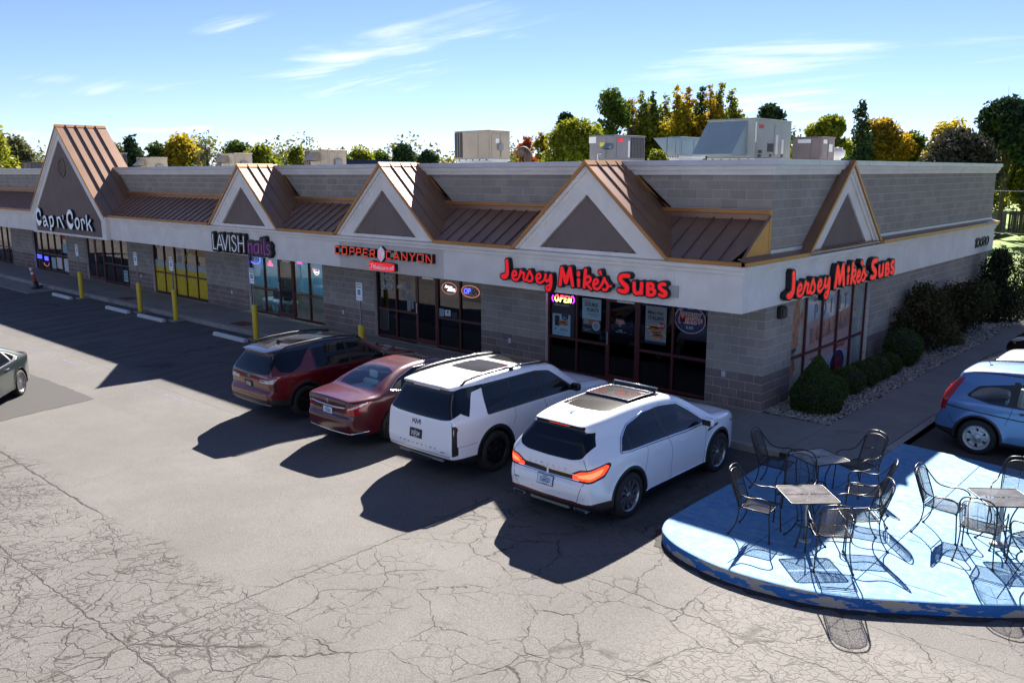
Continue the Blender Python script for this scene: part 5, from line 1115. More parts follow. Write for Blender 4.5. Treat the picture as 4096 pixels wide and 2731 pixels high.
MB().prism([(-26.2,YG,1.95),(-25.62,YG,1.85),(-25.62,YG,2.2),(-26.2,YG,2.2)], (0,-.001,0)).build('barrel_picture', M_bun, flm); MB().prism([(-25.5,YG,1.85),(-24.72,YG,1.80),(-24.72,YG,2.2),(-25.5,YG,2.2)], (0,-.001,0)).build('barrel_picture', M_bun, flm)
wtext(flm, -29.1, 2.05, 'BEER', .2, M_cream); wtext(flm, -27.15, 1.98, 'BUSCH', .17, M_ppr); wtext(flm, -27.15, 1.86, 'LIGHT', .09, M_ppr); disc(flm, -27.1, 1.62, .2, .16, M_gry)
# -- bottle shop doors and windows
t = thing('door_decals', 'gold shop name and hexagonal notices on the bottle shop double doors', 'window sticker')
wtext(t, -36.38, 1.80, "Cap n'", .20, M_orng, y=yd, shear=.1); wtext(t, -36.38, 1.62, 'Cork', .20, M_orng, y=yd, shear=.1)
for k in range(4): wtext(t, -35.4, 1.50-k*.06, 'OPEN MON - SAT 9 - 11', .045, M_ppr, y=yd)
for x, z in ((-35.42,.80),(-35.52,.55),(-35.35,.28)): disc(t, x, z, .16, .13, M_orng, 'hexagon', yd, n=6); disc(t, x, z, .12, .09, M_dk, 'hexagon_text', yd-.0015, n=6) if False else wtext(t, x, z, 'SALE', .08, M_dk, y=yd-.004)
for x, z, w_, h_, m_ in ((-36.25,1.15,.12,.30,M_ppr),(-36.2,.75,.12,.55,M_teal),(-35.5,1.05,.22,.22,M_navy)): panel(t, x-w_/2, x+w_/2, z-h_/2, z+h_/2, m_, 'sticker', yd)
t = thing('window_notices', 'pale blue price posters low at the right end of the bottle shop window', 'notice')
for z in (.58,.30): panel(t, -32.86,-32.40, z-.13, z+.13, M_teal, 'paper')
for z in (.60,.32): wtext(t, -32.63, z, 'WINE 2/$10', .09, M_dk)
t = thing('neon_sign', 'blue neon COLD BEER lettering low in the farthest bottle shop window', 'neon sign')
wtext(t, -43.65, .67, 'COLD', .30, N_blue, y=YG-.01, sx=.85, bold=.002); wtext(t, -42.62, .62, 'BEER', .30, N_blue, y=YG-.01, sx=.85, bold=.002); tubes(t, [ell(-42.7,.62,.5,.42,200,330)], .012, N_red)
t = thing('window_poster', 'column of coloured posters in the right end of the cold beer window', 'poster')
for x, z, w_, h_, m_ in ((-40.8,.5,.7,.6,M_cream),(-39.8,.45,.7,.7,M_ppr),(-41.6,.45,.6,.6,M_teal),(-39.85,1.35,.6,.5,M_teal),(-39.9,1.95,.5,.25,M_red)): panel(t, x-w_/2, x+w_/2, z-h_/2, z+h_/2, m_, 'paper')
# -- printed film on the side window (flat print, built as shapes just outside the glass)
XG = -.1435
t = thing('window_film', 'printed beach and sandwich-board notice film on the tall side window', 'window film')
def sx_panel(poly, m, name='print', k=0): return MB().prism([(XG+.0015+.0012*k, y, z) for y, z in poly], (-.001,0,0)).build(name, m, t)
M_peach = mat('peach_print', (.36,.17,.13), .4, var=.3, vscale=5); M_ink2 = col('faded_black_print', (.05,.05,.055)); M_board = mat('board_print', (.36,.38,.42), .3, var=.05)
random.seed(11)
# outlined block letters PONT PLEASANT-like in two rising rows, and the round emblem
row1 = 'POINT'; row2 = 'PLEASANT'
def side_text(y, z, txt, size, m, k=2, sx=.8, bold=0):
    o = link('lettering', text_mesh(txt, size, m, .0008, sx=sx, bold=bold), t); o.matrix_local = Matrix.Translation((XG+.0015+.0012*k, y, z)) @ Matrix.Rotation(PI/2,4,'Z') @ ROTF; return o
sx_panel([(2.75,1.05),(3.6,1.15),(5.45,1.25),(5.5,1.75),(4.6,1.70),(3.5,1.55),(2.8,1.45)], M_peach, k=1)
side_text(3.25, 2.20, 'Greetings from', .16, M_ink2, 3)
for i, ch in enumerate('POINT'): side_text(3.05+i*.47, 1.87+.02*i, ch, .50, M_ink2, 2, .8, .012); side_text(3.05+i*.47, 1.87+.02*i, ch, .50, M_board, 4, .8, -.014)
for i, ch in enumerate('PLEASANT'): side_text(2.85+i*.36, 1.28+.02*i, ch, .48, M_ink2, 2, .62, .012); side_text(2.85+i*.36, 1.28+.02*i, ch, .48, M_peach if i % 2 else M_board, 4, .62, -.014)
side_text(4.75, .78, 'NEW JERSEY', .14, M_red, 3); side_text(3.1, .70, 'Fresh sliced', .13, M_ink2, 3); side_text(3.15, .50, 'since 1956', .13, M_ink2, 3)
for rr, m_, k in ((.50,M_ppr,2),(.47,M_navy,3)):
    sx_panel([(4.62+rr*math.cos(2*PI*q/36), .34+rr*.72*math.sin(2*PI*q/36)) for q in range(36)], m_, 'emblem', k)
side_text(4.62, .44, 'Jersey', .26, M_red, 6, .9, .004); side_text(4.62, .24, "Mike's", .26, M_red, 6, .9, .004); side_text(4.62, .05, 'SUBS', .10, M_ppr, 6)
M_skin = mat('sunburnt_print', (.34,.15,.09), .4, var=.5, vscale=6); M_sand = mat('sand_print', (.36,.31,.24), .4, var=.25, vscale=7)
sx_panel([(1.52,.10),(2.30,.10),(2.30,2.38),(1.52,2.38)], M_sand, k=0); sx_panel([(1.60,1.30),(1.75,1.65),(1.72,2.0),(1.85,2.35),(2.05,2.3),(2.1,1.9),(2.28,2.05),(2.28,1.8),(2.05,1.6),(2.1,1.2),(1.9,1.0),(2.0,.6),(1.7,.4),(1.6,.8)], M_skin, k=1)
sx_panel([(1.55,.98),(2.0,1.05),(2.0,1.14),(1.55,1.08)], M_navy, k=2)
# ================================================================ vehicles: each body is one smooth surface, then cut along its panel, glass and lamp outlines
def smax(a, b, k):
    h = np.clip(.5-.5*(b-a)/k, 0, 1); return b*(1-h)+a*h+k*h*(1-h)
class Body:
    def __init__(s, L, W, prof, wb, ro, R, belt, wr, zr, cr=(.9,.20), cf=(1.0,.26), k=.09, gr=(1.3,.10), gf=(1.4,.10), flare=.02, crease=None, bottom=.2):
        s.L, s.wm, s.R, s.belt, s.wr, s.zr, s.cr, s.cf, s.k, s.gr, s.gf, s.flare, s.crease = L, W/2, R, belt, wr, zr, cr, cf, k, gr, gf, flare, crease
        up = smooth_path(prof, 6); s.poly = up+[(L-.35, bottom), (.4, bottom)]
        s.ax = (ro, ro+wb); s.Ra = R+.055; s.h = .026
        s.gh = .008; s.gx = np.arange(-1.4, L+1.4, s.gh); s.gz_ = np.arange(-.5, 2.9, s.gh); cx = np.arange(-1.4, L+1.5, .032); cz = np.arange(-.5, 3.0, .032)
        GX, GZ = np.meshgrid(s.gx, s.gz_, indexing='ij'); near = np.abs(poly_sdf(*np.meshgrid(cx, cz, indexing='ij'), s.poly)); ii = np.clip(((GX+1.4)/.032).astype(int), 0, len(cx)-1); jj = np.clip(((GZ+.5)/.032).astype(int), 0, len(cz)-1)
        far = near[ii, jj] > .25; D = np.zeros(GX.shape); D[~far] = poly_sdf(GX[~far], GZ[~far], s.poly); D[far] = poly_sdf(*np.meshgrid(cx, cz, indexing='ij'), s.poly)[ii, jj][far]; s.D = D
    def halfw(s, x, z):
        t = (z-.62)/.5; low = s.wm-.045*np.clip(-t, 0, 2)**2-.035*np.clip(t, 0, 1.5)**1.5
        if s.crease:
            zc = s.crease; low = low+.014*np.exp(-((z-zc)/.045)**2)-.016*np.exp(-((z-zc+.13)/.09)**2)
        wb_ = s.wm-.035*((s.belt-.62)/.5)**1.5-.012
        sl = (wb_-s.wr)/(s.zr-s.belt); q = (z-s.belt)/.05; sp = np.where(q > 20, q, np.log1p(np.exp(np.clip(q, -30, 20))))*.05
        w = np.minimum(low, wb_+.012)-sp*sl*1.02
        er = np.clip((s.cr[0]-x)/s.cr[0], 0, 1); ef = np.clip((x-(s.L-s.cf[0]))/s.cf[0], 0, 1)
        w = w-s.cr[1]*er**2.6-s.cf[1]*ef**2.4
        g = np.clip((z-s.belt)/.35, 0, 1)
        w = w-g*(s.gr[1]*np.clip((s.gr[0]-x)/s.gr[0], 0, 1)**1.6+s.gf[1]*np.clip((x-(s.L-s.gf[0]-.9))/s.gf[0], 0, 1)**1.6)
        for a in s.ax:
            r = np.hypot(x-a, z-s.R); w = w+s.flare*np.exp(-(np.clip(r-s.Ra, 0, 9)/.07)**2)
        return w
    def d2(s, x, z):
        u = np.clip((x+1.4)/s.gh, 1, len(s.gx)-3); v = np.clip((z+.5)/s.gh, 1, len(s.gz_)-3); i = u.astype(int); j = v.astype(int); fu = u-i; fv = v-j
        def w(t): return (-.5*t+t*t-.5*t**3, 1-2.5*t*t+1.5*t**3, .5*t+2*t*t-1.5*t**3, -.5*t*t+.5*t**3)
        wu, wv = w(fu), w(fv); r = 0
        for a in range(4):
            for b in range(4): r = r+wu[a]*wv[b]*s.D[i+a-1, j+b-1]
        return r
    def f(s, x, y, z, d1=None):
        if d1 is None: d1 = s.d2(x, z)
        # the silhouette is drawn for the centre line; towards the sides roof, bonnet and ends drop away (crown)
        ya = np.abs(y); d1 = d1+.045*(ya/s.wm)**2.5
        w = s.halfw(x, z); b = smax(d1, (ya-w)*.97, s.k)
        for a in s.ax:
            r = np.hypot(x-a, z-s.R); cav = np.maximum(r-s.Ra, (s.wm-.34)-ya); b = np.maximum(b, -cav)
        return b
    def mesh(s):
        h = s.h; xs = np.arange(-.12, s.L+.12, h); ys = (np.arange(-int((s.wm+.08)/h)-1, int((s.wm+.08)/h)+2)+.5)*h; zs = np.arange(.1, s.zr+.25, h)
        X2, Z2 = np.meshgrid(xs, zs, indexing='ij'); D1 = s.d2(X2, Z2)
        X, Y, Z = np.meshgrid(xs, ys, zs, indexing='ij'); F = s.f(X, Y, Z, np.repeat(D1[:, None, :], len(ys), 1))
        S = F < 0; nx, ny, nz = F.shape
        # surface nets
        idx = -np.ones((nx-1, ny-1, nz-1), int)
        c = sum(S[i:nx-1+i, j:ny-1+j, k:nz-1+k].astype(int) for i in (0,1) for j in (0,1) for k in (0,1))
        act = (c > 0) & (c < 8); idx[act] = np.arange(act.sum()); I = np.argwhere(act)
        acc = np.zeros((len(I), 3)); cnt = np.zeros(len(I)); cor = [(i,j,k) for i in (0,1) for j in (0,1) for k in (0,1)]
        for a in range(8):
            for b in range(a+1, 8):
                A, B = np.array(cor[a]), np.array(cor[b])
                if np.abs(A-B).sum() != 1: continue
                fa = F[I[:,0]+A[0], I[:,1]+A[1], I[:,2]+A[2]]; fb = F[I[:,0]+B[0], I[:,1]+B[1], I[:,2]+B[2]]
                m = (fa < 0) != (fb < 0); t = np.where(m, fa/(fa-fb+1e-12), 0)
                acc += np.where(m[:,None], A+(B-A)*t[:,None], 0); cnt += m
        V = np.stack([xs[0]+h*I[:,0], ys[0]+h*I[:,1], zs[0]+h*I[:,2]], 1)+h*acc/cnt[:,None]
        Q = []
        for ax in range(3):
            o = [0,0,0]; o[ax] = 1
            A = S[:nx-o[0], :ny-o[1], :nz-o[2]]; B = S[o[0]:, o[1]:, o[2]:]; E = np.argwhere(A != B)
            b, c_ = [(1,2),(2,0),(0,1)][ax]
            E = E[(E[:,b] > 0) & (E[:,c_] > 0) & (E[:,b] < F.shape[b]-1) & (E[:,c_] < F.shape[c_]-1)]
            flip = S[E[:,0], E[:,1], E[:,2]]
            def at(db, dc):
                e = E.copy(); e[:,b] += db; e[:,c_] += dc; return idx[e[:,0], e[:,1], e[:,2]]
            q = np.stack([at(-1,-1), at(0,-1), at(0,0), at(-1,0)], 1); q[~flip] = q[~flip][:, ::-1]; Q.append(q)
        Q = np.concatenate(Q); Q = Q[(Q >= 0).all(1)]
        fn = lambda P: s.f(P[:,0], P[:,1], P[:,2])
        for _ in range(2):
            f0 = fn(V); G = s.grad(V); V = V-np.clip(f0/np.maximum((G*G).sum(1), .2), -.02, .02)[:,None]*G
        G = s.grad(V); N = G/np.maximum(np.linalg.norm(G, axis=1), 1e-9)[:,None]
        T = np.concatenate([Q[:, [0,1,2]], Q[:, [0,2,3]]])
        return V, N, T
    def grad(s, P, e=.006):
        r = []
        for k in range(3):
            A = P.copy(); B = P.copy(); A[:,k] += e; B[:,k] -= e; r.append((s.f(A[:,0],A[:,1],A[:,2])-s.f(B[:,0],B[:,1],B[:,2]))/(2*e))
        return np.stack(r, 1)
    def hit(s, P, D):
        """from outside points P along D to the surface"""
        P = np.atleast_2d(np.asarray(P, float)); D = np.asarray(D, float); D = D/np.linalg.norm(D)
        t = np.zeros(len(P)); done = np.zeros(len(P), bool)
        for _ in range(160):
            Q = P+D*t[:,None]; f0 = s.f(Q[:,0],Q[:,1],Q[:,2]); done |= f0 < .0005; t = np.where(done, t, t+np.maximum(f0*.6, .0008)); 
            if done.all(): break
        Q = P+D*t[:,None]; G = s.grad(Q); return Q, G/np.maximum(np.linalg.norm(G, axis=1), 1e-9)[:,None]
def tri_split(V, N, T, c):
    s = c < 0; cnt = s[T].sum(1); ins = T[cnt == 3]; outs = T[cnt == 0]
    M = T[(cnt == 1) | (cnt == 2)]
    if len(M) == 0: return V, N, ins, outs
    sm = s[M]; one = sm.sum(1) == 1; lone = np.where(one[:,None], sm, ~sm); k = lone.argmax(1); r = np.arange(len(M))
    a, b, d = M[r,k], M[r,(k+1)%3], M[r,(k+2)%3]
    E = np.concatenate([np.stack([np.minimum(a,b), np.maximum(a,b)],1), np.stack([np.minimum(a,d), np.maximum(a,d)],1)])
    U, inv = np.unique(E, axis=0, return_inverse=True); inv = inv.reshape(-1); t = c[U[:,0]]/(c[U[:,0]]-c[U[:,1]]); t = np.clip(t, .001, .999)[:,None]
    nv = V[U[:,0]]*(1-t)+V[U[:,1]]*t; nn = N[U[:,0]]*(1-t)+N[U[:,1]]*t; nn /= np.maximum(np.linalg.norm(nn, axis=1), 1e-9)[:,None]
    b0 = len(V); ab = inv[:len(M)]+b0; ad = inv[len(M):]+b0; V = np.concatenate([V, nv]); N = np.concatenate([N, nn])
    L1 = np.stack([a, ab, ad], 1); R1 = np.stack([ab, b, d], 1); R2 = np.stack([ab, d, ad], 1)
    ins = np.concatenate([ins, L1[one], R1[~one], R2[~one]]); outs = np.concatenate([outs, L1[~one], R1[one], R2[one]])
    return V, N, ins, outs
def tri_object(name, V, N, T, m, parent, push=0.0, offset=(0,0,0)):
    if len(T) == 0: return None
    u, inv = np.unique(T, return_inverse=True); T2 = inv.reshape(T.shape); P = V[u]+N[u]*push+np.array(offset); NN = N[u]
    me = bpy.data.meshes.new(name); me.vertices.add(len(P)); me.vertices.foreach_set('co', P.ravel().astype(np.float32))
    me.loops.add(len(T2)*3); me.loops.foreach_set('vertex_index', T2.ravel().astype(np.int32))
    me.polygons.add(len(T2)); me.polygons.foreach_set('loop_start', np.arange(0, len(T2)*3, 3, dtype=np.int32))
    me.polygons.foreach_set('use_smooth', np.ones(len(T2), bool)); me.update(calc_edges=True)
    me.normals_split_custom_set_from_vertices([tuple(n) for n in NN]); me.materials.append(m)
    return link(name, me, parent)
def components(T, cen):
    return T

# ---- vehicle materials
def paint(name, col, rough=.28, metal=0.0, flake=0):
    m = NT(name); m.b.inputs['Base Color'].default_value = (*col, 1); m.set(Roughness=rough, Metallic=metal, Coat_Weight=1.0, Coat_Roughness=.03, Specular_IOR_Level=.5)
    o = m.obj(); n = m.noise(o, 1.5, 3, .5); m.bump(n, .04, .02); return m.mat
M_carblack = mat('black_plastic_cladding', (.012,.012,.013), .45)
M_under = mat('underbody_black', (.006,.006,.006), .9)
M_glass = mat('tinted_car_glass', (.003,.005,.008), .02, spec=.45)
M_gap = mat('panel_gap', (.008,.008,.008), .7)
M_chrome = mat('chrome_trim', (.75,.75,.76), .12, 1)
M_tyre = mat('tyre_rubber', (.012,.012,.012), .8, bump=.2, var=.15)
M_rim = mat('machined_alloy', (.42,.42,.44), .28, .9)
M_rimd = mat('black_alloy', (.015,.015,.016), .3, .4)
M_rims = mat('silver_painted_wheel', (.45,.46,.48), .35, .6)
M_lampred = mat('red_lamp_lens', (.30,.006,.008), .12, coat=1)
M_lampdk = mat('smoked_lamp_lens', (.03,.02,.022), .1, coat=1)
M_lampclr = mat('clear_lamp_lens', (.55,.57,.6), .1, .3, coat=1)
M_lamporange = mat('amber_lamp', (.7,.22,.02), .2, coat=1)
M_lamplit = mat('lit_tail_lamp', (.8,.05,.01), .2, emit=(1,.045,.012), estr=.55)
M_lamplit2 = mat('lit_tail_lamp_core', (.9,.2,.08), .2, emit=(1,.12,.05), estr=.75)
M_platew = mat('white_plate', (.55,.65,.75), .4); M_plateb = mat('black_plate', (.01,.01,.012), .4); M_ink = mat('plate_ink', (.01,.02,.09), .5); M_white = mat('white_print', (.8,.8,.8), .5)
M_black = mat('black_print', (.008,.008,.009), .45)
M_seat = mat('grey_seat_cloth', (.48,.50,.50), .8)
def seeglass(name, tint, f=.75):
    m = NT(name); tr = m.n('ShaderNodeBsdfTransparent'); tr.inputs[0].default_value = (*tint, 1); gl = m.n('ShaderNodeBsdfGlossy'); gl.inputs['Roughness'].default_value = .015; gl.inputs[0].default_value = (1,1,1,1)
    fr = m.n('ShaderNodeFresnel'); fr.inputs[0].default_value = 1.52; k = m.math('MULTIPLY', m.math('ADD', m.math('MULTIPLY', fr.outputs[0], 1.3), .02, clamp=True), m.math('SUBTRACT', 1, m.n('ShaderNodeNewGeometry').outputs['Backfacing']))
    mx = m.n('ShaderNodeMixShader'); m.l(k, mx.inputs[0]); m.l(tr.outputs[0], mx.inputs[1]); m.l(gl.outputs[0], mx.inputs[2]); m.l(mx.outputs[0], m.out.inputs[0]); return m.mat
M_cargl = seeglass('clear_car_glass', (.74,.86,.86))

def frame_from(n, upv=(0,0,1)):
    n = Vector(n).normalized(); u = Vector(upv); r = u.cross(n).normalized(); u = n.cross(r); return Matrix((r, u, n)).transposed().to_4x4()      # x right, y up, z out
def put(o, P, n, off=0.0, upv=(0,0,1)):
    M = frame_from(n, upv); M.translation = Vector(P)+Vector(n)*off; o.matrix_local = M; return o

def wheel(name, parent, x, y, R, style, rimR=None, width=.24):
    """one wheel; local y axis is the axle, outer side towards +sign(y)"""
    s = 1 if y > 0 else -1; rr = rimR or R*.70
    M = Matrix.Translation((x, y, R)) @ Matrix.Rotation(-PI/2*s, 4, 'X')        # local z -> outward
    w = width/2; b = MB()
    b.lathe([(rr*.98,-w),(R-.03,-w+.003),(R-.008,-w+.02),(R,-w+.045),(R,w-.045),(R-.008,w-.02),(R-.03,w-.003),(rr+.02,w),(rr,w-.008),(rr*.97,w-.03)], 40, M)
    for k in range(44):     # tread blocks
        a = 2*PI*k/44; q = M @ Matrix.Rotation(a, 4, 'Z') @ Matrix.Translation((R-.001,0,0)); b.obox(q, .007, .022, width*.72)
    t = b.build(name, M_tyre, parent)
    b = MB(); mr = {'turbine':M_rim,'black':M_rimd,'spoke10':M_rim,'steel':M_rims,'multi':M_rim,'five':M_rims}[style]
    b.lathe([(rr,w-.008),(rr-.014,w-.01),(rr-.022,w-.03),(rr-.03,-w+.04)], 40, M)
    b.lathe([(.001,w-.03),(.045,w-.03),(.055,w-.045),(.056,-.02)], 20, M)
    def spoke(a, a2, wd0, wd1, dz=0.0, th=.02):
        p = []
        for t_, wd in ((.045, wd0), (rr*.55, (wd0+wd1)/2), (rr-.012, wd1)):
            aa = a+(a2-a)*(t_/rr); c, s_ = math.cos(aa), math.sin(aa); zz = w-.028+dz-.012*math.sin(PI*t_/rr)
            p.append((Vector((c*t_-s_*wd/2, s_*t_+c*wd/2, zz)), Vector((c*t_+s_*wd/2, s_*t_-c*wd/2, zz))))
        vs = []
        for l, r in p: vs += [l, r, r-Vector((0,0,th)), l-Vector((0,0,th))]
        fs = []
        for i in range(2):
            for j in range(4): fs.append((i*4+j, i*4+(j+1)%4, (i+1)*4+(j+1)%4, (i+1)*4+j))
        b.add([M @ v for v in vs], [f[::-1] for f in fs])
    if style == 'turbine':
        for k in range(10): spoke(2*PI*k/10, 2*PI*k/10+.38*(1 if k % 2 else .75), .03, .075)
    elif style == 'black':
        for k in range(6): spoke(2*PI*k/6-.1, 2*PI*k/6-.16, .03, .05); spoke(2*PI*k/6+.1, 2*PI*k/6+.16, .03, .05)
    elif style in ('spoke10', 'multi'):
        for k in range(15 if style == 'multi' else 10): n_ = 15 if style == 'multi' else 10; spoke(2*PI*k/n_, 2*PI*k/n_, .018, .034)
    elif style == 'five':
        for k in range(5): spoke(2*PI*k/5-.08, 2*PI*k/5-.16, .05, .045); spoke(2*PI*k/5+.08, 2*PI*k/5+.16, .05, .045)
    elif style == 'steel':
        # pressed wheel: dished disc with six openings
        ro_, ri_ = rr-.03, .075
        b.lathe([(rr-.016,w-.02),(ro_,w-.05),(ro_-.012,w-.03),(ro_-.03,w-.022)], 40, M)
        for k in range(6): spoke(2*PI*k/6, 2*PI*k/6, .085, .14, .004, .015)
        b.lathe([(.001,w-.005),(.06,w-.006),(.075,w-.02),(.085,w-.035)], 20, M)
        for k in range(5):
            a = 2*PI*k/5; b.lathe([(.001,w-.0),(.009,w-.0),(.011,w-.012)], 8, M @ Matrix.Translation((math.cos(a)*.048, math.sin(a)*.048, 0)))
    b.build('rim', mr, t)
    b = MB(); b.lathe([(.002,w-.075),(rr-.03,w-.075)], 24, M); b.lathe([(rr*.35,w-.06),(rr*.78,w-.062),(rr*.78,w-.08)], 24, M); b.build('brake_disc', M_under if style != 'turbine' else M_rimd, t)
    return t

def ribbon(body, pts2, plane, side, width, m, name, parent, push=.0015, closed=False, dense=.03, smooth=True, th=0.0):
    """a narrow strip laid on the body along a line drawn in side ('xz'), rear/front ('yz') or top ('xy') view"""
    P = smooth_path(pts2, 5, closed) if smooth else list(pts2)
    if closed and not smooth: P = P+[P[0]]
    if closed and smooth: P = P+[P[0]]
    Q = [P[0]]
    for a, c in zip(P[:-1], P[1:]):
        n = max(1, int(math.hypot(c[0]-a[0], c[1]-a[1])/dense))
        for k in range(1, n+1): Q.append((a[0]+(c[0]-a[0])*k/n, a[1]+(c[1]-a[1])*k/n))
    Q = np.array(Q)
    if plane == 'xz': S0 = np.stack([Q[:,0], np.full(len(Q), 1.4*side), Q[:,1]], 1); D = (0,-side,0)
    elif plane == 'yz': S0 = np.stack([np.full(len(Q), body.L/2+side*(body.L/2+.5)), Q[:,0], Q[:,1]], 1); D = (-side,0,0)
    else: S0 = np.stack([Q[:,0], Q[:,1], np.full(len(Q), 2.3)], 1); D = (0,0,-1)
    H, N = body.hit(S0, D); t = np.gradient(H, axis=0); t /= np.maximum(np.linalg.norm(t, axis=1), 1e-9)[:,None]; sd_ = np.cross(N, t); sd_ /= np.maximum(np.linalg.norm(sd_, axis=1), 1e-9)[:,None]
    A = H+sd_*width/2+N*push; B = H-sd_*width/2+N*push; n = len(H)
    b = MB()
    if th: 
        A0 = A-N*.01; B0 = B-N*.01; A1 = A+N*th; B1 = B+N*th; vs = list(A0)+list(A1)+list(B1)+list(B0)
        fs = []
        for i in range(n-1):
            for j in range(3): fs.append((j*n+i, (j+1)*n+i, (j+1)*n+i+1, j*n+i+1))
        b.add(vs, fs, 0, True)
    else: b.add(list(A)+list(B), [(i, i+n, i+n+1, i+1) for i in range(n-1)], 0, True)
    if parent is None: return b
    return b.build(name, m, parent)

def sdf2(P, poly, plane):
    if plane == 'xz': return poly_sdf(P[:,0], P[:,2], poly)
    if plane == 'yz': return poly_sdf(P[:,1], P[:,2], poly)
    if plane == 'xy': return poly_sdf(P[:,0], P[:,1], poly)
def rounded(poly, r=.04, n=4):
    poly = [p for i, p in enumerate(poly) if math.hypot(p[0]-poly[i-1][0], p[1]-poly[i-1][1]) > 1e-4]
    out = []; m = len(poly)
    for i in range(m):
        p0, p1, p2 = np.array(poly[i-1]), np.array(poly[i]), np.array(poly[(i+1) % m])
        a = p0-p1; b = p2-p1; la, lb = np.linalg.norm(a), np.linalg.norm(b); rr = min(r, la*.45, lb*.45); A = p1+a/la*rr; B = p1+b/lb*rr
        for k in range(n+1): t = k/n; out.append(tuple((1-t)**2*A+2*t*(1-t)*p1+t*t*B))
    return out

def build_car(label, name, spec, loc, rotz, group=None, cat='car'):
    root = thing(name, label, cat, loc, rotz, group)
    bd = Body(**spec['body']); L = bd.L; ctr = (-L/2, 0, 0)
    V, N, T = bd.mesh()
    objs = {}
    frame = bpy.data.objects.new('tmp', None)
    # wheel housings and underside
    def cut(c, nm, m, push=0, many=False):
        nonlocal V, N, T
        V, N, I, T = tri_split(V, N, T, c(V)); 
        if len(I) == 0: return None
        return tri_object(nm, V, N, I, m, root, push, ctr)
    house = lambda P: np.maximum(np.min([np.hypot(P[:,0]-a, P[:,2]-bd.R) for a in bd.ax], 0)-bd.Ra-.004, np.abs(P[:,1])-bd.wm-.1+0*P[:,0])
    # only faces that look inwards to the wheel
    for a in bd.ax:
        for sg in (1, -1):
            V, N, I, T = tri_split(V, N, T, np.maximum(np.hypot(V[:,0]-a, V[:,2]-bd.R)-bd.Ra-.004, .02-sg*V[:,1]))
            tri_object('wheel_housing', V, N, I, M_under, root, 0, ctr)
    cut(lambda P: P[:,2]-(min(p[1] for p in bd.poly)+.035), 'underbody', M_under)
    for reg in spec['regions']:
        nm, m, fn, both = reg[:4]
        if both:
            for sgn in (1, -1): cut(lambda P, sgn=sgn: np.maximum(fn(P), -P[:,1]*sgn+.02), nm, m, reg[4] if len(reg) > 4 else 0)
        else: cut(fn, nm, m, reg[4] if len(reg) > 4 else 0)
    body = tri_object('body', V, N, T, spec['paint'], root, 0, ctr)
    # everything below is placed in the same frame
    class Sub:
        pass
    def rib(pts, plane, side, width, m, nm, **k):
        b = ribbon(bd, pts, plane, side, width, m, nm, None, **k); b.v = [(v[0]-L/2, v[1], v[2]) for v in b.v]; return b.build(nm, m, root)
    for pts, plane, width, m, nm, sides, kw in spec.get('ribbons', []):
        for sgn in sides: rib([(a*(sgn if plane == 'yz0' else 1), c) for a, c in pts], plane, sgn, width, m, nm, **kw)
    for a in bd.ax:
        for sgn in (1, -1): wheel('wheel', root, a-L/2, sgn*(bd.wm-.135), bd.R, spec['wheel'])
    if 'extra' in spec: spec['extra'](root, bd, L)
    # door handles
    for hx, hz in spec.get('handles', []):
        for sgn in (1, -1):
            H, Nn = bd.hit([(hx, 1.4*sgn, hz)], (0,-sgn,0)); b = MB()
            if spec.get('flush'): b.box(-.11, .11, -.018, .018, -.004, .003, 0, .003)
            else: b.box(-.095, .095, -.014, .014, .018, .032, 0, .006).box(-.09,-.06,-.01,.01,-.02,.02).box(.06,.09,-.01,.01,-.02,.02)
            o = b.build('door_handle', spec.get('handle_mat', spec['paint']), root); put(o, (H[0][0]-L/2, H[0][1], H[0][2]), Nn[0])
    # mirrors
    mx_, mz_ = spec['mirror']
    for sgn in (1, -1):
        H, Nn = bd.hit([(mx_, 1.4*sgn, mz_)], (0,-sgn,0)); y0 = H[0][1]
        b = MB(); me_ = []
        b.tube([(mx_-L/2, y0-.02*sgn, mz_-.03), (mx_-L/2-.01, y0+.07*sgn, mz_)], [.035,.03], 8)
        # housing: a rounded shell
        cx_, cy_, cz_ = mx_-L/2-.02, y0+.15*sgn, mz_+.045
        vs = []; n1_, n2_ = 8, 12
        for i in range(n1_+1):
            th = PI*i/n1_
            for j in range(n2_):
                ph = 2*PI*j/n2_; sq = lambda v, e=.6: math.copysign(abs(v)**e, v)
                vs.append((cx_+.065*sq(math.sin(th)*math.cos(ph)), cy_+.115*sq(math.cos(th)), cz_+.08*sq(math.sin(th)*math.sin(ph))))
        b.add(vs, [(i*n2_+j, i*n2_+(j+1)%n2_, (i+1)*n2_+(j+1)%n2_, (i+1)*n2_+j) for i in range(n1_) for j in range(n2_)], 0, True)
        mo = b.build('mirror', spec.get('mirror_mat', spec['paint']), root)
        MB().box(cx_-.067, cx_-.069, cy_-.085, cy_+.085, cz_-.05, cz_+.05).build('mirror_glass', M_glass, mo)
    return root

def plate(root, bd, x_side, y, z, txt, black, extra=None, w=.31):
    L = bd.L; H, Nn = bd.hit([(bd.L/2+x_side*(bd.L/2+.5), y, z)], (-x_side,0,0)); n = Nn[0]; n[1] = 0
    b = MB(); b.box(-w/2-.008, w/2+.008, -.083, .083, -.012, .006, 0, .003); fr = b.build('plate_frame', M_black, root); put(fr, (H[0][0]-L/2, H[0][1], H[0][2]), n, .008)
    MB().box(-w/2+.002, w/2-.002, -.073, .073, .005, .009).build('license_plate', M_plateb if black else M_platew, fr)
    for s_, dy, sz, mm in ((txt, -.008, .105, M_white if black else M_ink),)+tuple(extra or ()):
        me = text_mesh(s_, sz, mm, .001, sx=.62 if sz > .09 else .8, bold=.001 if sz > .09 else 0); o = link('plate_lettering', me, fr); o.location = (0, dy, .0105)
def badge(root, bd, side, pts_fn, m, name):
    pass
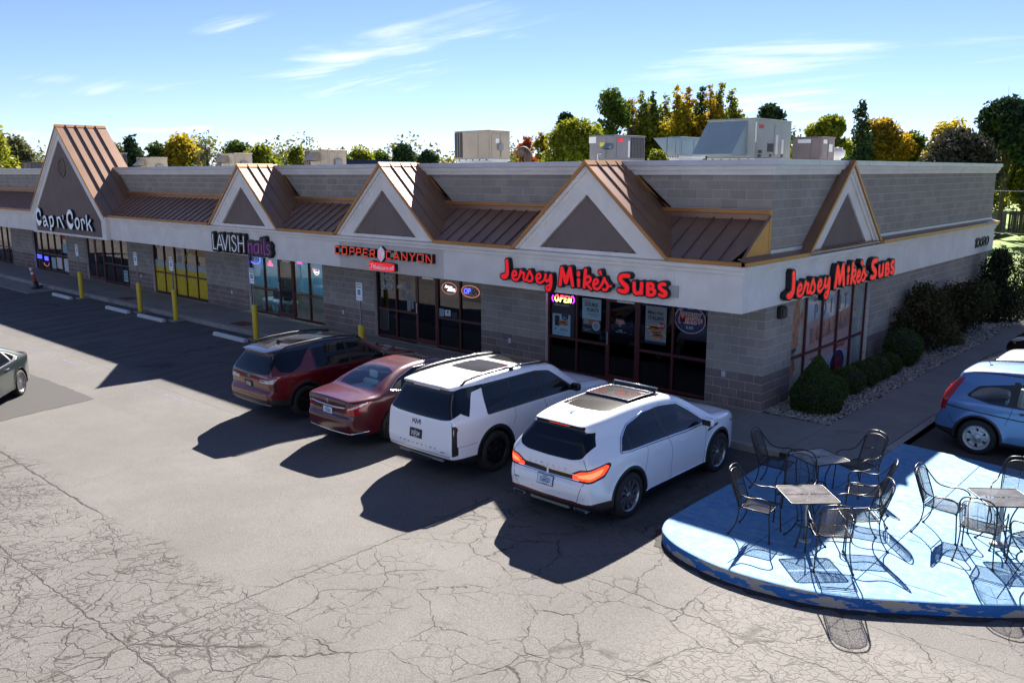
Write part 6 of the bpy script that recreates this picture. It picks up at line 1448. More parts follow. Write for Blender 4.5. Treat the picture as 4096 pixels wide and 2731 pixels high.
def place_text(root, bd, plane, side, u, z, txt, size, m, depth=.004, sx=1.0, space=1.0, name='badge', off=.003, shear=0, bold=0):
    if plane == 'yz': P0 = (bd.L/2+side*(bd.L/2+.5), u, z); D = (-side,0,0)
    else: P0 = (u, 1.4*side, z); D = (0,-side,0)
    H, Nn = bd.hit([P0], D); o = link(name, text_mesh(txt, size, m, depth, sx=sx, space=space, shear=shear, bold=bold), root); put(o, (H[0][0]-bd.L/2, H[0][1], H[0][2]), Nn[0], off); return o
def U(P, bd, xr=0.0):
    """distance round the rear corner: across the tail, then forward along the flank"""
    return np.abs(P[:,1])+np.clip(P[:,0]-xr, 0, 9)
M_pwhite = paint('pearl_white_paint', (.80,.82,.85))
M_pmaroon = paint('dark_red_paint', (.13,.005,.009), .28, .1)
M_pmaroon2 = paint('maroon_paint', (.075,.006,.012), .3, .15)
M_pblue = paint('metallic_light_blue_paint', (.10,.20,.38), .34, .5)
M_psilver = paint('silver_paint', (.42,.43,.42), .32, .5)
M_pblack = paint('black_paint', (.008,.008,.009), .25)
M_pgreen = paint('dark_green_grey_paint', (.045,.062,.062), .3, .6)
M_dkroof = mat('black_gloss_roof', (.010,.010,.011), .10, coat=1)
M_sunroof = mat('sunroof_glass', (.02,.018,.015), .16, coat=1)
M_grey = mat('grey_skid_plate', (.16,.15,.14), .5)

def mx(*a): return np.maximum.reduce(a)
def side(poly, r=.05):
    q = rounded(poly, r); return lambda P: mx(sdf2(P, q, 'xz'), .35-np.abs(P[:,1]))
def rear(poly, xmax=1.2, r=.05):
    q = rounded(poly, r); return lambda P: mx(sdf2(P, q, 'yz'), P[:,0]-xmax)
def front(poly, xmin, r=.05):
    q = rounded(poly, r); return lambda P: mx(sdf2(P, q, 'yz'), xmin-P[:,0])
def top(poly, zmin, r=.05):
    q = rounded(poly, r); return lambda P: mx(sdf2(P, q, 'xy'), zmin-P[:,2])
def uz(poly, xmax=.9, r=.03):
    q = rounded(poly, r); return lambda P: mx(poly_sdf(np.abs(P[:,1])+np.clip(P[:,0]-.06, 0, 9), P[:,2], q), P[:,0]-xmax)
def uzf(poly, L, r=.03):
    q = rounded(poly, r); return lambda P: mx(poly_sdf(np.abs(P[:,1])+np.clip(L-.06-P[:,0], 0, 9), P[:,2], q), L-1.2-P[:,0])
def sym(half): return [(a, b) for a, b in half]+[(-a, b) for a, b in half[::-1]]
def archband(bd_ax, R, w): return lambda P: np.min([np.abs(np.hypot(P[:,0]-a, P[:,2]-R)-(R+.055+w/2))-w/2 for a in bd_ax], 0)

# ---------------------------------------------------------------- white crossover with the tilted sunroof (nearest)
def near_white():
    L, ro, wb, R = 4.83, 1.0, 2.85, .375
    prof = [(.30,.22),(.07,.34),(.03,.46),(.0,.60),(.015,.72),(.06,.80),(.055,.90),(.07,1.00),(.10,1.10),(.24,1.33),(.36,1.49),(.30,1.555),(.34,1.585),(.6,1.635),(1.1,1.68),(1.7,1.70),(2.3,1.685),(2.8,1.62),(3.2,1.45),(3.6,1.22),(3.78,1.155),(4.2,1.10),(4.55,1.02),(4.73,.88),(4.81,.70),(4.83,.5),(4.78,.32),(4.6,.24)]
    ax = (ro, ro+wb)
    win = [(.80,1.125),(1.06,1.10),(1.9,1.085),(2.7,1.06),(3.34,1.06),(3.30,1.12),(3.0,1.34),(2.72,1.50),(2.2,1.56),(1.7,1.55),(1.2,1.45),(.95,1.30)]
    rg = sym([(.0,1.075),(.45,1.085),(.62,1.125),(.70,1.27),(.715,1.46),(.3,1.49),(0,1.495)])
    regs = [
     ('side_window', M_glass, side([(.86,1.14),(1.07,1.12),(1.12,1.385),(.98,1.28)]), True),
     ('side_window', M_glass, side([(1.10,1.12),(2.03,1.10),(2.00,1.53),(1.7,1.525),(1.3,1.455),(1.15,1.395)]), True),
     ('side_window', M_glass, side([(2.12,1.10),(3.26,1.075),(3.22,1.13),(2.95,1.335),(2.68,1.475),(2.2,1.535),(2.09,1.535)]), True),
     ('window_surround', M_carblack, side(win), True),
     ('rear_window', M_glass, lambda P, q=rounded(rg,.05): mx(sdf2(P, q, 'yz'), P[:,0]-.26-(P[:,2]-1.09)*.64), False),
     ('spoiler_underside', M_carblack, lambda P: mx(P[:,0]-.44, 1.46-P[:,2], P[:,2]-1.56+.0*P[:,0], np.abs(P[:,1])-.56, (P[:,0]-.37)), False),
     ('windscreen', M_glass, top([(2.93,-.60),(3.62,-.72),(3.70,-.4),(3.74,0),(3.70,.4),(3.62,.72),(2.93,.60),(2.89,0)], 1.1), False),
     ('sunroof', M_sunroof, top([(.98,-.47),(2.55,-.49),(2.62,0),(2.55,.49),(.98,.47),(.90,0)], 1.4, .12), False),
     ('tail_light', M_lamplit2, uz([(.60,.835),(.86,.85),(1.10,.90),(1.20,.98),(1.10,.975),(.80,.93),(.62,.88)]), True),
     ('tail_light', M_lamplit, uz([(.50,.80),(.86,.81),(1.18,.88),(1.32,1.00),(1.25,1.03),(.98,.995),(.66,.94),(.5,.865)]), True),
     ('light_bar', M_carblack, uz([(-1,.785),(.5,.775),(.86,.775),(1.2,.84),(1.38,1.02),(1.30,1.06),(.98,1.02),(.64,.965),(.46,.88),(-1,.865)]), True),
     ('headlight', M_lampclr, uzf([(.55,.72),(1.3,.86),(1.35,.92),(.9,.84),(.5,.78)], L), True),
     ('grille', M_carblack, front(sym([(0,.45),(.42,.45),(.55,.72),(0,.74)]), L-.4), False),
     ('bumper_cladding', M_carblack, lambda P: mx(P[:,2]-.435-.10*np.clip((np.abs(P[:,1])-.3)/.6, 0, 1)*0, P[:,0]-.62, P[:,2]-.435), False),
     ('wheel_arch_trim', M_carblack, archband(ax[:1], R, .06), True), ('wheel_arch_trim', M_carblack, archband(ax[1:], R, .06), True),
     ('sill_cladding', M_carblack, lambda P: P[:,2]-.32, False),
    ]
    gap = []
    rb = [
     (win[:], 'xz', .032, M_chrome, 'window_trim', (1,-1), dict(closed=True, smooth=False, push=.004, th=.008)),
     ([(1.50,1.10),(1.50,1.0),(1.46,.78),(1.38,.62),(1.36,.50)], 'xz', .008, M_gap, 'door_gap', (1,-1), {}),
     ([(2.12,1.07),(2.22,.92),(2.24,.7),(2.20,.34)], 'xz', .008, M_gap, 'door_gap', (1,-1), {}),
     ([(3.30,1.06),(3.36,.9),(3.36,.7),(3.30,.34)], 'xz', .008, M_gap, 'door_gap', (1,-1), {}),
     ([(2.06,1.10),(2.04,1.54)], 'xz', .03, M_carblack, 'pillar', (1,-1), dict(smooth=False)),
     ([(1.38,.335),(3.30,.335)], 'xz', .028, M_chrome, 'sill_strip', (1,-1), dict(push=.006, th=.008)),
     ([(-.74,.86),(-.70,.74),(-.60,.47),(-.5,.45),(0,.44),(.5,.45),(.60,.47),(.70,.74),(.74,.86)], 'yz', .008, M_gap, 'tailgate_gap', (-1,), {}),
     ([(-.66,1.12),(-.73,1.02),(-.76,.93)], 'yz', .008, M_gap, 'tailgate_gap', (-1,), {}),
     ([(.66,1.12),(.73,1.02),(.76,.93)], 'yz', .008, M_gap, 'tailgate_gap', (-1,), {}),
     ([(-.62,.88),(0,.875),(.62,.88)], 'yz', .016, M_chrome, 'light_bar_trim', (-1,), dict(push=.004)),
     ([(-.62,.795),(0,.79),(.62,.795)], 'yz', .010, M_chrome, 'light_bar_trim', (-1,), dict(push=.004)),
     ([(-.93,.43),(-.6,.44),(0,.44),(.6,.44),(.93,.43)], 'yz', .014, M_lampred, 'reflector_strip', (-1,), dict(push=.003)),
     ([(1.0,.56),(1.8,.60),(2.6,.66),(3.3,.69)], 'xz', .004, M_gap, 'crease', (), {}),
     ([(3.62,-.77),(3.9,-.80),(4.4,-.72),(4.62,-.6)], 'xy', .008, M_gap, 'bonnet_gap', (1,), {}),
     ([(3.62,.77),(3.9,.80),(4.4,.72),(4.62,.6)], 'xy', .008, M_gap, 'bonnet_gap', (1,), {}),
     ([(3.72,-.55),(4.1,-.52),(4.6,-.42)], 'xy', .012, M_pwhite, 'bonnet_ridge', (1,), dict(push=.006)),
     ([(3.42,.90),(3.78,.96)], 'xz', .04, M_carblack, 'wing_vent', (1,-1), dict(push=.004, smooth=False)),
    ]
    def extra(root, bd, L):
        # raised sunroof panel, rails, opened tilting glass
        def hp(x, y): H, _ = bd.hit([(x, y, 2.3)], (0,0,-1)); return H[0][2]
        vs = []; nxx, nyy = 8, 8
        def panel(x0, x1, w, z0, z1, m, nm, frame=.0):
            vs = []; 
            for i in range(9):
                for j in range(9):
                    x = x0+(x1-x0)*i/8; y = -w+2*w*j/8; t = i/8; vs.append((x-L/2, y, hp(x, y)+z0+(z1-z0)*t+(.0)))
            b = MB().add(vs, [(i*9+j, (i+1)*9+j, (i+1)*9+j+1, i*9+j+1) for i in range(8) for j in range(8)], 0, True)
            o = b.build(nm, m, root)
            rim = [vs[i*9] for i in range(9)]+[vs[8*9+j] for j in range(1,9)]+[vs[i*9+8] for i in range(7,-1,-1)]+[vs[j] for j in range(7,0,-1)]
            MB().tube(rim, .009, 6, closed=True).build('rubber_edge', M_rim if frame else M_carblack, o); return o
        panel(1.62, 2.36, .44, .035, .040, M_sunroof, 'sunroof_panel', 1)
        panel(1.55, 1.62, .43, -.03, .03, M_carblack, 'sunroof_gap')
        z = hp(2.5, 0)
        b = MB(); b.tube([(2.42-L/2,-.43,z+.02),(2.46-L/2,-.46,z+.11),(2.47-L/2,.46,z+.11),(2.42-L/2,.43,z+.02)], .012, 6)
        b.build('wind_deflector_frame', M_rim, root)
        b = MB().quad((2.40-L/2,-.43,z-.01),(2.465-L/2,-.45,z+.105),(2.465-L/2,.45,z+.105),(2.40-L/2,.43,z-.01)); b.build('wind_deflector', M_carblack, root)
        MB().tube([(.93-L/2, .38, hp(1.3,.4)-.0),(1.0-L/2,.42,hp(1.3,.4)+.012),(1.5-L/2,.42,hp(1.5,.42)+.012)], .006, 5).build('rubber_edge', M_rim, root)
        # brake lamp in the spoiler, wiper, exhausts
        b = MB()
        for k in range(14): b.box(.335-L/2, .345-L/2, -.21+k*.03, -.19+k*.03, 1.525, 1.54)
        b.build('brake_light', M_lamplit, root)
        for s in (1,-1):
            b = MB(); b.box(.085-L/2, .2-L/2, s*.50, s*.76, .285, .335, 0, .012); o = b.build('exhaust_tip', M_rim, root)
            MB().box(.080-L/2, .085-L/2, s*.53, s*.73, .295, .325).build('exhaust_opening', M_under, o)
        MB().box(.10-L/2, .2-L/2, -.40, .40, .27, .35, 0, .01).build('diffuser', M_grey, root)
        MB().tube([(.14-L/2,.05,1.13),(.20-L/2,-.28,1.19)], .010, 6).build('wiper', M_carblack, root)
        plate(root, bd, -1, 0.0, .69, '156RSD', False, (('INDIANA', .052, .026, M_ink), ('BOB THOMAS', -.070, .022, M_ink)))
        for k, ch in enumerate('LINCOLN'): place_text(root, bd, 'yz', -1, .36-k*.12, .93, ch, .045, M_chrome, .003, sx=1.3)
        place_text(root, bd, 'yz', -1, .62, .60, 'NAUTILUS', .026, M_carblack, .002)
        for yy in (-.72,-.28,.28,.72):
            H, Nn = bd.hit([(-.5, yy, .53)], (1,0,0)); o = MB().lathe([(.001,.002),(.010,.002),(.012,0)], 10).build('parking_sensor', M_rims, root); put(o, (H[0][0]-L/2, H[0][1], H[0][2]), Nn[0])
        fin = MB().prism([(.62-L/2,.0,hp(.62,0)-.01),(.80-L/2,0,hp(.8,0)-.01),(.66-L/2,0,hp(.62,0)+.055)], (0,.02,0)); fin.build('antenna_fin', M_pwhite, root)
    spec = dict(body=dict(L=L, W=1.93, prof=prof, wb=wb, ro=ro, R=R, belt=1.06, wr=.60, zr=1.69, crease=.93, flare=.02, cr=(1.0,.17), cf=(1.1,.26), gr=(1.6,.10)), regions=regs, ribbons=rb, paint=M_pwhite, wheel='turbine', handles=[(1.75,.93),(2.62,.93)], mirror=(3.22,1.08), extra=extra, mirror_mat=M_pwhite)
    return build_car('white crossover nearest the painted island, with lit tail lamps and tilted open sunroof', 'parked_crossover', spec, (0.045, -5.125, gz(0,-5.1)-.002), PI/2, 'cars parked nose-in at the shops')

# ---------------------------------------------------------------- boxy white SUV with black wheels
def mid_white():
    L, ro, wb, R = 5.0, 1.12, 2.9, .385
    prof = [(.34,.30),(.10,.38),(.03,.46),(.0,.58),(.0,.72),(.03,.95),(.06,1.13),(.13,1.30),(.27,1.60),(.20,1.685),(.25,1.715),(.6,1.75),(1.2,1.785),(2.0,1.79),(2.7,1.755),(3.05,1.69),(3.4,1.46),(3.7,1.26),(3.85,1.21),(4.3,1.17),(4.7,1.09),(4.90,.96),(4.97,.78),(5.0,.55),(4.95,.36),(4.7,.27)]
    ax = (ro, ro+wb)
    win = [(.22,1.60),(.38,1.30),(.44,1.135),(1.0,1.13),(1.02,1.11),(3.42,1.135),(3.38,1.2),(3.1,1.43),(2.85,1.60),(2.4,1.655),(1.4,1.665),(.6,1.63)]
    rg = sym([(.0,1.12),(.60,1.13),(.80,1.16),(.86,1.22),(.80,1.40),(.70,1.60),(.3,1.615),(0,1.62)])
    regs = [
     ('side_window', M_glass, side([(.93,1.15),(1.62,1.15),(1.62,1.62),(.98,1.61),(.93,1.5)],.06), True),
     ('side_window', M_glass, side([(1.66,1.15),(2.42,1.155),(2.40,1.635),(1.66,1.635)],.03), True),
     ('side_window', M_glass, side([(2.52,1.16),(3.36,1.165),(3.30,1.24),(3.06,1.42),(2.82,1.57),(2.50,1.625)],.03), True),
     ('rear_window', M_glass, lambda P, q=rounded(rg,.05): mx(sdf2(P, q, 'yz'), P[:,0]-.55), False),
     ('rear_quarter_glass', M_glass, side([(.16,1.62),(.30,1.25),(.46,1.17),(.58,1.36),(.68,1.56),(1.0,1.60),(1.0,1.66),(.5,1.66)],.02), True),
     ('window_surround', M_carblack, side([(.90,1.12),(3.46,1.135),(3.40,1.22),(3.1,1.44),(2.85,1.60),(2.45,1.655),(.95,1.655)],.05), True),
     ('windscreen', M_glass, top([(3.13,-.62),(3.70,-.76),(3.79,-.4),(3.82,0),(3.79,.4),(3.70,.76),(3.13,.62),(3.09,0)], 1.17), False),
     ('sunroof', M_sunroof, top([(1.25,-.45),(2.05,-.47),(2.07,0),(2.05,.47),(1.25,.45),(1.22,0)], 1.5, .06), False),
     ('sunroof', M_sunroof, top([(2.28,-.48),(3.04,-.50),(3.07,0),(3.04,.50),(2.28,.48),(2.26,0)], 1.5, .06), False),
     ('tail_light', M_lampclr, uz([(.90,.56),(.925,.56),(.925,1.02),(.90,1.02)],.5,.005), True),
     ('tail_light', M_carblack, uz([(.865,.50),(1.03,.52),(1.03,.66),(1.0,.68),(1.0,.94),(1.03,1.0),(.98,1.06),(.865,1.06)],.5,.01), True),
     ('headlight', M_lampclr, uzf([(.55,.72),(1.05,.72),(1.1,1.0),(.55,.98)], L), True),
     ('grille', M_carblack, front(sym([(0,.5),(.6,.5),(.62,.95),(0,.97)]), L-.4), False),
     ('bumper_cladding', M_carblack, lambda P: mx(P[:,2]-.445, P[:,0]-.80), False),
     ('wheel_arch_trim', M_carblack, archband(ax[:1], R, .08), True), ('wheel_arch_trim', M_carblack, archband(ax[1:], R, .08), True),
     ('sill_cladding', M_carblack, lambda P: P[:,2]-.38, False),
    ]
    rb = [
     ([(2.48,1.15),(2.46,1.65)], 'xz', .05, M_carblack, 'pillar', (1,-1), dict(smooth=False)),
     ([(1.64,1.15),(1.64,1.65)], 'xz', .03, M_carblack, 'pillar', (1,-1), dict(smooth=False)),
     ([(1.64,1.12),(1.66,.95),(1.60,.82)], 'xz', .008, M_gap, 'door_gap', (1,-1), {}),
     ([(2.48,1.13),(2.56,.98),(2.58,.75),(2.55,.40)], 'xz', .008, M_gap, 'door_gap', (1,-1), {}),
     ([(3.50,1.12),(3.54,.95),(3.53,.7),(3.47,.40)], 'xz', .008, M_gap, 'door_gap', (1,-1), {}),
     ([(-.84,1.12),(-.86,.9),(-.86,.53),(-.5,.50),(0,.495),(.5,.50),(.86,.53),(.86,.9),(.84,1.12)], 'yz', .009, M_gap, 'tailgate_gap', (-1,), {}),
     ([(.08,.66),(.5,.67),(.62,.67)], 'xz', .006, M_gap, 'bumper_gap', (1,-1), {}),
     ([(3.75,-.80),(4.2,-.82),(4.7,-.74)], 'xy', .008, M_gap, 'bonnet_gap', (1,), {}),
     ([(3.75,.80),(4.2,.82),(4.7,.74)], 'xy', .008, M_gap, 'bonnet_gap', (1,), {}),
     ([(3.85,-.45),(4.3,-.5),(4.8,-.48)], 'xy', .010, M_pwhite, 'bonnet_ridge', (1,), dict(push=.008)),
    ]
    def extra(root, bd, L):
        def hp(x, y): H, _ = bd.hit([(x, y, 2.3)], (0,0,-1)); return H[0][2]
        for s in (1,-1):
            pts = [(.50,.0),(.62,.055),(.9,.065),(1.5,.065),(2.2,.065),(2.9,.06),(3.05,.0)]
            b = MB(); b.tube([(x-L/2, s*.66, hp(x, s*.60)+dz-.03) for x, dz in pts], .022, 8)
            r = b.build('roof_rail', M_carblack, root)
            for xa, xb in ((.75,1.75),(1.95,2.8)):
                MB().tube([(x-L/2, s*.672, hp(x, s*.60)+.052) for x in np.linspace(xa, xb, 6)], .012, 6).build('rail_inlay', M_chrome, r)
            MB().box(1.80-L/2, 1.90-L/2, s*.66-.02, s*.66+.02, hp(1.85,s*.6)-.06, hp(1.85,s*.6)+.04).build('rail_foot', M_carblack, r)
        plate(root, bd, -1, .03, .79, '292FGM', True, (('Indiana', .055, .020, M_white), ('Ourplates.com', -.062, .022, M_white)))
        # maker's emblem as straight strokes
        b = MB(); em = [((-.09,-.04),(-.09,.04)), ((-.09,-.005),(-.02,.04)), ((-.06,.0),(-.02,-.04)), ((-.02,.04),(-.0,-.04)), ((.0,-.04),(.035,.04)), ((.035,.04),(.07,-.04)), ((.07,-.04),(.105,.04)), ((.105,.04),(.105,-.04)), ((.105,-.04),(.09,-.0))]
        em = [((-.10,-.04),(-.10,.04)),((-.10,-.01),(-.035,.04)),((-.07,.01),(-.02,-.04)),((-.02,-.04),(.0,.04)),((.0,.04),(.035,-.04)),((.035,-.04),(.07,.04)),((.07,.04),(.105,-.04)),((.105,-.04),(.105,.04))]
        for (x0,y0),(x1,y1) in em:
            L2 = math.hypot(x1-x0,y1-y0); M = Matrix.Translation(((x0+x1)/2,(y0+y1)/2,.002)) @ Matrix.Rotation(math.atan2(y1-y0,x1-x0),4,'Z'); b.obox(M, L2+.012, .014, .004)
        o = b.build('badge', M_black, root); H, Nn = bd.hit([(-.5, .04, 1.005)], (1,0,0)); put(o, (H[0][0]-L/2, H[0][1], H[0][2]), Nn[0], .001)
        for k, ch in enumerate('TELLURIDE'): place_text(root, bd, 'yz', -1, .46-k*.118, .60, ch, .042, M_black, .002, sx=1.35)
        place_text(root, bd, 'yz', -1, -.66, .56, 'AWD', .030, M_black, .002, sx=1.4)
        MB().box(.06-L/2,.4-L/2,-.3,.3,.30,.36,0,.01).build('tow_cover', M_under, root)
        MB().box(.085-L/2,.14-L/2,-.60,.60,.345,.40,0,.004).build('skid_plate', M_grey, root)
    spec = dict(body=dict(L=L, W=1.99, prof=prof, wb=wb, ro=ro, R=R, belt=1.12, wr=.70, zr=1.79, crease=1.02, flare=.012, cr=(.8,.10), cf=(.9,.20), k=.08, gr=(1.4,.06), bottom=.26), regions=regs, ribbons=rb, paint=M_pwhite, wheel='black', handles=[(2.28,1.0),(3.20,1.0)], flush=True, mirror=(3.36,1.17), mirror_mat=M_carblack, extra=extra)
    return build_car('boxy white three-row SUV with black wheels and black roof rails', 'parked_suv', spec, (-3.13, -4.93, gz(-3.1,-4.9)), PI/2, 'cars parked nose-in at the shops')

# ---------------------------------------------------------------- maroon saloon
def maroon_sedan():
    L, ro, wb, R = 4.87, 1.08, 2.775, .335
    prof = [(.30,.24),(.08,.28),(.03,.36),(.0,.50),(.01,.62),(.05,.68),(.045,.80),(.03,.93),(.04,.985),(.10,1.01),(.45,1.045),(.72,1.075),(.95,1.20),(1.25,1.335),(1.6,1.43),(2.1,1.47),(2.6,1.445),(2.9,1.36),(3.3,1.14),(3.52,1.02),(3.7,.98),(4.2,.90),(4.6,.78),(4.80,.62),(4.87,.48),(4.84,.32),(4.65,.22)]
    ax = (ro, ro+wb)
    win = [(1.02,1.075),(1.5,.99),(3.1,.96),(3.32,.965),(3.1,1.12),(2.75,1.30),(2.3,1.385),(1.85,1.385),(1.35,1.25)]
    regs = [
     ('side_window', M_glass, side([(1.30,1.045),(1.98,1.005),(1.98,1.36),(1.75,1.345),(1.42,1.22)],.04), True),
     ('side_window', M_glass, side([(2.08,1.00),(3.18,.985),(3.04,1.10),(2.72,1.27),(2.35,1.355),(2.07,1.36)],.04), True),
     ('window_surround', M_carblack, side(win), True),
     ('rear_window', M_cargl, top([(.78,-.56),(1.36,-.53),(1.47,-.25),(1.49,0),(1.47,.25),(1.36,.53),(.78,.56),(.72,0)], 1.0, .06), False),
     ('windscreen', M_glass, top([(2.82,-.52),(3.48,-.68),(3.60,-.35),(3.63,0),(3.60,.35),(3.48,.68),(2.82,.52),(2.76,0)], .98), False),
     ('tail_light', M_lampclr, uz([(.62,.80),(.90,.85),(1.22,.93),(1.20,.95),(.86,.885),(.62,.83)]), True),
     ('tail_light', M_lampred, uz([(.56,.70),(.95,.70),(1.22,.86),(1.34,.965),(.98,.945),(.70,.875),(.52,.80)]), True),
     ('headlight', M_lampclr, uzf([(.5,.58),(1.2,.68),(1.4,.78),(.9,.72),(.5,.66)], L), True),
     ('grille', M_carblack, front(sym([(0,.35),(.5,.35),(.5,.6),(0,.62)]), L-.3), False),
     ('bumper_lip', M_carblack, lambda P: P[:,2]-.255, False),
    ]
    rb = [
     (win[:], 'xz', .02, M_chrome, 'window_trim', (1,-1), dict(closed=True, smooth=False, push=.003, th=.004)),
     ([(1.42,1.0),(1.50,.85),(1.42,.70),(1.40,.6)], 'xz', .008, M_gap, 'door_gap', (1,-1), {}),
     ([(2.02,1.0),(2.10,.8),(2.10,.6),(2.05,.3)], 'xz', .008, M_gap, 'door_gap', (1,-1), {}),
     ([(3.22,.97),(3.28,.8),(3.28,.6),(3.22,.3)], 'xz', .008, M_gap, 'door_gap', (1,-1), {}),
     ([(-.64,1.0),(-.58,.90),(-.50,.70),(-.46,.62),(0,.61),(.46,.62),(.50,.70),(.58,.90),(.64,1.0)], 'yz', .008, M_gap, 'boot_gap', (-1,), {}),
     ([(.70,-.62),(.30,-.66),(.10,-.62)], 'xy', .008, M_gap, 'boot_gap', (1,), {}),
     ([(.70,.62),(.30,.66),(.10,.62)], 'xy', .008, M_gap, 'boot_gap', (1,), {}),
     ([(-.58,.845),(-.3,.825),(0,.82),(.3,.825),(.58,.845)], 'yz', .028, M_chrome, 'boot_trim', (-1,), dict(push=.008, th=.006)),
     ([(-.86,.34),(-.6,.30),(0,.285),(.6,.30),(.86,.34)], 'yz', .020, M_chrome, 'bumper_trim', (-1,), dict(push=.006, th=.006)),
     ([(-.9,.60),(-.5,.585),(0,.58),(.5,.585),(.9,.60)], 'yz', .006, M_gap, 'bumper_gap', (-1,), {}),
     ([(1.40,.56),(1.9,.545),(2.7,.43),(2.9,.42)], 'xz', .004, M_gap, 'crease', (), {}),
    ]
    def extra(root, bd, L):
        plate(root, bd, -1, 0.0, .715, 'TJY653', False, (('INDIANA', .055, .022, M_ink),))
        H, Nn = bd.hit([(-.5, 0, .93)], (1,0,0)); b = MB(); 
        b.tube([(-.035,-.04,0),(-.05,.04,0),(.05,.04,0),(.035,-.04,0)], .006, 6, closed=True); b.tube([(-.02,-.03,0),(-.025,.032,0)], .006, 6); b.tube([(.02,-.03,0),(.025,.032,0)], .006, 6); b.tube([(-.02,0,0),(.02,0,0)], .006, 6)
        o = b.build('badge', M_chrome, root); put(o, (H[0][0]-L/2, H[0][1], H[0][2]), Nn[0], .006)
        place_text(root, bd, 'yz', -1, .56, .73, 'ACCORD', .028, M_chrome, .002)
        # parcel shelf, seats and headrests seen through the rear window
        MB().box(.95-L/2, 1.42-L/2, -.56, .56, .93, .96, 0, .01).build('parcel_shelf', M_seat, root)
        MB().box(1.25-L/2,1.36-L/2,-.12,.10,.962,.985,0,.006).build('tissue_box', M_grey, root)
        for y in (-.36,.36):
            MB().box(1.42-L/2,1.55-L/2,y-.26,y+.26,.45,1.05,0,.04).build('rear_seat', M_seat, root)
        for x, ys_ in ((1.50,(-.36,.36)),(2.35,(-.36,.36))):
            for y in ys_:
                if x > 2: MB().box(x-L/2,x+.13-L/2,y-.24,y+.24,.45,1.08,0,.05).build('front_seat', M_seat, root)
                MB().box(x-L/2,x+.10-L/2,y-.13,y+.13,1.06,1.24,0,.04).build('headrest', M_seat, root)
    spec = dict(body=dict(L=L, W=1.85, prof=prof, wb=wb, ro=ro, R=R, belt=.99, wr=.56, zr=1.465, crease=.80, flare=.008, cr=(.9,.22), cf=(1.0,.28), k=.09, gr=(1.7,.08), bottom=.2), regions=regs, ribbons=rb, paint=M_pmaroon2, wheel='spoke10', handles=[(1.75,.86),(2.85,.85)], mirror=(3.12,.98), extra=extra)
    return build_car('maroon four-door saloon parked between the dark red SUV and the boxy white SUV', 'parked_sedan', spec, (-5.98, -4.96, gz(-6,-4.9)), PI/2, 'cars parked nose-in at the shops')

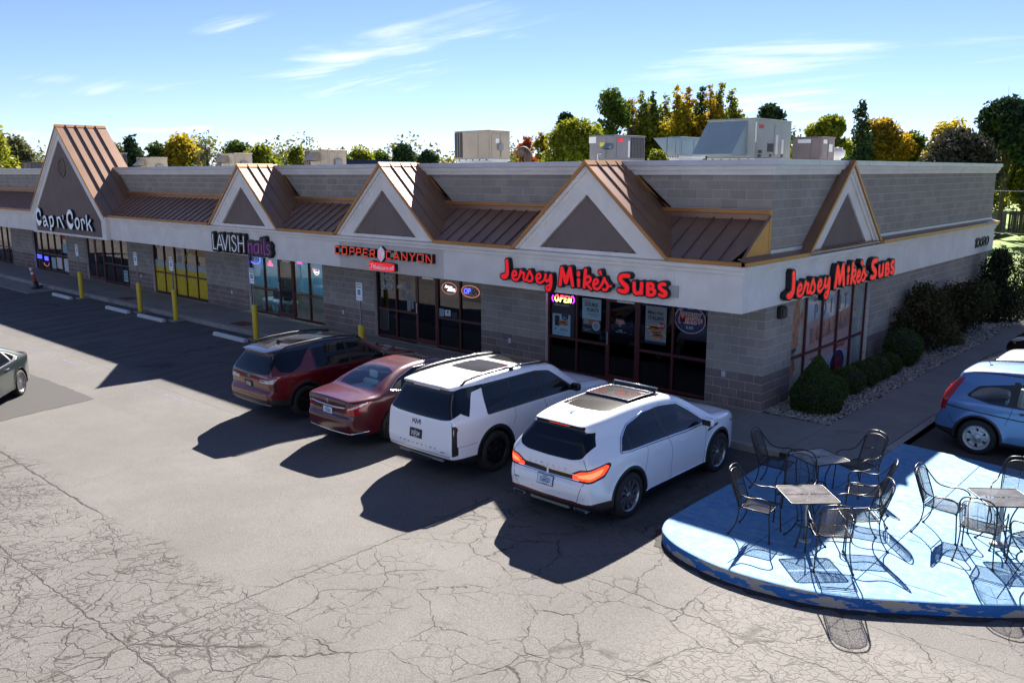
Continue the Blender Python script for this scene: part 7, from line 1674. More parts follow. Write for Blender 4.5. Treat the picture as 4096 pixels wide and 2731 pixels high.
# ---------------------------------------------------------------- dark red SUV with a black roof
def red_suv():
    L, ro, wb, R = 4.66, .97, 2.73, .37
    prof = [(.34,.30),(.08,.36),(.03,.44),(.0,.56),(.0,.68),(.06,.76),(.05,.92),(.07,1.06),(.14,1.20),(.30,1.47),(.20,1.54),(.25,1.575),(.6,1.62),(1.2,1.665),(1.9,1.67),(2.5,1.63),(2.8,1.57),(3.2,1.34),(3.45,1.19),(3.62,1.14),(4.1,1.09),(4.45,.99),(4.6,.83),(4.66,.6),(4.62,.38),(4.4,.28)]
    ax = (ro, ro+wb)
    rg = sym([(.0,1.045),(.60,1.08),(.76,1.12),(.72,1.28),(.62,1.47),(.3,1.49),(0,1.495)])
    regs = [
     ('rear_window', M_glass, rear(rg, .55), False),
     ('side_window', M_glass, side([(1.30,1.12),(2.22,1.09),(2.20,1.52),(1.34,1.53)],.04), True),
     ('side_window', M_glass, side([(2.30,1.09),(3.20,1.09),(3.12,1.17),(2.85,1.36),(2.58,1.48),(2.28,1.515)],.04), True),
     ('rear_quarter_glass', M_glass, side([(.20,1.46),(.34,1.14),(.62,1.10),(.90,1.22),(1.12,1.44),(1.24,1.545),(.5,1.53)],.03), True),
     ('windscreen', M_glass, top([(2.88,-.58),(3.44,-.70),(3.53,0),(3.44,.70),(2.88,.58),(2.83,0)], 1.1), False),
     ('roof', M_dkroof, lambda P: 1.515-P[:,2], False),
     ('window_surround', M_carblack, side([(1.26,1.09),(3.3,1.06),(3.24,1.14),(2.86,1.40),(2.6,1.54),(1.28,1.56)],.02), True),
     ('tail_light', M_lampclr, uz([(.42,.90),(.92,.90),(1.10,1.03),(.86,.985),(.42,.965)],.5,.015), True),
     ('tail_light', M_lampdk, uz([(.86,.90),(.96,.80),(1.04,.68),(1.06,.70),(1.02,.85),(1.0,.92)],.5,.01), True),
     ('headlight', M_lampclr, uzf([(.55,.86),(1.2,.9),(1.2,.96),(.55,.93)], L), True),
     ('grille', M_carblack, front(sym([(0,.45),(.6,.45),(.66,.8),(0,.84)]), L-.4), False),
     ('skid_plate', M_grey, lambda P: mx(P[:,2]-.43, .315-P[:,2]-.02, P[:,0]-.34, np.abs(P[:,1])-.80), False),
     ('bumper_cladding', M_carblack, lambda P: mx(P[:,2]-.53, P[:,0]-.70), False),
     ('wheel_arch_trim', M_carblack, archband(ax[:1], R, .07), True), ('wheel_arch_trim', M_carblack, archband(ax[1:], R, .07), True),
     ('sill_cladding', M_carblack, lambda P: P[:,2]-.40, False),
    ]
    rb = [
     ([(2.26,1.1),(2.24,1.55)], 'xz', .05, M_carblack, 'pillar', (1,-1), dict(smooth=False)),
     ([(1.44,1.08),(1.42,.92),(1.38,.8)], 'xz', .008, M_gap, 'door_gap', (1,-1), {}),
     ([(2.26,1.08),(2.32,.9),(2.32,.7),(2.30,.40)], 'xz', .008, M_gap, 'door_gap', (1,-1), {}),
     ([(3.30,1.08),(3.34,.9),(3.32,.7),(3.26,.40)], 'xz', .008, M_gap, 'door_gap', (1,-1), {}),
     ([(-.76,1.05),(-.78,.9),(-.72,.60),(0,.585),(.72,.60),(.78,.9),(.76,1.05)], 'yz', .008, M_gap, 'tailgate_gap', (-1,), {}),
     ([(.62,-.60),(.60,-.3),(.60,0),(.60,.3),(.62,.60)], 'xy', .008, M_gap, 'roof_gap', (1,), {}),
    ]
    def extra(root, bd, L):
        def hp(x, y): H, _ = bd.hit([(x, y, 2.3)], (0,0,-1)); return H[0][2]
        for s in (1,-1):
            pts = [(.55,.0),(.68,.05),(1.0,.06),(1.6,.06),(2.2,.058),(2.65,.05),(2.78,.0)]
            MB().tube([(x-L/2, s*.60, hp(x, s*.56)+dz-.02) for x, dz in pts], .022, 8).build('roof_rail', M_carblack, root)
        MB().prism([(.80-L/2,-.015,hp(.8,0)-.01),(1.02-L/2,-.015,hp(1,0)-.01),(.84-L/2,-.015,hp(.8,0)+.07)], (0,.03,0)).build('antenna_fin', M_dkroof, root)
        plate(root, bd, -1, .03, .81, '577ESD', True, (('Indiana', .055, .02, M_white),))
        o = MB().obox(Matrix.Translation((0,0,.004)), .15, .045, .008).obox(Matrix.Translation((0,0,.006)) @ Matrix.Rotation(.12,4,'Z'), .06, .075, .008).build('badge', M_chrome, root)
        H, Nn = bd.hit([(-.5, .03, 1.0)], (1,0,0)); put(o, (H[0][0]-L/2, H[0][1], H[0][2]), Nn[0], .001)
        place_text(root, bd, 'yz', -1, -.52, .935, 'EQUINOX', .035, M_black, .002, sx=1.3)
    spec = dict(body=dict(L=L, W=1.90, prof=prof, wb=wb, ro=ro, R=R, belt=1.07, wr=.63, zr=1.67, crease=.95, flare=.015, cr=(.8,.13), cf=(1.0,.22), k=.08, gr=(1.4,.08), bottom=.27), regions=regs, ribbons=rb, paint=M_pmaroon, wheel='black', handles=[(2.05,.97),(3.05,.96)], mirror=(3.14,1.10), mirror_mat=M_dkroof, extra=extra)
    return build_car('dark red SUV with glossy black roof, farthest left of the parked row', 'parked_suv', spec, (-8.93, -5.12, gz(-8.9,-5.1)), PI/2, 'cars parked nose-in at the shops')

# ---------------------------------------------------------------- light blue compact SUV (right edge)
def blue_suv():
    L, ro, wb, R = 4.53, .84, 2.62, .345
    prof = [(.30,.26),(.06,.33),(.0,.45),(-.01,.60),(.05,.70),(.08,.85),(.10,1.0),(.16,1.18),(.34,1.46),(.45,1.565),(.8,1.63),(1.4,1.675),(2.0,1.67),(2.5,1.60),(2.9,1.43),(3.3,1.19),(3.55,1.06),(3.9,1.0),(4.25,.9),(4.45,.74),(4.53,.52),(4.48,.34),(4.3,.24)]
    ax = (ro, ro+wb)
    regs = [
     ('side_window', M_cargl, side([(.62,1.13),(.98,1.07),(1.32,1.06),(1.32,1.34),(1.0,1.35),(.75,1.28)],.09), True),
     ('side_window', M_cargl, side([(1.46,1.06),(2.16,1.04),(2.16,1.47),(1.46,1.42)],.04), True),
     ('side_window', M_cargl, side([(2.24,1.04),(3.12,1.03),(2.95,1.2),(2.62,1.40),(2.24,1.47)],.04), True),
     ('window_surround', M_carblack, side([(.56,1.13),(1.0,1.04),(2.6,1.01),(3.24,1.01),(2.98,1.23),(2.6,1.44),(2.1,1.51),(1.4,1.45),(.75,1.33)],.06), True),
     ('tail_light', M_lampred, lambda P: mx(np.abs(P[:,0]-(.075+np.clip(P[:,2]-.9,0,2)*.47)-.07)-.085, .79-P[:,2], P[:,2]-1.50, .60-np.abs(P[:,1])-.0), True),
     ('tail_light', M_lampclr, lambda P: mx(P[:,0]-.12, .88-P[:,2], P[:,2]-1.12, .55-np.abs(P[:,1])), True),
     ('rear_window', M_cargl, rear(sym([(0,1.08),(.6,1.10),(.62,1.3),(.55,1.47),(0,1.5)]), .6), False),
     ('windscreen', M_glass, top([(2.66,-.55),(3.28,-.68),(3.42,0),(3.28,.68),(2.66,.55),(2.58,0)], 1.0), False),
     ('headlight', M_lampclr, uzf([(.5,.66),(1.2,.72),(1.2,.86),(.5,.8)], L), True),
     ('grille', M_carblack, front(sym([(0,.5),(.4,.5),(.4,.75),(0,.75)]), L-.3), False),
     ('bumper_cladding', M_carblack, lambda P: mx(P[:,2]-.44, P[:,0]-.55), False),
     ('wheel_arch_trim', M_carblack, archband(ax[:1], R, .05), True), ('wheel_arch_trim', M_carblack, archband(ax[1:], R, .05), True),
     ('sill_cladding', M_carblack, lambda P: P[:,2]-.34, False),
    ]
    rb = [
     ([(1.40,1.04),(1.40,1.49)], 'xz', .10, M_carblack, 'pillar', (1,-1), dict(smooth=False)),
     ([(2.20,1.04),(2.20,1.50)], 'xz', .06, M_carblack, 'pillar', (1,-1), dict(smooth=False)),
     ([(1.40,1.02),(1.36,.86),(1.30,.68)], 'xz', .008, M_gap, 'door_gap', (1,-1), {}),
     ([(2.20,1.02),(2.24,.7),(2.20,.36)], 'xz', .008, M_gap, 'door_gap', (1,-1), {}),
     ([(.20,.90),(1.3,.82),(2.2,.79),(3.3,.77)], 'xz', .022, M_carblack, 'door_moulding', (1,-1), dict(push=.004)),
     ([(.56,-.56),(1.4,-.60),(2.4,-.58)], 'xy', .02, M_gap, 'roof_gutter', (1,), {}),
     ([(.56,.56),(1.4,.60),(2.4,.58)], 'xy', .02, M_gap, 'roof_gutter', (1,), {}),
     ([(.30,.72),(.36,.60),(.46,.52)], 'xz', .008, M_gap, 'bumper_gap', (1,-1), {}),
    ]
    def extra(root, bd, L):
        def hp(x, y): H, _ = bd.hit([(x, y, 2.3)], (0,0,-1)); return H[0][2]
        z = hp(.75,0); b = MB(); b.tube([(.78-L/2,0,z),(.62-L/2,0,z+.22)], [.006,.004], 6); b.lathe([(.03,z-.01),(.025,z+.015),(.001,z+.02)], 12, Matrix.Translation((.78-L/2,0,0))); b.build('antenna', M_carblack, root)
        for x in (1.2,2.0):
            for y in (-.36,.36): MB().box(x-L/2,x+.14-L/2,y-.25,y+.25,.5,1.12,0,.05).build('seat', M_seat, root); MB().box(x-L/2,x+.1-L/2,y-.13,y+.13,1.14,1.34,0,.04).build('headrest', M_seat, root)
        MB().box(.5-L/2,3.2-L/2,-.75,.75,.35,.5).build('cabin_floor', M_under, root)
        MB().tube([(.12-L/2,.1,1.12),(.14-L/2,-.3,1.18)], .012, 6).build('wiper', M_carblack, root)
    spec = dict(body=dict(L=L, W=1.82, prof=prof, wb=wb, ro=ro, R=R, belt=1.02, wr=.60, zr=1.67, crease=.86, flare=.03, cr=(.8,.16), cf=(1.0,.22), gr=(1.4,.08)), regions=regs, ribbons=rb, paint=M_pblue, wheel='steel', handles=[(1.62,.94),(2.42,.93)], handle_mat=M_carblack, mirror=(3.05,1.02), extra=extra)
    return build_car('light blue compact SUV backed up to the kerb beside the painted island', 'parked_suv', spec, (3.42+L/2, 1.34, -.15), 0, 'cars parked along the side pavement')

def simple_sedan(name, label, m, loc, rz, wheel_style, grp, front_detail=True, H=1.45, chrome=True):
    L, ro, wb, R = 4.87, 1.05, 2.85, .335
    k = H/1.465
    prof = [(.30,.24),(.08,.28),(.03,.36),(.0,.50),(.01,.62),(.05,.68),(.05,.80),(.06,.95),(.10,1.01),(.30,1.03),(.55,1.08),(.95,1.26),(1.4,1.40),(1.9,1.455),(2.4,1.455),(2.75,1.38),(3.2,1.17),(3.5,1.01),(3.7,.97),(4.2,.90),(4.6,.78),(4.80,.62),(4.87,.48),(4.84,.32),(4.65,.22)]
    prof = [(x, z*k if z > .5 else z) for x, z in prof]; ax = (ro, ro+wb); b_ = .97*k
    win = [(.92,b_+.08),(1.2,b_+.02),(3.2,b_-.02),(3.34,b_-.01),(3.05,b_+.15),(2.7,b_+.32),(2.2,b_+.40),(1.7,b_+.38),(1.25,b_+.25)]
    regs = [
     ('side_window', M_glass, side([(1.12,b_+.10),(1.38,b_+.04),(1.42,b_+.27),(1.28,b_+.21)],.03), True),
     ('side_window', M_glass, side([(1.46,b_+.04),(2.18,b_+.02),(2.16,b_+.375),(1.75,b_+.36),(1.5,b_+.29)],.04), True),
     ('side_window', M_glass, side([(2.28,b_+.02),(3.2,b_+.0),(3.0,b_+.13),(2.68,b_+.29),(2.28,b_+.37)],.04), True),
     ('window_surround', M_carblack, side(win), True),
     ('rear_window', M_glass, top([(.62,-.56),(1.22,-.53),(1.32,0),(1.22,.53),(.62,.56),(.56,0)], 1.02*k, .06), False),
     ('windscreen', M_glass, top([(2.70,-.52),(3.42,-.68),(3.55,-.35),(3.58,0),(3.55,.35),(3.42,.68),(2.70,.52),(2.64,0)], .98*k), False),
     ('tail_light', M_lampred, uz([(.50,.80*k),(.95,.80*k),(1.20,.90*k),(1.24,.965*k),(.8,.93*k),(.5,.90*k)]), True),
     ('headlight', M_lampclr, uzf([(.55,.64*k),(1.0,.66*k),(1.42,.76*k),(1.30,.83*k),(.9,.77*k),(.55,.72*k)], L), True),
     ('turn_signal', M_lamporange, uzf([(.90,.60*k),(1.02,.60*k),(1.02,.64*k),(.9,.64*k)], L), True),
     ('grille', M_carblack, front(sym([(0,.55*k),(.46,.55*k),(.5,.72*k),(0,.74*k)]), L-.3), False),
     ('lower_grille', M_carblack, front(sym([(0,.27),(.6,.27),(.7,.45),(0,.46)]), L-.3), False),
     ('bumper_lip', M_carblack, lambda P: P[:,2]-.255, False),
    ]
    rb = [(win[:], 'xz', .022, M_chrome if chrome else M_carblack, 'window_trim', (1,-1), dict(closed=True, smooth=False, push=.003, th=.004)),
     ([(1.42,1.0*k),(1.50,.85*k),(1.42,.70),(1.40,.6)], 'xz', .008, M_gap, 'door_gap', (1,-1), {}),
     ([(2.22,1.0*k),(2.30,.8*k),(2.30,.6),(2.25,.3)], 'xz', .008, M_gap, 'door_gap', (1,-1), {}),
     ([(3.32,.97*k),(3.38,.8*k),(3.38,.6),(3.32,.3)], 'xz', .008, M_gap, 'door_gap', (1,-1), {}),
     ([(1.35,.29),(3.5,.29)], 'xz', .02, M_chrome if chrome else M_carblack, 'sill_strip', (1,-1), dict(push=.004)),
     ([(3.5,-.74),(3.9,-.76),(4.4,-.70),(4.65,-.55)], 'xy', .008, M_gap, 'bonnet_gap', (1,), {}),
     ([(3.5,.74),(3.9,.76),(4.4,.70),(4.65,.55)], 'xy', .008, M_gap, 'bonnet_gap', (1,), {})]
    spec = dict(body=dict(L=L, W=1.86, prof=prof, wb=wb, ro=ro, R=R, belt=b_, wr=.56, zr=H, crease=.82*k, flare=.012, cr=(.9,.22), cf=(1.0,.28), k=.09, gr=(1.7,.08), bottom=.2), regions=regs, ribbons=rb, paint=m, wheel=wheel_style, handles=[(1.80,.87*k),(2.90,.86*k)], mirror=(3.10,.98*k), handle_mat=M_chrome if chrome else m)
    return build_car(label, name, spec, loc, rz, grp)
for fn in (near_white, mid_white, maroon_sedan, red_suv, blue_suv): fn()
# the dark green saloon at the left edge: its left rear wheel stands at (-15.66, -9.93)
ang = math.radians(-39); h_ = Vector((math.cos(ang), math.sin(ang))); l_ = Vector((-h_.y, h_.x))
ctr_ = Vector((-15.72, -10.0))-l_*.93+h_*(4.87/2-1.05)
simple_sedan('parked_sedan', 'dark grey-green saloon at the left edge of the lot, on the dark asphalt patch', M_pgreen, (ctr_.x, ctr_.y, gz(-15.7,-10)), ang, 'multi', None)
simple_sedan('parked_sedan', 'silver car facing the side pavement, just beyond the light blue SUV', M_psilver, (2.70+4.87/2, 6.6, -.15), PI, 'five', 'cars parked along the side pavement', H=1.5, chrome=False)
simple_sedan('parked_sedan', 'black car facing the side pavement, farthest from the camera', M_pblack, (2.62+4.87/2, 10.6, -.15), PI, 'five', 'cars parked along the side pavement', H=1.5, chrome=False)
# ================================================================ street furniture
M_yelp = mat('yellow_bollard_sleeve', (.62,.42,.004), .45, var=.06, vscale=4); M_galv = mat('galvanised_post', (.32,.33,.34), .45, .7, var=.15); M_signw = mat('sign_white', (.80,.84,.82), .4); M_sgreen = mat('sign_green', (.01,.10,.07), .4); M_sblue = mat('sign_blue', (.015,.09,.42), .4)
def sign_bollard(x, y, z0, label, first=None):
    if first: return dup(first, (x, y, z0), 0, label)
    t = thing('sign_bollard', label, 'bollard', (x, y, z0), 0, 'yellow bollards carrying accessible parking signs')
    MB().box(-.3,.3,-.2,.2,-.2,.03,0,.01).build('footing', M_conc, t)
    b = MB(); b.lathe([(.088,.0),(.088,1.14),(.075,1.165)], 20); b.build('sleeve', M_yelp, t); MB().lathe([(.074,1.16),(.05,1.19),(.001,1.20)], 16).build('cap', M_galv, t)
    MB().box(-.022,.022,-.02,-.005,1.1,2.36).box(-.022,-.012,-.02,.02,1.1,2.36).box(.012,.022,-.02,.02,1.1,2.36).build('post', M_galv, t)
    # sign faces the lot
    q = [(.15*sx-.02*sx*a, .26*sz-.02*sz*(1-a)) for sx, sz in ((1,1),(-1,1),(-1,-1),(1,-1)) for a in ((0,1) if sx*sz > 0 else (1,0))]
    sg = MB().prism([(x_, -.028, 2.12+z_) for x_, z_ in q], (0,.005,0)).build('sign_plate', M_signw, t)
    def w(txt, z, s, m, sx=.8): o = link('sign_lettering', text_mesh(txt, s, m, .0008, sx=sx, bold=.001), sg); o.matrix_local = Matrix.Translation((0,-.030,z)) @ ROTF
    w('RESERVED', 2.32, .062, M_sgreen, .85); w('PARKING', 2.245, .062, M_sgreen, .85)
    MB().box(-.068,.068,-.0302,-.0285,2.03,2.18).build('symbol_panel', M_sblue, sg)
    b = MB(); P = lambda *a: [(x_, -.032, z_) for x_, z_ in a]
    b.tube(P((-.008,2.165),(-.006,2.125),(.022,2.12),(.034,2.085)), .005, 5); b.tube(P(*[(-.006+.026*math.cos(math.radians(a)), 2.088+.026*math.sin(math.radians(a))) for a in range(100, 381, 20)]), .004, 5); b.lathe([(.001,.004),(.008,.004),(.008,-.004),(.001,-.004)], 8, Matrix.Translation((-.008,-.032,2.172)) @ ROTF)
    b.build('wheelchair_symbol', M_white, sg)
    b = MB(); b.tube(P((-.07,1.955),(.07,1.955)), .005, 5); b.prism(P((-.095,1.955),(-.065,1.972),(-.065,1.938)), (0,.003,0)); b.prism(P((.095,1.955),(.065,1.938),(.065,1.972)), (0,.003,0)); b.build('arrow', M_sgreen, sg)
    b = MB(); b.tube(P(*[(x_*.94, 2.12+(z_)*.97) for x_, z_ in q]), .003, 4, closed=True); b.build('border', M_sgreen, sg)
    return t
B = [(-30.85,-2.62,'sign bollard farthest left, behind the leftmost wheel stop'),(-25.1,-2.62,'sign bollard in front of the bottle shop\'s right windows'),(-22.15,-2.62,'sign bollard standing before the beer picture window'),(-16.6,-2.62,'sign bollard before the nail salon, left of the dark red SUV'),(-10.95,-2.62,'sign bollard before the block wall left of the tobacconist, half hidden by the maroon saloon')]
f0 = sign_bollard(*B[0][:2], -.145, B[0][2])
for x, y, l in B[1:]: sign_bollard(x, y, -.145, l, f0)
M_stop = concrete('wheel_stop_concrete', (.52,.53,.53), .2)
w0 = None
for (xa, xb_), l in zip(((-33.0,-31.05),(-27.3,-25.25),(-24.3,-22.35),(-18.55,-16.6)), ('white concrete wheel stop farthest left','white concrete wheel stop left of the beer picture window','white concrete wheel stop before the beer picture window','white concrete wheel stop before the nail salon')):
    x = (xa+xb_)/2; y = -3.02
    if w0 is None:
        pr_ = [(-.085,0),(-.075,.07),(-.045,.115),(.045,.115),(.075,.07),(.085,0)]
        w0 = MB().prism([(-1.0,a,c) for a,c in pr_][::-1], (2.0,0,0)).build('wheel_stop', M_stop); tag(w0, l, 'wheel stop', 'white wheel stops in the accessible bays'); w0.location = (x, y, gz(x,y)); w0.rotation_euler = (0,0,random.uniform(-.02,.02))
    else: dup(w0, (x, y, gz(x,y)), random.uniform(-.02,.02), l)
# battered delineator leaning at the drive
M_conor = mat('faded_orange_delineator', (.30,.045,.02), .7, var=.3, vscale=6); M_refl = mat('white_reflective_band', (.62,.64,.66), .4)
t = thing('traffic_delineator', 'leaning faded orange traffic post with two white bands on a black base', 'traffic cone', (-35.85,-2.75,-.10)); t.rotation_euler = (math.radians(4), math.radians(-13), .3)
MB().prism([(.28*math.cos(PI/4+k*PI/4*1), .28*math.sin(PI/4+k*PI/4), -.03) for k in range(8)], (0,0,.08)).build('base', M_sblk, t); MB().lathe([(.12,.04),(.10,.30),(.085,.30)], 16).build('lower_boot', M_sblk, t)
MB().lathe([(.095,.28),(.07,.62),(.058,1.0),(.05,1.05),(.001,1.06)], 16).build('post', M_conor, t)
for z0, z1, r0, r1 in ((.64,.76,.073,.068),(.84,.98,.066,.062)): MB().lathe([(r0,z0),(r1,z1)], 16).build('band', M_refl, t)
MB().tube([(-.045,0,1.05),(-.05,0,1.16),(0,0,1.20),(.05,0,1.16),(.045,0,1.05)], .014, 6).build('handle', M_conor, t)

# ================================================================ patio tables and mesh armchairs
M_iron = mat('dark_wrought_iron', (.022,.018,.016), .38, .3, var=.2, vscale=20); M_mesh = mat('expanded_metal', (.05,.042,.038), .42, .4); M_top = mat('worn_bronze_table_mesh', (.50,.45,.40), .45, .3, var=.3, vscale=6); M_foot = mat('rusty_foot', (.10,.03,.012), .7)
def net(b, corner, U, Vv, nu, nv, r=.0021, keep=None):
    """woven metal: thin square bars both ways on a bilinear patch function"""
    for i in range(1, nu):
        for (n1, n2, f) in ((nv, 0, lambda t: corner(i/nu, t)),):
            P = [f(k/6) for k in range(7)]; b.tube(P, r, 3, caps=False, smooth=False)
    for j in range(1, nv):
        P = [corner(k/6, j/nv) for k in range(7)]; b.tube(P, r, 3, caps=False, smooth=False)
def patio_chair(label, loc, rz):
    t = thing('patio_chair', label, 'chair', loc, rz, 'mesh armchairs round the patio tables')
    sw, sd, sh = .235, .22, .43
    seat = lambda u, v: (-sw+2*sw*u, -sd+2*sd*v, sh+.012*((2*u-1)**2)-.008*math.sin(PI*v)+(.02*(1-v)))
    b = MB(); net(b, seat, 0, 0, 30, 28); b.build('seat_mesh', M_mesh, t)
    rim = [seat(0,0),seat(.5,0),seat(1,0),seat(1,.5),seat(1,1),seat(.5,1),seat(0,1),seat(0,.5)]
    MB().tube(rim, .0095, 6, closed=True).build('seat_rim', M_iron, t)
    def bk(u, v):      # backrest leans back, rounded top
        w = .20*(1-.0*v); x = -w+2*w*u; top = .36+.09*math.sqrt(max(0, 1-(2*u-1)**2)); z = sh+.05+v*(top); y = -.235-.16*(v*top/.45)-.03*(1-(2*u-1)**2)*(1 if v > .0 else 1); return (x, y, z)
    b = MB(); net(b, bk, 0, 0, 26, 30); b.build('back_mesh', M_mesh, t)
    b = MB(); b.tube([bk(0,0)]+[bk(0,v) for v in (.3,.6,.9)]+[bk(u,1) for u in np.linspace(0,1,13)]+[bk(1,v) for v in (.9,.6,.3,0)], .007, 6, closed=True); b.tube([bk(.5,0),bk(.5,.5),bk(.5,1)], .004, 5); b.tube([bk(0,.5),bk(.5,.5),bk(1,.5)], .004, 5); b.build('back_rim', M_iron, t)
    # hoop: one tube from the left arm up over the back and down to the right arm, then front legs
    for s in (1,-1):
        arm = smooth_path([(s*.27,.26,.0),(s*.265,.25,.2),(s*.262,.235,.42),(s*.27,.25,.56),(s*.275,.20,.635),(s*.28,.08,.655),(s*.28,-.06,.635),(s*.265,-.20,.66),(s*.245,-.30,.76),(s*.22,-.385,.88),(s*.15,-.42,.965),(s*.0,-.435,.99)], 4)
        MB().tube(arm, .0105, 7).build('arm_and_leg', M_iron, t)
        rear = smooth_path([(s*.25,-.36,.0),(s*.225,-.27,.16),(s*.215,-.235,.32),(s*.215,-.235,.45),(s*.222,-.30,.64),(s*.22,-.385,.88)], 4); MB().tube(rear, .0095, 7).build('rear_leg', M_iron, t)
        MB().tube([(s*.262,.235,.42),(s*.235,.20,.435)], .008, 5).build('bracket', M_iron, t)
        for fx, fy in ((s*.27,.26),(s*.25,-.36)): MB().lathe([(.001,.0),(.021,.0),(.018,.014),(.011,.02)], 10, Matrix.Translation((fx,fy,0))).build('foot', M_foot, t)
    MB().tube([(-.215,-.235,.40),(.215,-.235,.40)], .008, 6).build('cross_bar', M_iron, t)
    return t
def patio_table(label, loc, rz, size=.70):
    t = thing('patio_table', label, 'table', loc, rz, 'square mesh patio tables'); h = .71; s = size/2; c = .05
    out_ = [(x, y, h) for x, y in rounded([(-s,-s),(s,-s),(s,s),(-s,s)], c, 4)]
    MB().tube(out_, .011, 6, closed=True).build('table_rim', M_iron, t); b = MB()
    n = 44
    for i in range(1, n):
        u = -s+2*s*i/n
        if abs(u) < .02: continue
        b.tube([(u,-s,h),(u,s,h)], .0030, 3, caps=False, smooth=False); b.tube([(-s,u,h+.002),(s,u,h+.002)], .0030, 3, caps=False, smooth=False)
    b.build('top_mesh', M_top, t)
    b = MB(); b.lathe([(.022,h-.01),(.03,h-.01),(.03,h+.006),(.022,h+.006)], 16, closed=True); b.build('parasol_hole', M_iron, t)
    for k in range(2): a = PI/4+k*PI/2; MB().tube([(-s*1.3*math.cos(a),-s*1.3*math.sin(a),h-.012),(s*1.3*math.cos(a),s*1.3*math.sin(a),h-.012)], .007, 5).build('brace', M_iron, t)
    MB().tube([(.13*math.cos(2*PI*k/20), .13*math.sin(2*PI*k/20), .26) for k in range(20)], .011, 6, closed=True).build('ring', M_iron, t)
    for k in range(4):
        a = PI/4+k*PI/2; ca, sa = math.cos(a), math.sin(a); P = smooth_path([(.31*ca,.31*sa,0),(.22*ca,.22*sa,.10),(.135*ca,.135*sa,.26),(.13*ca,.13*sa,.42),(.19*ca,.19*sa,.60),(.24*ca,.24*sa,h-.012)], 4); MB().tube(P, .0105, 7).build('leg', M_iron, t)
        MB().lathe([(.001,0),(.021,0),(.018,.014),(.011,.02)], 10, Matrix.Translation((.31*ca,.31*sa,0))).build('foot', M_foot, t)
    return t
A = math.radians
zt_ = .003
t0 = patio_table('square mesh table with a worn sunlit top, nearest the rounded kerb', (3.60,-5.90,zt_), A(44))
dup(t0, (3.05,-4.20,zt_), A(62), 'square mesh table half in shade, nearest the building')
dup(t0, (5.72,-4.16,zt_), A(38), 'square mesh table at the right edge of the picture')
c0_ = patio_chair('armchair left of the front table, nearest the white crossover', (2.98,-6.13,zt_), A(-82))
# seat faces +y locally; rotation turns it towards its table
for x, y, rz, l in ((4.13,-6.33,32,'armchair on the camera side of the front table, its back to the camera'),(4.20,-5.52,128,'armchair right of the front table'),(3.15,-5.24,196,'dark armchair between the two left tables, facing the front table'),
                    (2.36,-4.22,-85,'armchair left of the shaded table, beside the crossover\'s bonnet'),(3.42,-3.42,158,'armchair behind the shaded table, nearest the building corner'),(3.92,-4.52,108,'armchair right of the shaded table'),
                    (5.02,-4.30,-92,'armchair left of the right-hand table'),(5.62,-4.78,2,'armchair on the camera side of the right-hand table'),(5.70,-3.35,182,'armchair behind the right-hand table'),(6.30,-4.60,66,'armchair cut off at the right edge of the picture')):
    dup(c0_, (x, y, zt_), A(rz), l)
o = MB().tube([(0,0,0),(0,0,.62)], .022, 10).lathe([(.10,0),(.10,.02),(.03,.035)], 16).build('parasol_stand', M_galv); tag(o, 'short grey parasol stand under the front table', 'parasol stand'); o.location = (3.60,-5.90,.003)
o = MB().tube([(0,0,0),(0,0,.62)], .03, 4, smooth=False).lathe([(.12,0),(.12,.02),(.03,.035)], 16).build('parasol_stand', M_galv); tag(o, 'short pale parasol stand under the right-hand table', 'parasol stand'); o.location = (5.72,-4.16,.003)

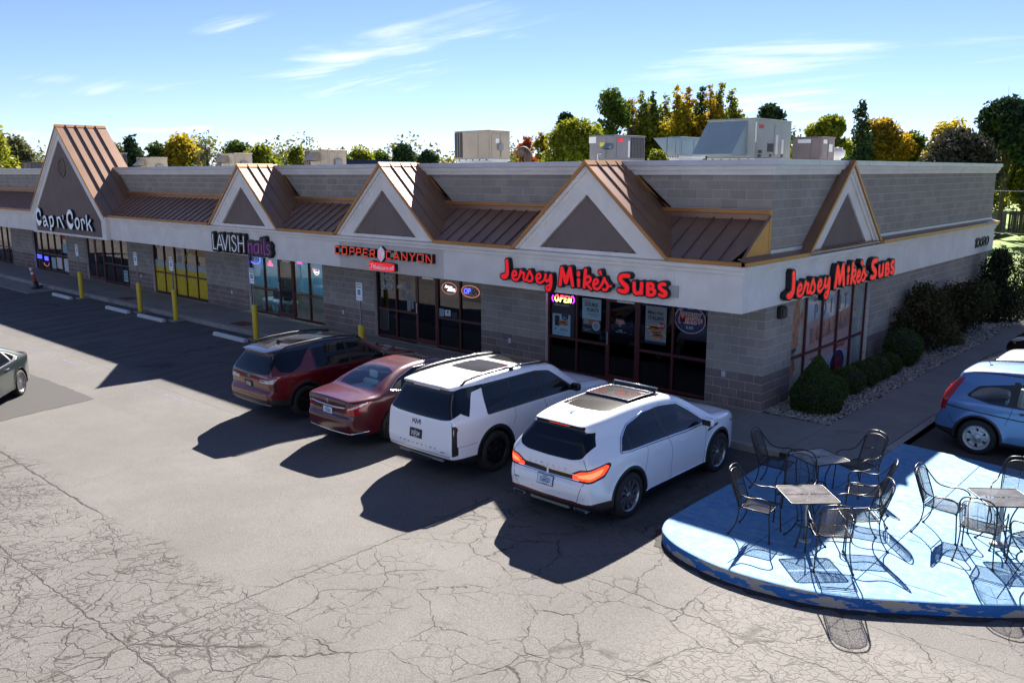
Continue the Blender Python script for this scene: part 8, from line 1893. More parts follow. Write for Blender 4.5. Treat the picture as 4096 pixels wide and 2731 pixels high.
# ================================================================ roof equipment
M_tanm = mat('tan_sheet_metal', (.36,.31,.24), .5, .2, var=.1, vscale=1); M_greym = mat('grey_sheet_metal', (.20,.20,.215), .5, .3, var=.1, vscale=1); M_blum = mat('blue_grey_sheet_metal', (.20,.27,.31), .45, .4, var=.1, vscale=1); M_gryg = mat('grey_green_sheet_metal', (.27,.30,.29), .5, .2, var=.1, vscale=1); M_brnm = mat('brown_sheet_metal', (.20,.165,.155), .5, .2, var=.1, vscale=1); M_coil = mat('condenser_coil', (.035,.035,.04), .7); M_curbm = mat('roof_curb_metal', (.50,.52,.53), .4, .4); M_label = mat('equipment_label', (.65,.67,.66), .5); M_rust = mat('rusty_flue', (.06,.04,.03), .8, var=.4)
def unit(label, x, y, z, lx, ly, h, m, coil='left', extra=None, curb=.35):
    """x, y: the corner nearest the camera (front right); lx runs left, ly runs back"""
    t = thing('rooftop_air_unit', label, 'air conditioner', (x, y, z), 0, 'rooftop air conditioning units')
    MB().box(-lx+.08,-.08,.08,ly-.08,-curb-.5,-.10,0,.01).build('roof_curb', M_curbm, t)
    MB().box(-lx,0,0,ly,-.10,-.005,0,.01).build('base_rail', M_curbm, t); MB().box(-lx+.01,-.01,.01,ly-.01,0,h,0,.012).build('casing', m, t); MB().box(-lx-.02,.02,-.02,ly+.02,h,h+.025,0,.01).build('lid', m, t)
    pan = MB()
    for a, c, z0, z1 in ((.04,.30,.05,.92),(.34,.62,.05,.50),(.34,.62,.54,.92)): MB().box(-lx*c,-lx*a,-.004,.01,h*z0,h*z1).build('access_panel', m, t)
    for a, c in ((.06,.46),(.52,.94)): MB().box(-.01,.004,ly*a,ly*c,h*.06,h*.90).build('access_panel', m, t)
    if coil == 'left':
        MB().box(-lx-.0,-lx+lx*.22,-.008,.012,h*.04,h*.97).build('coil', M_coil, t)
        for k in range(3): MB().box(-lx+.02+k*lx*.07,-lx+.035+k*lx*.07,-.02,-.008,h*.04,h*.97).build('guard_bar', m, t)
    if coil == 'right':
        for k in range(9): y_ = ly*.52+k*ly*.05; MB().box(-.008,.012,y_,y_+ly*.032,h*.06,h*.94).build('louvre', M_coil, t)
    for k in range(5): MB().box(-lx*.1-k*lx*.19-.05,-lx*.1-k*lx*.19+.02,-.006,.0,-.08,-.03).build('lift_slot', M_coil, t)
    if extra: extra(t, lx, ly, h, m)
    return t
def hood(x0, x1, y, z0, z1, d, m, t, name='intake_hood'):
    b = MB(); b.prism([(x0,y,z1),(x0,y,z0),(x0,y-d,z0+.04)], (x1-x0,0,0)); o = b.build(name, m, t); MB().box(x0+.02,x1-.02,y-d+.02,y-.01,z0-.0,z0+.012).build('bird_screen', M_coil, o); return o
def e1(t, lx, ly, h, m):
    MB().box(.004,.06,ly*.35,ly*.60,h*.30,h*.52).build('disconnect_box', M_greym, t); MB().box(.004,.012,ly*.25,ly*.42,h*.55,h*.72).build('label', M_label, t); MB().tube([(.03,ly*.5,h*.3),(.03,ly*.5,.05)], .015, 6).build('conduit', M_greym, t)
unit('tall tan roof unit standing alone left of the gooseneck flue', -15.2, 7.2, 5.80, 2.0, 1.15, 1.06, M_tanm, 'left', e1)
def e2(t, lx, ly, h, m):
    MB().box(-lx*.58,-lx*.40,-.008,-.004,h*.55,h*.72).build('label', mat('yellow_label', (.6,.5,.02), .5), t); MB().box(-lx,-lx*.72,-.007,-.004,h*.7,h*.97).build('label', M_label, t); hood(-lx*.36,-lx*.10,0,h*.42,h*.70,.22,M_blum,t)
    MB().box(.004,.01,ly*.1,ly*.24,h*.75,h*.88).build('badge', M_sred, t); MB().box(.004,.01,ly*.42,ly*.48,h*.1,h*.8).build('label', M_label, t); MB().tube([(-lx*.45,-.3,-.1),(-lx*.45,-.3,.2),(-lx*.3,-.3,.2)], .03, 6).build('vent_pipe', M_curbm, t)
unit('mid grey roof unit with a yellow label, right of the gooseneck flue', -10.0, 8.2, 5.71, 1.15, 1.95, .84, M_greym, 'right', e2)
def e3(t, lx, ly, h, m):
    b = MB(); b.prism([(-lx,0,h),(-lx-.05,0,.02),(-lx+.2,0,0),(-lx-.75,-.0,h)], (0,ly*.9,0)); 
    o = MB().prism([(-lx+.0,-.0,h),(-lx-.62,.0,h),(-lx-.0,.0,.05)], (0,ly*.85,0)).build('intake_hood', M_blum, t); MB().prism([(-lx-.60,.05,h-.03),(-lx-.03,.05,.07),(-lx-.04,.05,.05),(-lx-.63,.05,h-.03)], (0,ly*.75,0)).build('filter', M_rust, o)
unit('small blue-grey ventilation unit with a slanted intake, between two larger units', -9.46, 11.72, 5.89, .60, 1.95, .68, M_blum, None, e3)
def e4(t, lx, ly, h, m):
    b = MB(); b.prism([(-lx+.05,0,h*.93),(-lx+.05,0,.02),(-lx-.12,-.75,.10),(-lx-.1,-.75,.12)], (lx*.78,0,0))
    MB().prism([(-lx-.02,-.01,h*.95),(-lx-.22,-.62,.12),(-lx-.22,-.62,.08),(-lx-.02,-.01,.08)], (lx*.86,0,0)).build('economiser_hood', M_blum, t)
    MB().box(.004,.012,ly*.10,ly*.22,h*.76,h*.86).build('badge', M_red, t); MB().box(.004,.01,.02,.12,h*.4,h*.92).build('label', M_label, t)
    for a, c, z0, z1, mm in ((.56,.62,.1,.62,M_label),(.34,.50,.16,.38,M_coil),(.72,.78,.12,.5,M_label),(.10,.20,.12,.2,M_coil),(.10,.18,.02,.09,M_coil),(.40,.46,.03,.1,M_coil),(.72,.78,.03,.1,M_coil)): MB().box(.004,.011,ly*a,ly*c,h*z0,h*z1).build('vent_grille' if mm is M_coil else 'label', mm, t)
unit('largest roof unit, grey-green with a big sloping hood', -5.05, 9.05, 5.72, 1.72, 2.75, 1.24, M_gryg, None, e4)
def e5(t, lx, ly, h, m): MB().box(.004,.01,ly*.15,ly*.4,h*.72,h*.9).build('label', M_label, t); MB().box(-lx*.8,-lx*.35,-.008,-.003,h*.75,h*.92).build('label', M_label, t); MB().box(.004,.01,ly*.55,ly*.8,h*.35,h*.7).build('label', M_label, t)
unit('brown roof unit with white labels, right of the largest unit', -3.37, 10.36, 5.66, .98, 1.16, .70, M_brnm, None, e5)
t = thing('roof_exhaust_fan', 'white mushroom exhaust fan beside the brown roof unit', 'exhaust fan', (-3.5, 12.1, 5.62)); t.scale = (.55,.55,.6); MB().lathe([(.22,-.3),(.22,.12),(.34,.16),(.44,.30),(.46,.55),(.40,.58),(.30,.60),(.28,.74),(.001,.76)], 24).build('fan_hood', M_label, t); MB().box(-.3,.3,-.3,.3,-.9,-.28).build('roof_curb', M_curbm, t)
def e6(t, lx, ly, h, m): hood(-lx*.78,-lx*.38,0,h*.40,h*.92,.40,M_tanm,t); MB().box(.004,.10,ly*.3,ly*.7,h*.05,h*.5).build('disconnect_box', M_greym, t)
for k, (x, y, z, lx, l) in enumerate(((-37.05,3.87,5.35,1.62,'low tan roof unit with a small hood, nearest the tall gable'),(-29.87,4.68,5.42,1.72,'low tan roof unit rising behind the left small gable'),(-22.59,4.90,5.45,1.76,'low tan roof unit between the two left small gables'))): unit(l, x, y, z, lx, .95, .76 if k else .72, M_tanm, 'left', e6)
unit('grey slatted roof unit just right of the tall gable', -39.52, 3.26, 5.5, .7, .5, .82, M_greym, 'right'); unit('dark roof unit left of the tall gable', -48.67, 1.9, 5.2, 1.62, .9, .72, M_coil, 'left')
P = smooth_path([(0,0,-.6),(0,0,.25),(-.03,0,.42),(-.16,0,.52),(-.30,0,.48),(-.38,0,.34)], 5)
o = MB().tube(P, .115, 14, caps=False).build('gooseneck_flue', M_rust); tag(o, 'rusty gooseneck flue pipe between the tan and grey roof units', 'flue'); o.location = (-10.1, 3.6, 5.45)
# ================================================================ plants
def leafmat(name, ca, cb, trans=.35):
    m = NT(name); g = m.n('ShaderNodeNewGeometry'); p = g.outputs['Position']; r = m.math('ADD', m.math('MULTIPLY', g.outputs['Random Per Island'], .6), m.math('MULTIPLY', m.noise(p, .55, 3, .6), .75)); c = m.mix(m.ramp(r, .25, .95), ca, cb)
    d = m.n('ShaderNodeBsdfDiffuse'); m.l(c, d.inputs[0]); t = m.n('ShaderNodeBsdfTranslucent'); m.l(c, t.inputs[0]); g2 = m.n('ShaderNodeBsdfGlossy'); g2.inputs['Roughness'].default_value = .45
    mx = m.n('ShaderNodeMixShader'); mx.inputs[0].default_value = trans; m.l(d.outputs[0], mx.inputs[1]); m.l(t.outputs[0], mx.inputs[2]); m2 = m.n('ShaderNodeMixShader'); m2.inputs[0].default_value = .02; m.l(mx.outputs[0], m2.inputs[1]); m.l(g2.outputs[0], m2.inputs[2]); m.l(m2.outputs[0], m.out.inputs[0]); return m.mat
L_green = leafmat('green_leaves', (.035,.065,.012), (.12,.17,.02)); L_dark = leafmat('dark_green_leaves', (.012,.035,.014), (.04,.075,.025), .25); L_yel = leafmat('yellow_leaves', (.20,.17,.012), (.48,.36,.02), .45); L_yg = leafmat('yellow_green_leaves', (.06,.10,.010), (.26,.26,.018), .45); L_or = leafmat('orange_leaves', (.10,.12,.010), (.46,.27,.015), .42); L_red = leafmat('red_leaves', (.25,.05,.015), (.36,.09,.02), .35); L_purp = leafmat('dull_purple_green_leaves', (.014,.020,.013), (.05,.050,.034), .2); L_yew = leafmat('clipped_yew', (.018,.05,.010), (.075,.12,.022), .2); L_burn = leafmat('bronze_shrub_leaves', (.022,.040,.012), (.075,.062,.024), .2); L_olive = leafmat('olive_leaves', (.07,.085,.03), (.17,.18,.07), .3)
L_evg = leafmat('evergreen_foliage', (.012,.020,.010), (.035,.042,.018), .15); L_wood = leafmat('mixed_autumn_leaves', (.03,.06,.012), (.22,.20,.018), .35)
M_bark = mat('bark', (.06,.048,.038), .9, var=.3, vscale=8)
rng = np.random.default_rng(3)
def leaf_cloud(centres, rad, n, size, seed, squash=1.0, shell=.55):
    """n leaf clusters spread through blobs; each cluster is a small bent pair of triangles facing any way"""
    r = np.random.default_rng(seed); C_ = np.array(centres, float); R_ = np.array(rad, float); w = R_**2; w /= w.sum(); k = r.choice(len(C_), n, p=w)
    d = r.normal(size=(n,3)); d /= np.linalg.norm(d, axis=1)[:,None]; rr = (shell+(1-shell)*r.random(n)**.6)*(.86+.28*r.random(n)); P = C_[k]+d*(R_[k]*rr)[:,None]*np.array([1,1,squash])
    a = r.normal(size=(n,3)); a /= np.linalg.norm(a, axis=1)[:,None]; b = np.cross(a, r.normal(size=(n,3))); b /= np.linalg.norm(b, axis=1)[:,None]; s = size*(.55+.9*r.random(n))[:,None]; c = np.cross(a, b)
    V = np.stack([P-a*s, P-b*s*.5+c*s*.15, P+a*s, P+b*s*.5+c*s*.15], 1).reshape(-1,3); return V
def quads_mesh(name, V, m):
    n = len(V)//4; me = bpy.data.meshes.new(name); me.vertices.add(len(V)); me.vertices.foreach_set('co', V.astype(np.float32).ravel()); me.loops.add(n*4); me.loops.foreach_set('vertex_index', np.arange(n*4, dtype=np.int32)); me.polygons.add(n); me.polygons.foreach_set('loop_start', np.arange(0, n*4, 4, dtype=np.int32)); me.update(calc_edges=True); me.materials.append(m); return me
def tree(label, cat, x, y, h, w, m, kind='round', seed=0, group='trees beyond the shops', dens=1.0, size=.22, z0=-.2):
    w *= 1.3 if kind in ('round','sparse') else 1.12; r = random.Random(seed); t = thing({'bare':'bare_tree','conifer':'conifer_tree','column':'poplar_tree'}.get(kind,'broadleaf_tree'), label, cat, (x, y, z0), 0, group)
    b = MB(); cs = []; rs = []; th = h*(.30 if kind != 'column' else .12); tr = .012*h+.06
    b.tube([(0,0,0),(r.uniform(-.1,.1),0,th),(r.uniform(-.3,.3),r.uniform(-.3,.3),h*.62),(0,0,h*.84)], [tr,tr*.8,tr*.45,tr*.1], 7)
    nb = {'round':30,'column':18,'conifer':16,'bare':24,'sparse':26,'spiky':28}[kind]
    for i in range(nb):
        a = r.uniform(0, 2*PI); f = (i+.5)/nb
        if kind == 'conifer': z1 = th+(h-th)*f; rad = w/2*(1-f)**.8+.15; p = (math.cos(a)*rad*.6, math.sin(a)*rad*.6, z1); cs.append(p); rs.append(rad*.8+.3)
        elif kind == 'column': z1 = th+(h-th)*f; rad = w/2*(.55+.45*math.sin(PI*min(1,f*.9+.1)))*(1.15-.9*max(0, f-.7)/.3); p = (math.cos(a)*rad*.5, math.sin(a)*rad*.5, z1); cs.append(p); rs.append(rad*.95+.15)
        else:
            ph = r.uniform(-.15, 1.0)*PI/2; ra = w/2*.72; hz_ = (h-th)/2*.78; p = (math.cos(a)*math.cos(ph)*ra*r.uniform(.5,1), math.sin(a)*math.cos(ph)*ra*r.uniform(.5,1), th+(h-th)*.46+math.sin(ph)*hz_*r.uniform(.75,1.08)); cs.append(p); rs.append(w*r.uniform(.14,.27)*(.8 if kind in ('sparse','spiky') else 1))
        zs = th*.7+(p[2]-th*.7)*r.uniform(.2,.5); mid = (p[0]*.45, p[1]*.45, zs+(p[2]-zs)*.6); b.tube([(0,0,zs),mid,(p[0],p[1],p[2])], [tr*.4,tr*.22,tr*.06], 5)
        if kind in ('bare','sparse','spiky'):
            for q in range(6 if kind == 'bare' else 3): d = Vector((r.uniform(-1,1),r.uniform(-1,1),r.uniform(.1,1.2))).normalized()*w*.22; b.tube([mid if q % 2 else p, (p[0]+d.x*.6, p[1]+d.y*.6, p[2]+d.z*.6), (p[0]+d.x, p[1]+d.y*1.1, p[2]+d.z*1.15)], [tr*.10,tr*.06,tr*.02], 4, caps=False)
    b.build('trunk', M_bark, t)
    vol = sum(q**2 for q in rs); n = int(min(17000, max(500, vol*150*dens/(size/.22)**2)))
    if kind == 'bare': n = 160
    if kind in ('sparse',): n = int(n*.6)
    link('crown', quads_mesh('crown', leaf_cloud(cs, rs, n, size if kind != 'spiky' else size*1.2, seed, .9 if kind != 'conifer' else 1.0, .15), m), t); return t
TREES = [
('bushy bright green tree left of the tall gable',-63.7,3.9,9.4,3.9,L_yg,'round',1),
('green tree at the extreme left edge',-59.2,1.4,8.6,3.0,L_green,'round',1),
("olive-green tree touching the tall gable's left slope",-77.3,10.5,9.0,2.8,L_olive,'round',0.8),
('small red-leaved tree just right of the tall gable',-79.5,19.0,8.2,1.9,L_red,'round',0.8),
('grey-green tree behind the red one',-93.0,25.8,9.3,2.8,L_olive,'round',0.7),
('dark conifer right of the tall gable',-69.4,17.3,8.6,2.4,L_dark,'conifer',1.4),
('slate-green tree left of the broad yellow one',-77.5,23.6,8.7,2.7,L_green,'round',1),
('broad golden-yellow tree left of the first small gable',-76.5,25.7,9.0,4.5,L_yel,'round',1.2),
('leafless grey tree right of the golden-yellow one',-71.0,25.4,8.5,3.0,L_olive,'bare',1),
('green tree with yellow tips over the first small gable',-73.9,30.4,9.2,3.6,L_green,'sparse',1.6),
('yellow tree right of the green one over the first gable',-68.4,29.8,8.5,3.5,L_yg,'round',1),
('thin bare tree between the first two gables',-71.8,33.9,8.1,2.3,L_olive,'bare',1),
('sparse yellow-green tree between the first two gables',-70.8,35.4,8.6,2.8,L_yg,'sparse',1.5),
('green-topped tree left of the second gable',-76.1,45.2,8.7,3.1,L_green,'sparse',1.4),
('low yellow tree left of the second gable',-78.7,50.0,8.4,4.1,L_yg,'round',1),
('low yellow-green tree behind the second gable',-81.1,55.1,8.2,3.4,L_green,'round',1),
('round dark green tree right of the second gable',-75.4,54.2,9.5,3.2,L_dark,'round',1.2),
('distant dark tree beside the tan roof unit',-88.2,69.9,8.6,3.9,L_dark,'round',1),
('low dark tree right of the tan roof unit',-80.1,78.1,7.9,3.9,L_dark,'round',1),
('small red-tipped sparse tree behind the gooseneck flue',-44.6,42.7,9.5,2.2,L_red,'sparse',0.8),
('thin yellow-orange tree right of the flue',-46.8,47.5,9.9,2.1,L_or,'sparse',1.2),
('dark blue-green tree behind the third gable',-51.3,56.7,12.2,3.6,L_dark,'spiky',2.0),
('broad yellow-green tree above the third gable',-38.3,41.5,10.0,4.7,L_yg,'round',1.4),
('tall thin green tree with sky showing through its branches',-41.4,51.7,13.7,4.7,L_green,'sparse',1.6),
('bare slender tree left of the poplar row',-42.8,56.8,14.0,1.8,L_or,'sparse',1.0),
('first poplar from the left in the tall autumn row behind the roof units',-43.0,59.1,13.8,2.1,L_yg,'column',1.2),
('second poplar from the left in the tall autumn row behind the roof units',-43.1,61.4,13.9,2.1,L_green,'column',1.2),
('third poplar from the left in the tall autumn row behind the roof units',-43.1,63.8,13.8,2.0,L_yg,'column',1.2),
('fourth poplar from the left in the tall autumn row behind the roof units',-40.0,61.0,14.2,2.4,L_yel,'column',1.2),
('fifth poplar from the left in the tall autumn row behind the roof units',-40.1,63.3,14.2,2.1,L_or,'column',1.2),
('sixth poplar from the left in the tall autumn row behind the roof units',-40.0,65.7,14.5,2.2,L_green,'column',1.2),
('seventh poplar from the left in the tall autumn row behind the roof units',-37.1,62.7,14.1,1.9,L_or,'column',1.2),
('eighth poplar from the left in the tall autumn row behind the roof units',-37.3,64.9,14.6,2.0,L_yg,'column',1.2),
('last poplar from the left in the tall autumn row behind the roof units',-37.2,67.2,14.1,2.2,L_yg,'column',1.2),
('round see-through green tree above the largest roof unit',-28.7,59.2,12.5,3.7,L_dark,'sparse',1.7),
('yellow-green bushy tree low behind the blue-grey unit',-24.2,33.2,7.2,2.1,L_yg,'round',1.2),
('low leafy tree between the poplar row and the hooded unit',-25.8,43.8,8.3,2.4,L_green,'round',1),
('spreading yellow-green tree with pointed tips right of the largest unit',-15.3,40.0,9.8,3.2,L_yg,'spiky',2.2),
('narrow spiky dark tree right of the pointed one',-18.0,52.9,10.8,1.6,L_dark,'conifer',1.0),
('orange-topped green tree above the side gable',-17.8,57.0,9.8,4.3,L_or,'round',1.4),
('green tree right of the orange-topped one',-16.6,59.8,9.2,3.0,L_green,'round',1.3),
('pale yellow tree low beside the orange-topped one',-18.8,55.8,8.6,3.3,L_yg,'round',1.2),
('broad golden tree behind the dark purple one on the right',-12.6,57.2,9.4,3.7,L_yel,'round',1.4),
('dark purple-green tree along the right parapet',-4.7,31.0,7.5,3.6,L_purp,'round',1.7),
('tall dark green tree at the right edge, above the golden one',-9.5,61.8,12.2,5.4,L_dark,'spiky',2.4),
('olive tree with bare limbs at the right edge',-8.7,67.1,9.4,4.1,L_olive,'sparse',1.8),
('yellow-tipped shrubby tree beyond the back fence',-8.8,66.0,6.5,4.1,L_yg,'round',1.5),
('grey-green bushy tree over the back fence',-7.2,64.3,5.1,3.1,L_olive,'round',1.5)]
for i, (l, x, y, h, w, m, k, de) in enumerate(TREES): tree(l, 'tree', x, y, h, w, m, k, 100+i, dens=de*(1.5 if math.hypot(x-8, y+17) < 70 else 1.0), size=.13 if math.hypot(x-8, y+17) < 60 else .18 if math.hypot(x-8, y+17) < 82 else .22)

# far wood that closes the horizon as one mass
V = []
for k in range(90):
    a = A(-12+k*1.35)+yaw; d = 150+14*math.sin(k*1.7); x, y = CAMP.x-math.sin(a-.72)*d, CAMP.y+math.cos(a-.72)*d; V.append(leaf_cloud([(x+random.uniform(-3,3), y+random.uniform(-3,3), random.uniform(1,8.2+1.3*math.sin(k*1.3))) for _ in range(12)], [random.uniform(1.6,2.9) for _ in range(12)], 1300, .30, k, 1, .05))
W2 = []
for k in range(60):
    px_ = -.12+.0132*k*1.0; a = yaw-.05-.0105*k+.06; d = 104+9*math.sin(k*2.3); x, y = CAMP.x-math.sin(a)*d, CAMP.y+math.cos(a)*d; W2.append(leaf_cloud([(x+random.uniform(-1.5,1.5), y+random.uniform(-1.5,1.5), random.uniform(2,6.4+1.2*math.sin(k*.9))) for _ in range(6)], [random.uniform(1.2,2.2) for _ in range(6)], 900, .24, 500+k, 1, .2))
tag(link('tree_line', quads_mesh('tree_line', np.concatenate(W2), L_wood)), 'dense mixed undergrowth and small trees behind the tall autumn trees', 'wood', kind='stuff')
o = link('distant_wood', quads_mesh('distant_wood', np.concatenate(V), L_wood)); tag(o, 'low green and yellow wood along the horizon beyond the roofs', 'wood', kind='stuff')
# a house roof beyond
def house(label, x, y, w, d, h, rot):
    t = thing('house', label, 'house', (x, y, -.2), rot, 'distant houses'); M_sid = mat('pale_siding', (.35,.37,.40), .8); M_sh = mat('dark_shingles', (.035,.04,.055), .9, var=.2)
    MB().box(-w/2,w/2,-d/2,d/2,0,h).prism([(-w/2,-d/2,h),(-w/2,d/2,h),(-w/2,0,h+d*.42)], (w,0,0)).build('wall', M_sid, t)
    for s in (-1,1): MB().prism([(-w/2-.3,s*(d/2+.3),h-.2),(-w/2-.3,0,h+d*.42+.03),(-w/2-.3,0,h+d*.42+.2),(-w/2-.3,s*(d/2+.3),h-.02)], (w+.6,0,0)).build('roof', M_sh, t)
    for k in (-1,1): MB().box(k*w*.25-.5,k*w*.25+.5,-d/2-.05,-d/2,1.0,2.2).build('window', M_glass, t)
house('distant house with a dark roof and white gable above the first small gable', -72.5, 42, 12, 8, 3.3, .5)
# ---- shrubs along the side wall
def shrub(name, label, cat, x, y, h, w, m, kind, seed, n, size, group=None):
    t = thing(name, label, cat, (x, y, -.03), 0, group); r = random.Random(seed); cs, rs = [], []
    if kind == 'ball': cs = [(0,0,h*.48)]; rs = [w/2*.93]; sq = h/w*1.05; V = leaf_cloud(cs, rs, n, size, seed, sq, .90)
    elif kind == 'cone':
        rr = np.random.default_rng(seed); a = rr.random(n)*2*PI; f = rr.random(n)**1.25; rad = w/2*np.where(f < .3, .88+.4*f, 1.0*(1-(f-.3)/.7)**.85)*(.93+.12*rr.random(n)); P = np.stack([np.cos(a)*rad, np.sin(a)*rad, f*h*(.97+.05*rr.random(n))], 1)
        q = rr.normal(size=(n,3)); q /= np.linalg.norm(q, axis=1)[:,None]; b2 = np.cross(q, rr.normal(size=(n,3))); b2 /= np.linalg.norm(b2, axis=1)[:,None]; s = size*(.6+.8*rr.random(n))[:,None]; V = np.stack([P-q*s, P-b2*s*.5, P+q*s, P+b2*s*.5], 1).reshape(-1,3)
    else:
        for k in range(14 if kind == 'loose' else 30): a = r.uniform(0,2*PI); q = r.uniform(0,.62)*w/2; z = r.uniform(.25,.78)*h if kind == 'loose' else (.08+.80*k/30)*h; f = 1 if kind == 'loose' else (1-.42*(z/h)**2); cs.append((math.cos(a)*q*f, math.sin(a)*q*f, z)); rs.append(w*r.uniform(.16,.26)*f)
        V = leaf_cloud(cs, rs, n, size, seed, 1.0 if kind == 'loose' else 1.6, .35); b = MB()
        for k in range(7): c = cs[k]; b.tube([(c[0]*.15,c[1]*.15,0),(c[0]*.6,c[1]*.6,c[2]*.5),c], [.03,.02,.006], 5)
        b.build('stems', M_bark, t)
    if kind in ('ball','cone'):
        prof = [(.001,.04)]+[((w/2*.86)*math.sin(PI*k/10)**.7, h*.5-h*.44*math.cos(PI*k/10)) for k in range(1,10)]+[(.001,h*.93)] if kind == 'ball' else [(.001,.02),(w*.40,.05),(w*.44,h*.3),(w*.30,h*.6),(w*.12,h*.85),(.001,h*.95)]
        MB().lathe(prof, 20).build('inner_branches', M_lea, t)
    link('foliage', quads_mesh('foliage', V, m), t); return t
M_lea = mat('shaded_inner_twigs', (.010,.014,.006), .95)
shrub('clipped_shrub', 'tall cone-shaped clipped shrub nearest the building corner', 'shrub', .82, 1.05, 1.28, 1.15, L_yew, 'cone', 1, 14000, .020)
for i, (y, w, h, l) in enumerate(((2.05,.70,.62,'first round clipped shrub after the cone, counted from the camera'),(2.95,.84,.68,'second round clipped shrub after the cone'),(3.95,.82,.66,'third round clipped shrub after the cone'),(4.85,.76,.62,'fourth round clipped shrub after the cone'),(5.72,.72,.58,'fifth round clipped shrub, before the taller egg-shaped one'))): shrub('clipped_shrub', l, 'shrub', .80, y, h, w, L_yew, 'ball', 10+i, 7000, .019, 'round clipped shrubs along the side wall')
shrub('clipped_shrub', 'egg-shaped clipped shrub taller than the round ones', 'shrub', .75, 7.0, 1.05, 1.05, L_yew, 'ball', 20, 8000, .022)
shrub('loose_shrub', 'loose bronze-leaved shrub against the wall, nearer one', 'shrub', .55, 9.3, 2.05, 2.3, L_burn, 'loose', 21, 9000, .045, 'bronze shrubs along the side wall'); shrub('loose_shrub', 'small bronze-leaved sprig leaning on the wall left of the nearer bronze shrub', 'shrub', .25, 8.0, 1.55, .7, L_burn, 'upright', 22, 1500, .045)
shrub('loose_shrub', 'broad bronze-leaved shrub, farther one beside the path', 'shrub', .60, 13.0, 2.0, 2.9, L_burn, 'loose', 23, 10000, .05, 'bronze shrubs along the side wall'); shrub('loose_shrub', 'low pale-green groundcover shrub among the stones', 'shrub', 1.0, 10.9, .35, .9, L_olive, 'loose', 26, 1500, .03)
shrub('tall_evergreen', 'tall dark evergreen shrub at the far end of the side wall', 'evergreen', .85, 16.6, 2.75, 2.1, L_evg, 'upright', 24, 17000, .045, 'tall dark evergreens at the wall end'); shrub('tall_evergreen', 'second tall dark evergreen, right of and behind the first', 'evergreen', 1.75, 17.9, 2.75, 2.1, L_evg, 'upright', 25, 15000, .045, 'tall dark evergreens at the wall end'); shrub('loose_shrub', 'thin pale bush against the wooden fence', 'shrub', 1.9, 20.4, 1.9, .9, L_yg, 'upright', 27, 1200, .05)
# ---- stones of the planting strip
M_stone = NT('river_stones'); g_ = M_stone.n('ShaderNodeNewGeometry'); c_ = M_stone.mix(g_.outputs['Random Per Island'], (.16,.15,.135), (.46,.44,.41)); c_ = M_stone.mix(M_stone.ramp(M_stone.noise(g_.outputs['Position'], 40, 3), .4, .8, 0, .4), c_, (.22,.16,.12)); M_stone.l(c_, M_stone.b.inputs['Base Color']); M_stone.set(Roughness=.75); M_stone = M_stone.mat
r = np.random.default_rng(9); ico = np.array([(0,0,-1),(.72,-.53,-.45),(-.28,-.85,-.45),(-.89,0,-.45),(-.28,.85,-.45),(.72,.53,-.45),(.28,-.85,.45),(-.72,-.53,.45),(-.72,.53,.45),(.28,.85,.45),(.89,0,.45),(0,0,1)]); fi = np.array([(0,1,2),(1,0,5),(0,2,3),(0,3,4),(0,4,5),(1,5,10),(2,1,6),(3,2,7),(4,3,8),(5,4,9),(1,10,6),(2,6,7),(3,7,8),(4,8,9),(5,9,10),(6,10,11),(7,6,11),(8,7,11),(9,8,11),(10,9,11)])
n1_, n2_ = 9500, 4200; X = r.uniform(.02,1.54,n1_+n2_); Y = np.concatenate([r.uniform(.0,9,n1_), r.uniform(9,22.5,n2_)]); Y = np.where(Y < .10+.0*X, Y+.1, Y); s = np.concatenate([r.uniform(.014,.034,n1_), r.uniform(.03,.05,n2_)]); X = np.where(Y > 18.3, X*1.9, X)
ang = r.random(n1_+n2_)*2*PI; sc = s[:,None]*np.stack([r.uniform(.9,1.5,n1_+n2_), r.uniform(.7,1.0,n1_+n2_), r.uniform(.45,.75,n1_+n2_)], 1); L0 = ico[None]*sc[:,None,:]*(1+.15*r.normal(size=(n1_+n2_,12,1))*.6); ca, sa = np.cos(ang)[:,None], np.sin(ang)[:,None]
VX = L0[:,:,0]*ca-L0[:,:,1]*sa+X[:,None]; VY = L0[:,:,0]*sa+L0[:,:,1]*ca+Y[:,None]; VZ = L0[:,:,2]+r.uniform(-.035,.012,n1_+n2_)[:,None]; VV = np.stack([VX,VY,VZ],2).reshape(-1,3); FF = (fi[None]+12*np.arange(n1_+n2_)[:,None,None]).reshape(-1,3)
me = bpy.data.meshes.new('stones'); me.vertices.add(len(VV)); me.vertices.foreach_set('co', VV.astype(np.float32).ravel()); me.loops.add(len(FF)*3); me.loops.foreach_set('vertex_index', FF.astype(np.int32).ravel()); me.polygons.add(len(FF)); me.polygons.foreach_set('loop_start', np.arange(0,len(FF)*3,3,dtype=np.int32)); me.update(calc_edges=True); me.materials.append(M_stone)
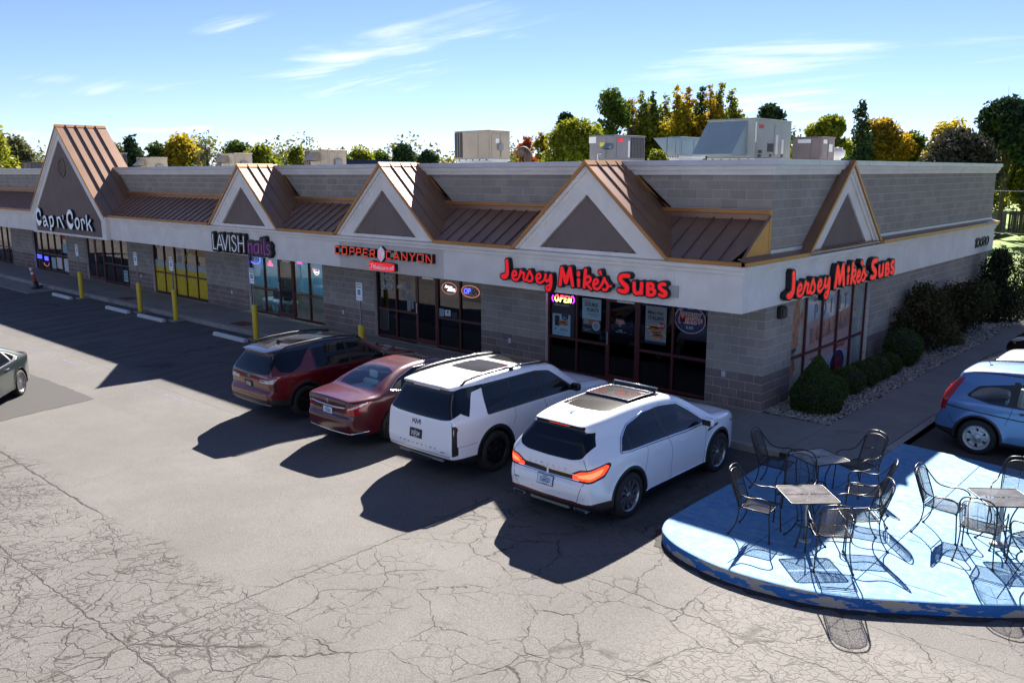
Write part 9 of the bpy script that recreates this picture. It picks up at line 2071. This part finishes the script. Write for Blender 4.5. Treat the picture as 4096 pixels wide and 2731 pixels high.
tag(link('stone_bed', me), 'grey river stones filling the bed along the side wall', 'stones', kind='stuff'); MB().box(.0,1.555,.02,22.6,-.4,-.035).box(1.555,3.2,18.8,22.6,-.4,-.035)
structure(MB().box(.002,1.555,-.015,22.6,-.4,-.03).box(1.556,3.2,28,28.2,-.4,-.03).build('planting_bed', M_soil))
# ---- plank fences, each board a piece
M_wood = mat('weathered_fence_board', (.13,.105,.085), .9, var=.35, vscale=3); M_woodg = mat('grey_fence_board', (.20,.20,.19), .9, var=.3, vscale=3)
def fence(label, x0, y0, x1, y1, h, m, pitch=.145, gap=.012):
    t = thing('wooden_fence', label, 'fence', (x0, y0, -.25), math.atan2(y1-y0, x1-x0)); L = math.hypot(x1-x0, y1-y0); n = int(L/pitch); me = MB().prism([(0,0,.04),(pitch-gap,0,.04),(pitch-gap,0,h-.04),(pitch-gap-.03,0,h),(.03,0,h),(0,0,h-.04)], (0,.018,0)).mesh('board', m)
    for k in range(min(n, 280)): o = link('board', me, t, (k*pitch, random.uniform(-.004,.004), random.uniform(-.015,.01))); o.rotation_euler = (0, random.uniform(-.008,.008), 0)
    for z in (.4, h-.35): MB().box(0, L, .02, .06, z, z+.09).build('rail', m, t)
    for k in range(int(L/2.4)+1): MB().box(k*2.4-.045, k*2.4+.045, .06, .15, 0, h-.05).build('post', m, t)
fence('brown wooden fence behind the tall evergreens', 1.6, 20.9, 6.5, 20.9, 2.35, M_wood, .16, .02); fence('wooden fence across the back of the lawn', -10.6, 70, 25, 70, 2.0, M_wood, .16); fence('grey wooden fence running back along the left of the lawn', -10.8, 62, -10.8, 70, 2.0, M_woodg, .16)
for i, (a, c, l) in enumerate((((-14,18.3,4.75),(30,26,4.9),'upper overhead wire leaving the building corner'),((-1,18.3,3.05),(30,28,2.9),'middle overhead wire leaving the building corner'),((-1,18.3,2.62),(30,28,2.1),'lowest overhead wire leaving the building corner'))):
    P = [tuple(a[q]+(c[q]-a[q])*k/16-(.35*math.sin(PI*k/16) if q == 2 else 0) for q in range(3)) for k in range(17)]; o = MB().tube(P, .008, 4, smooth=False).build('overhead_wire', M_cope); tag(o, l, 'wire')
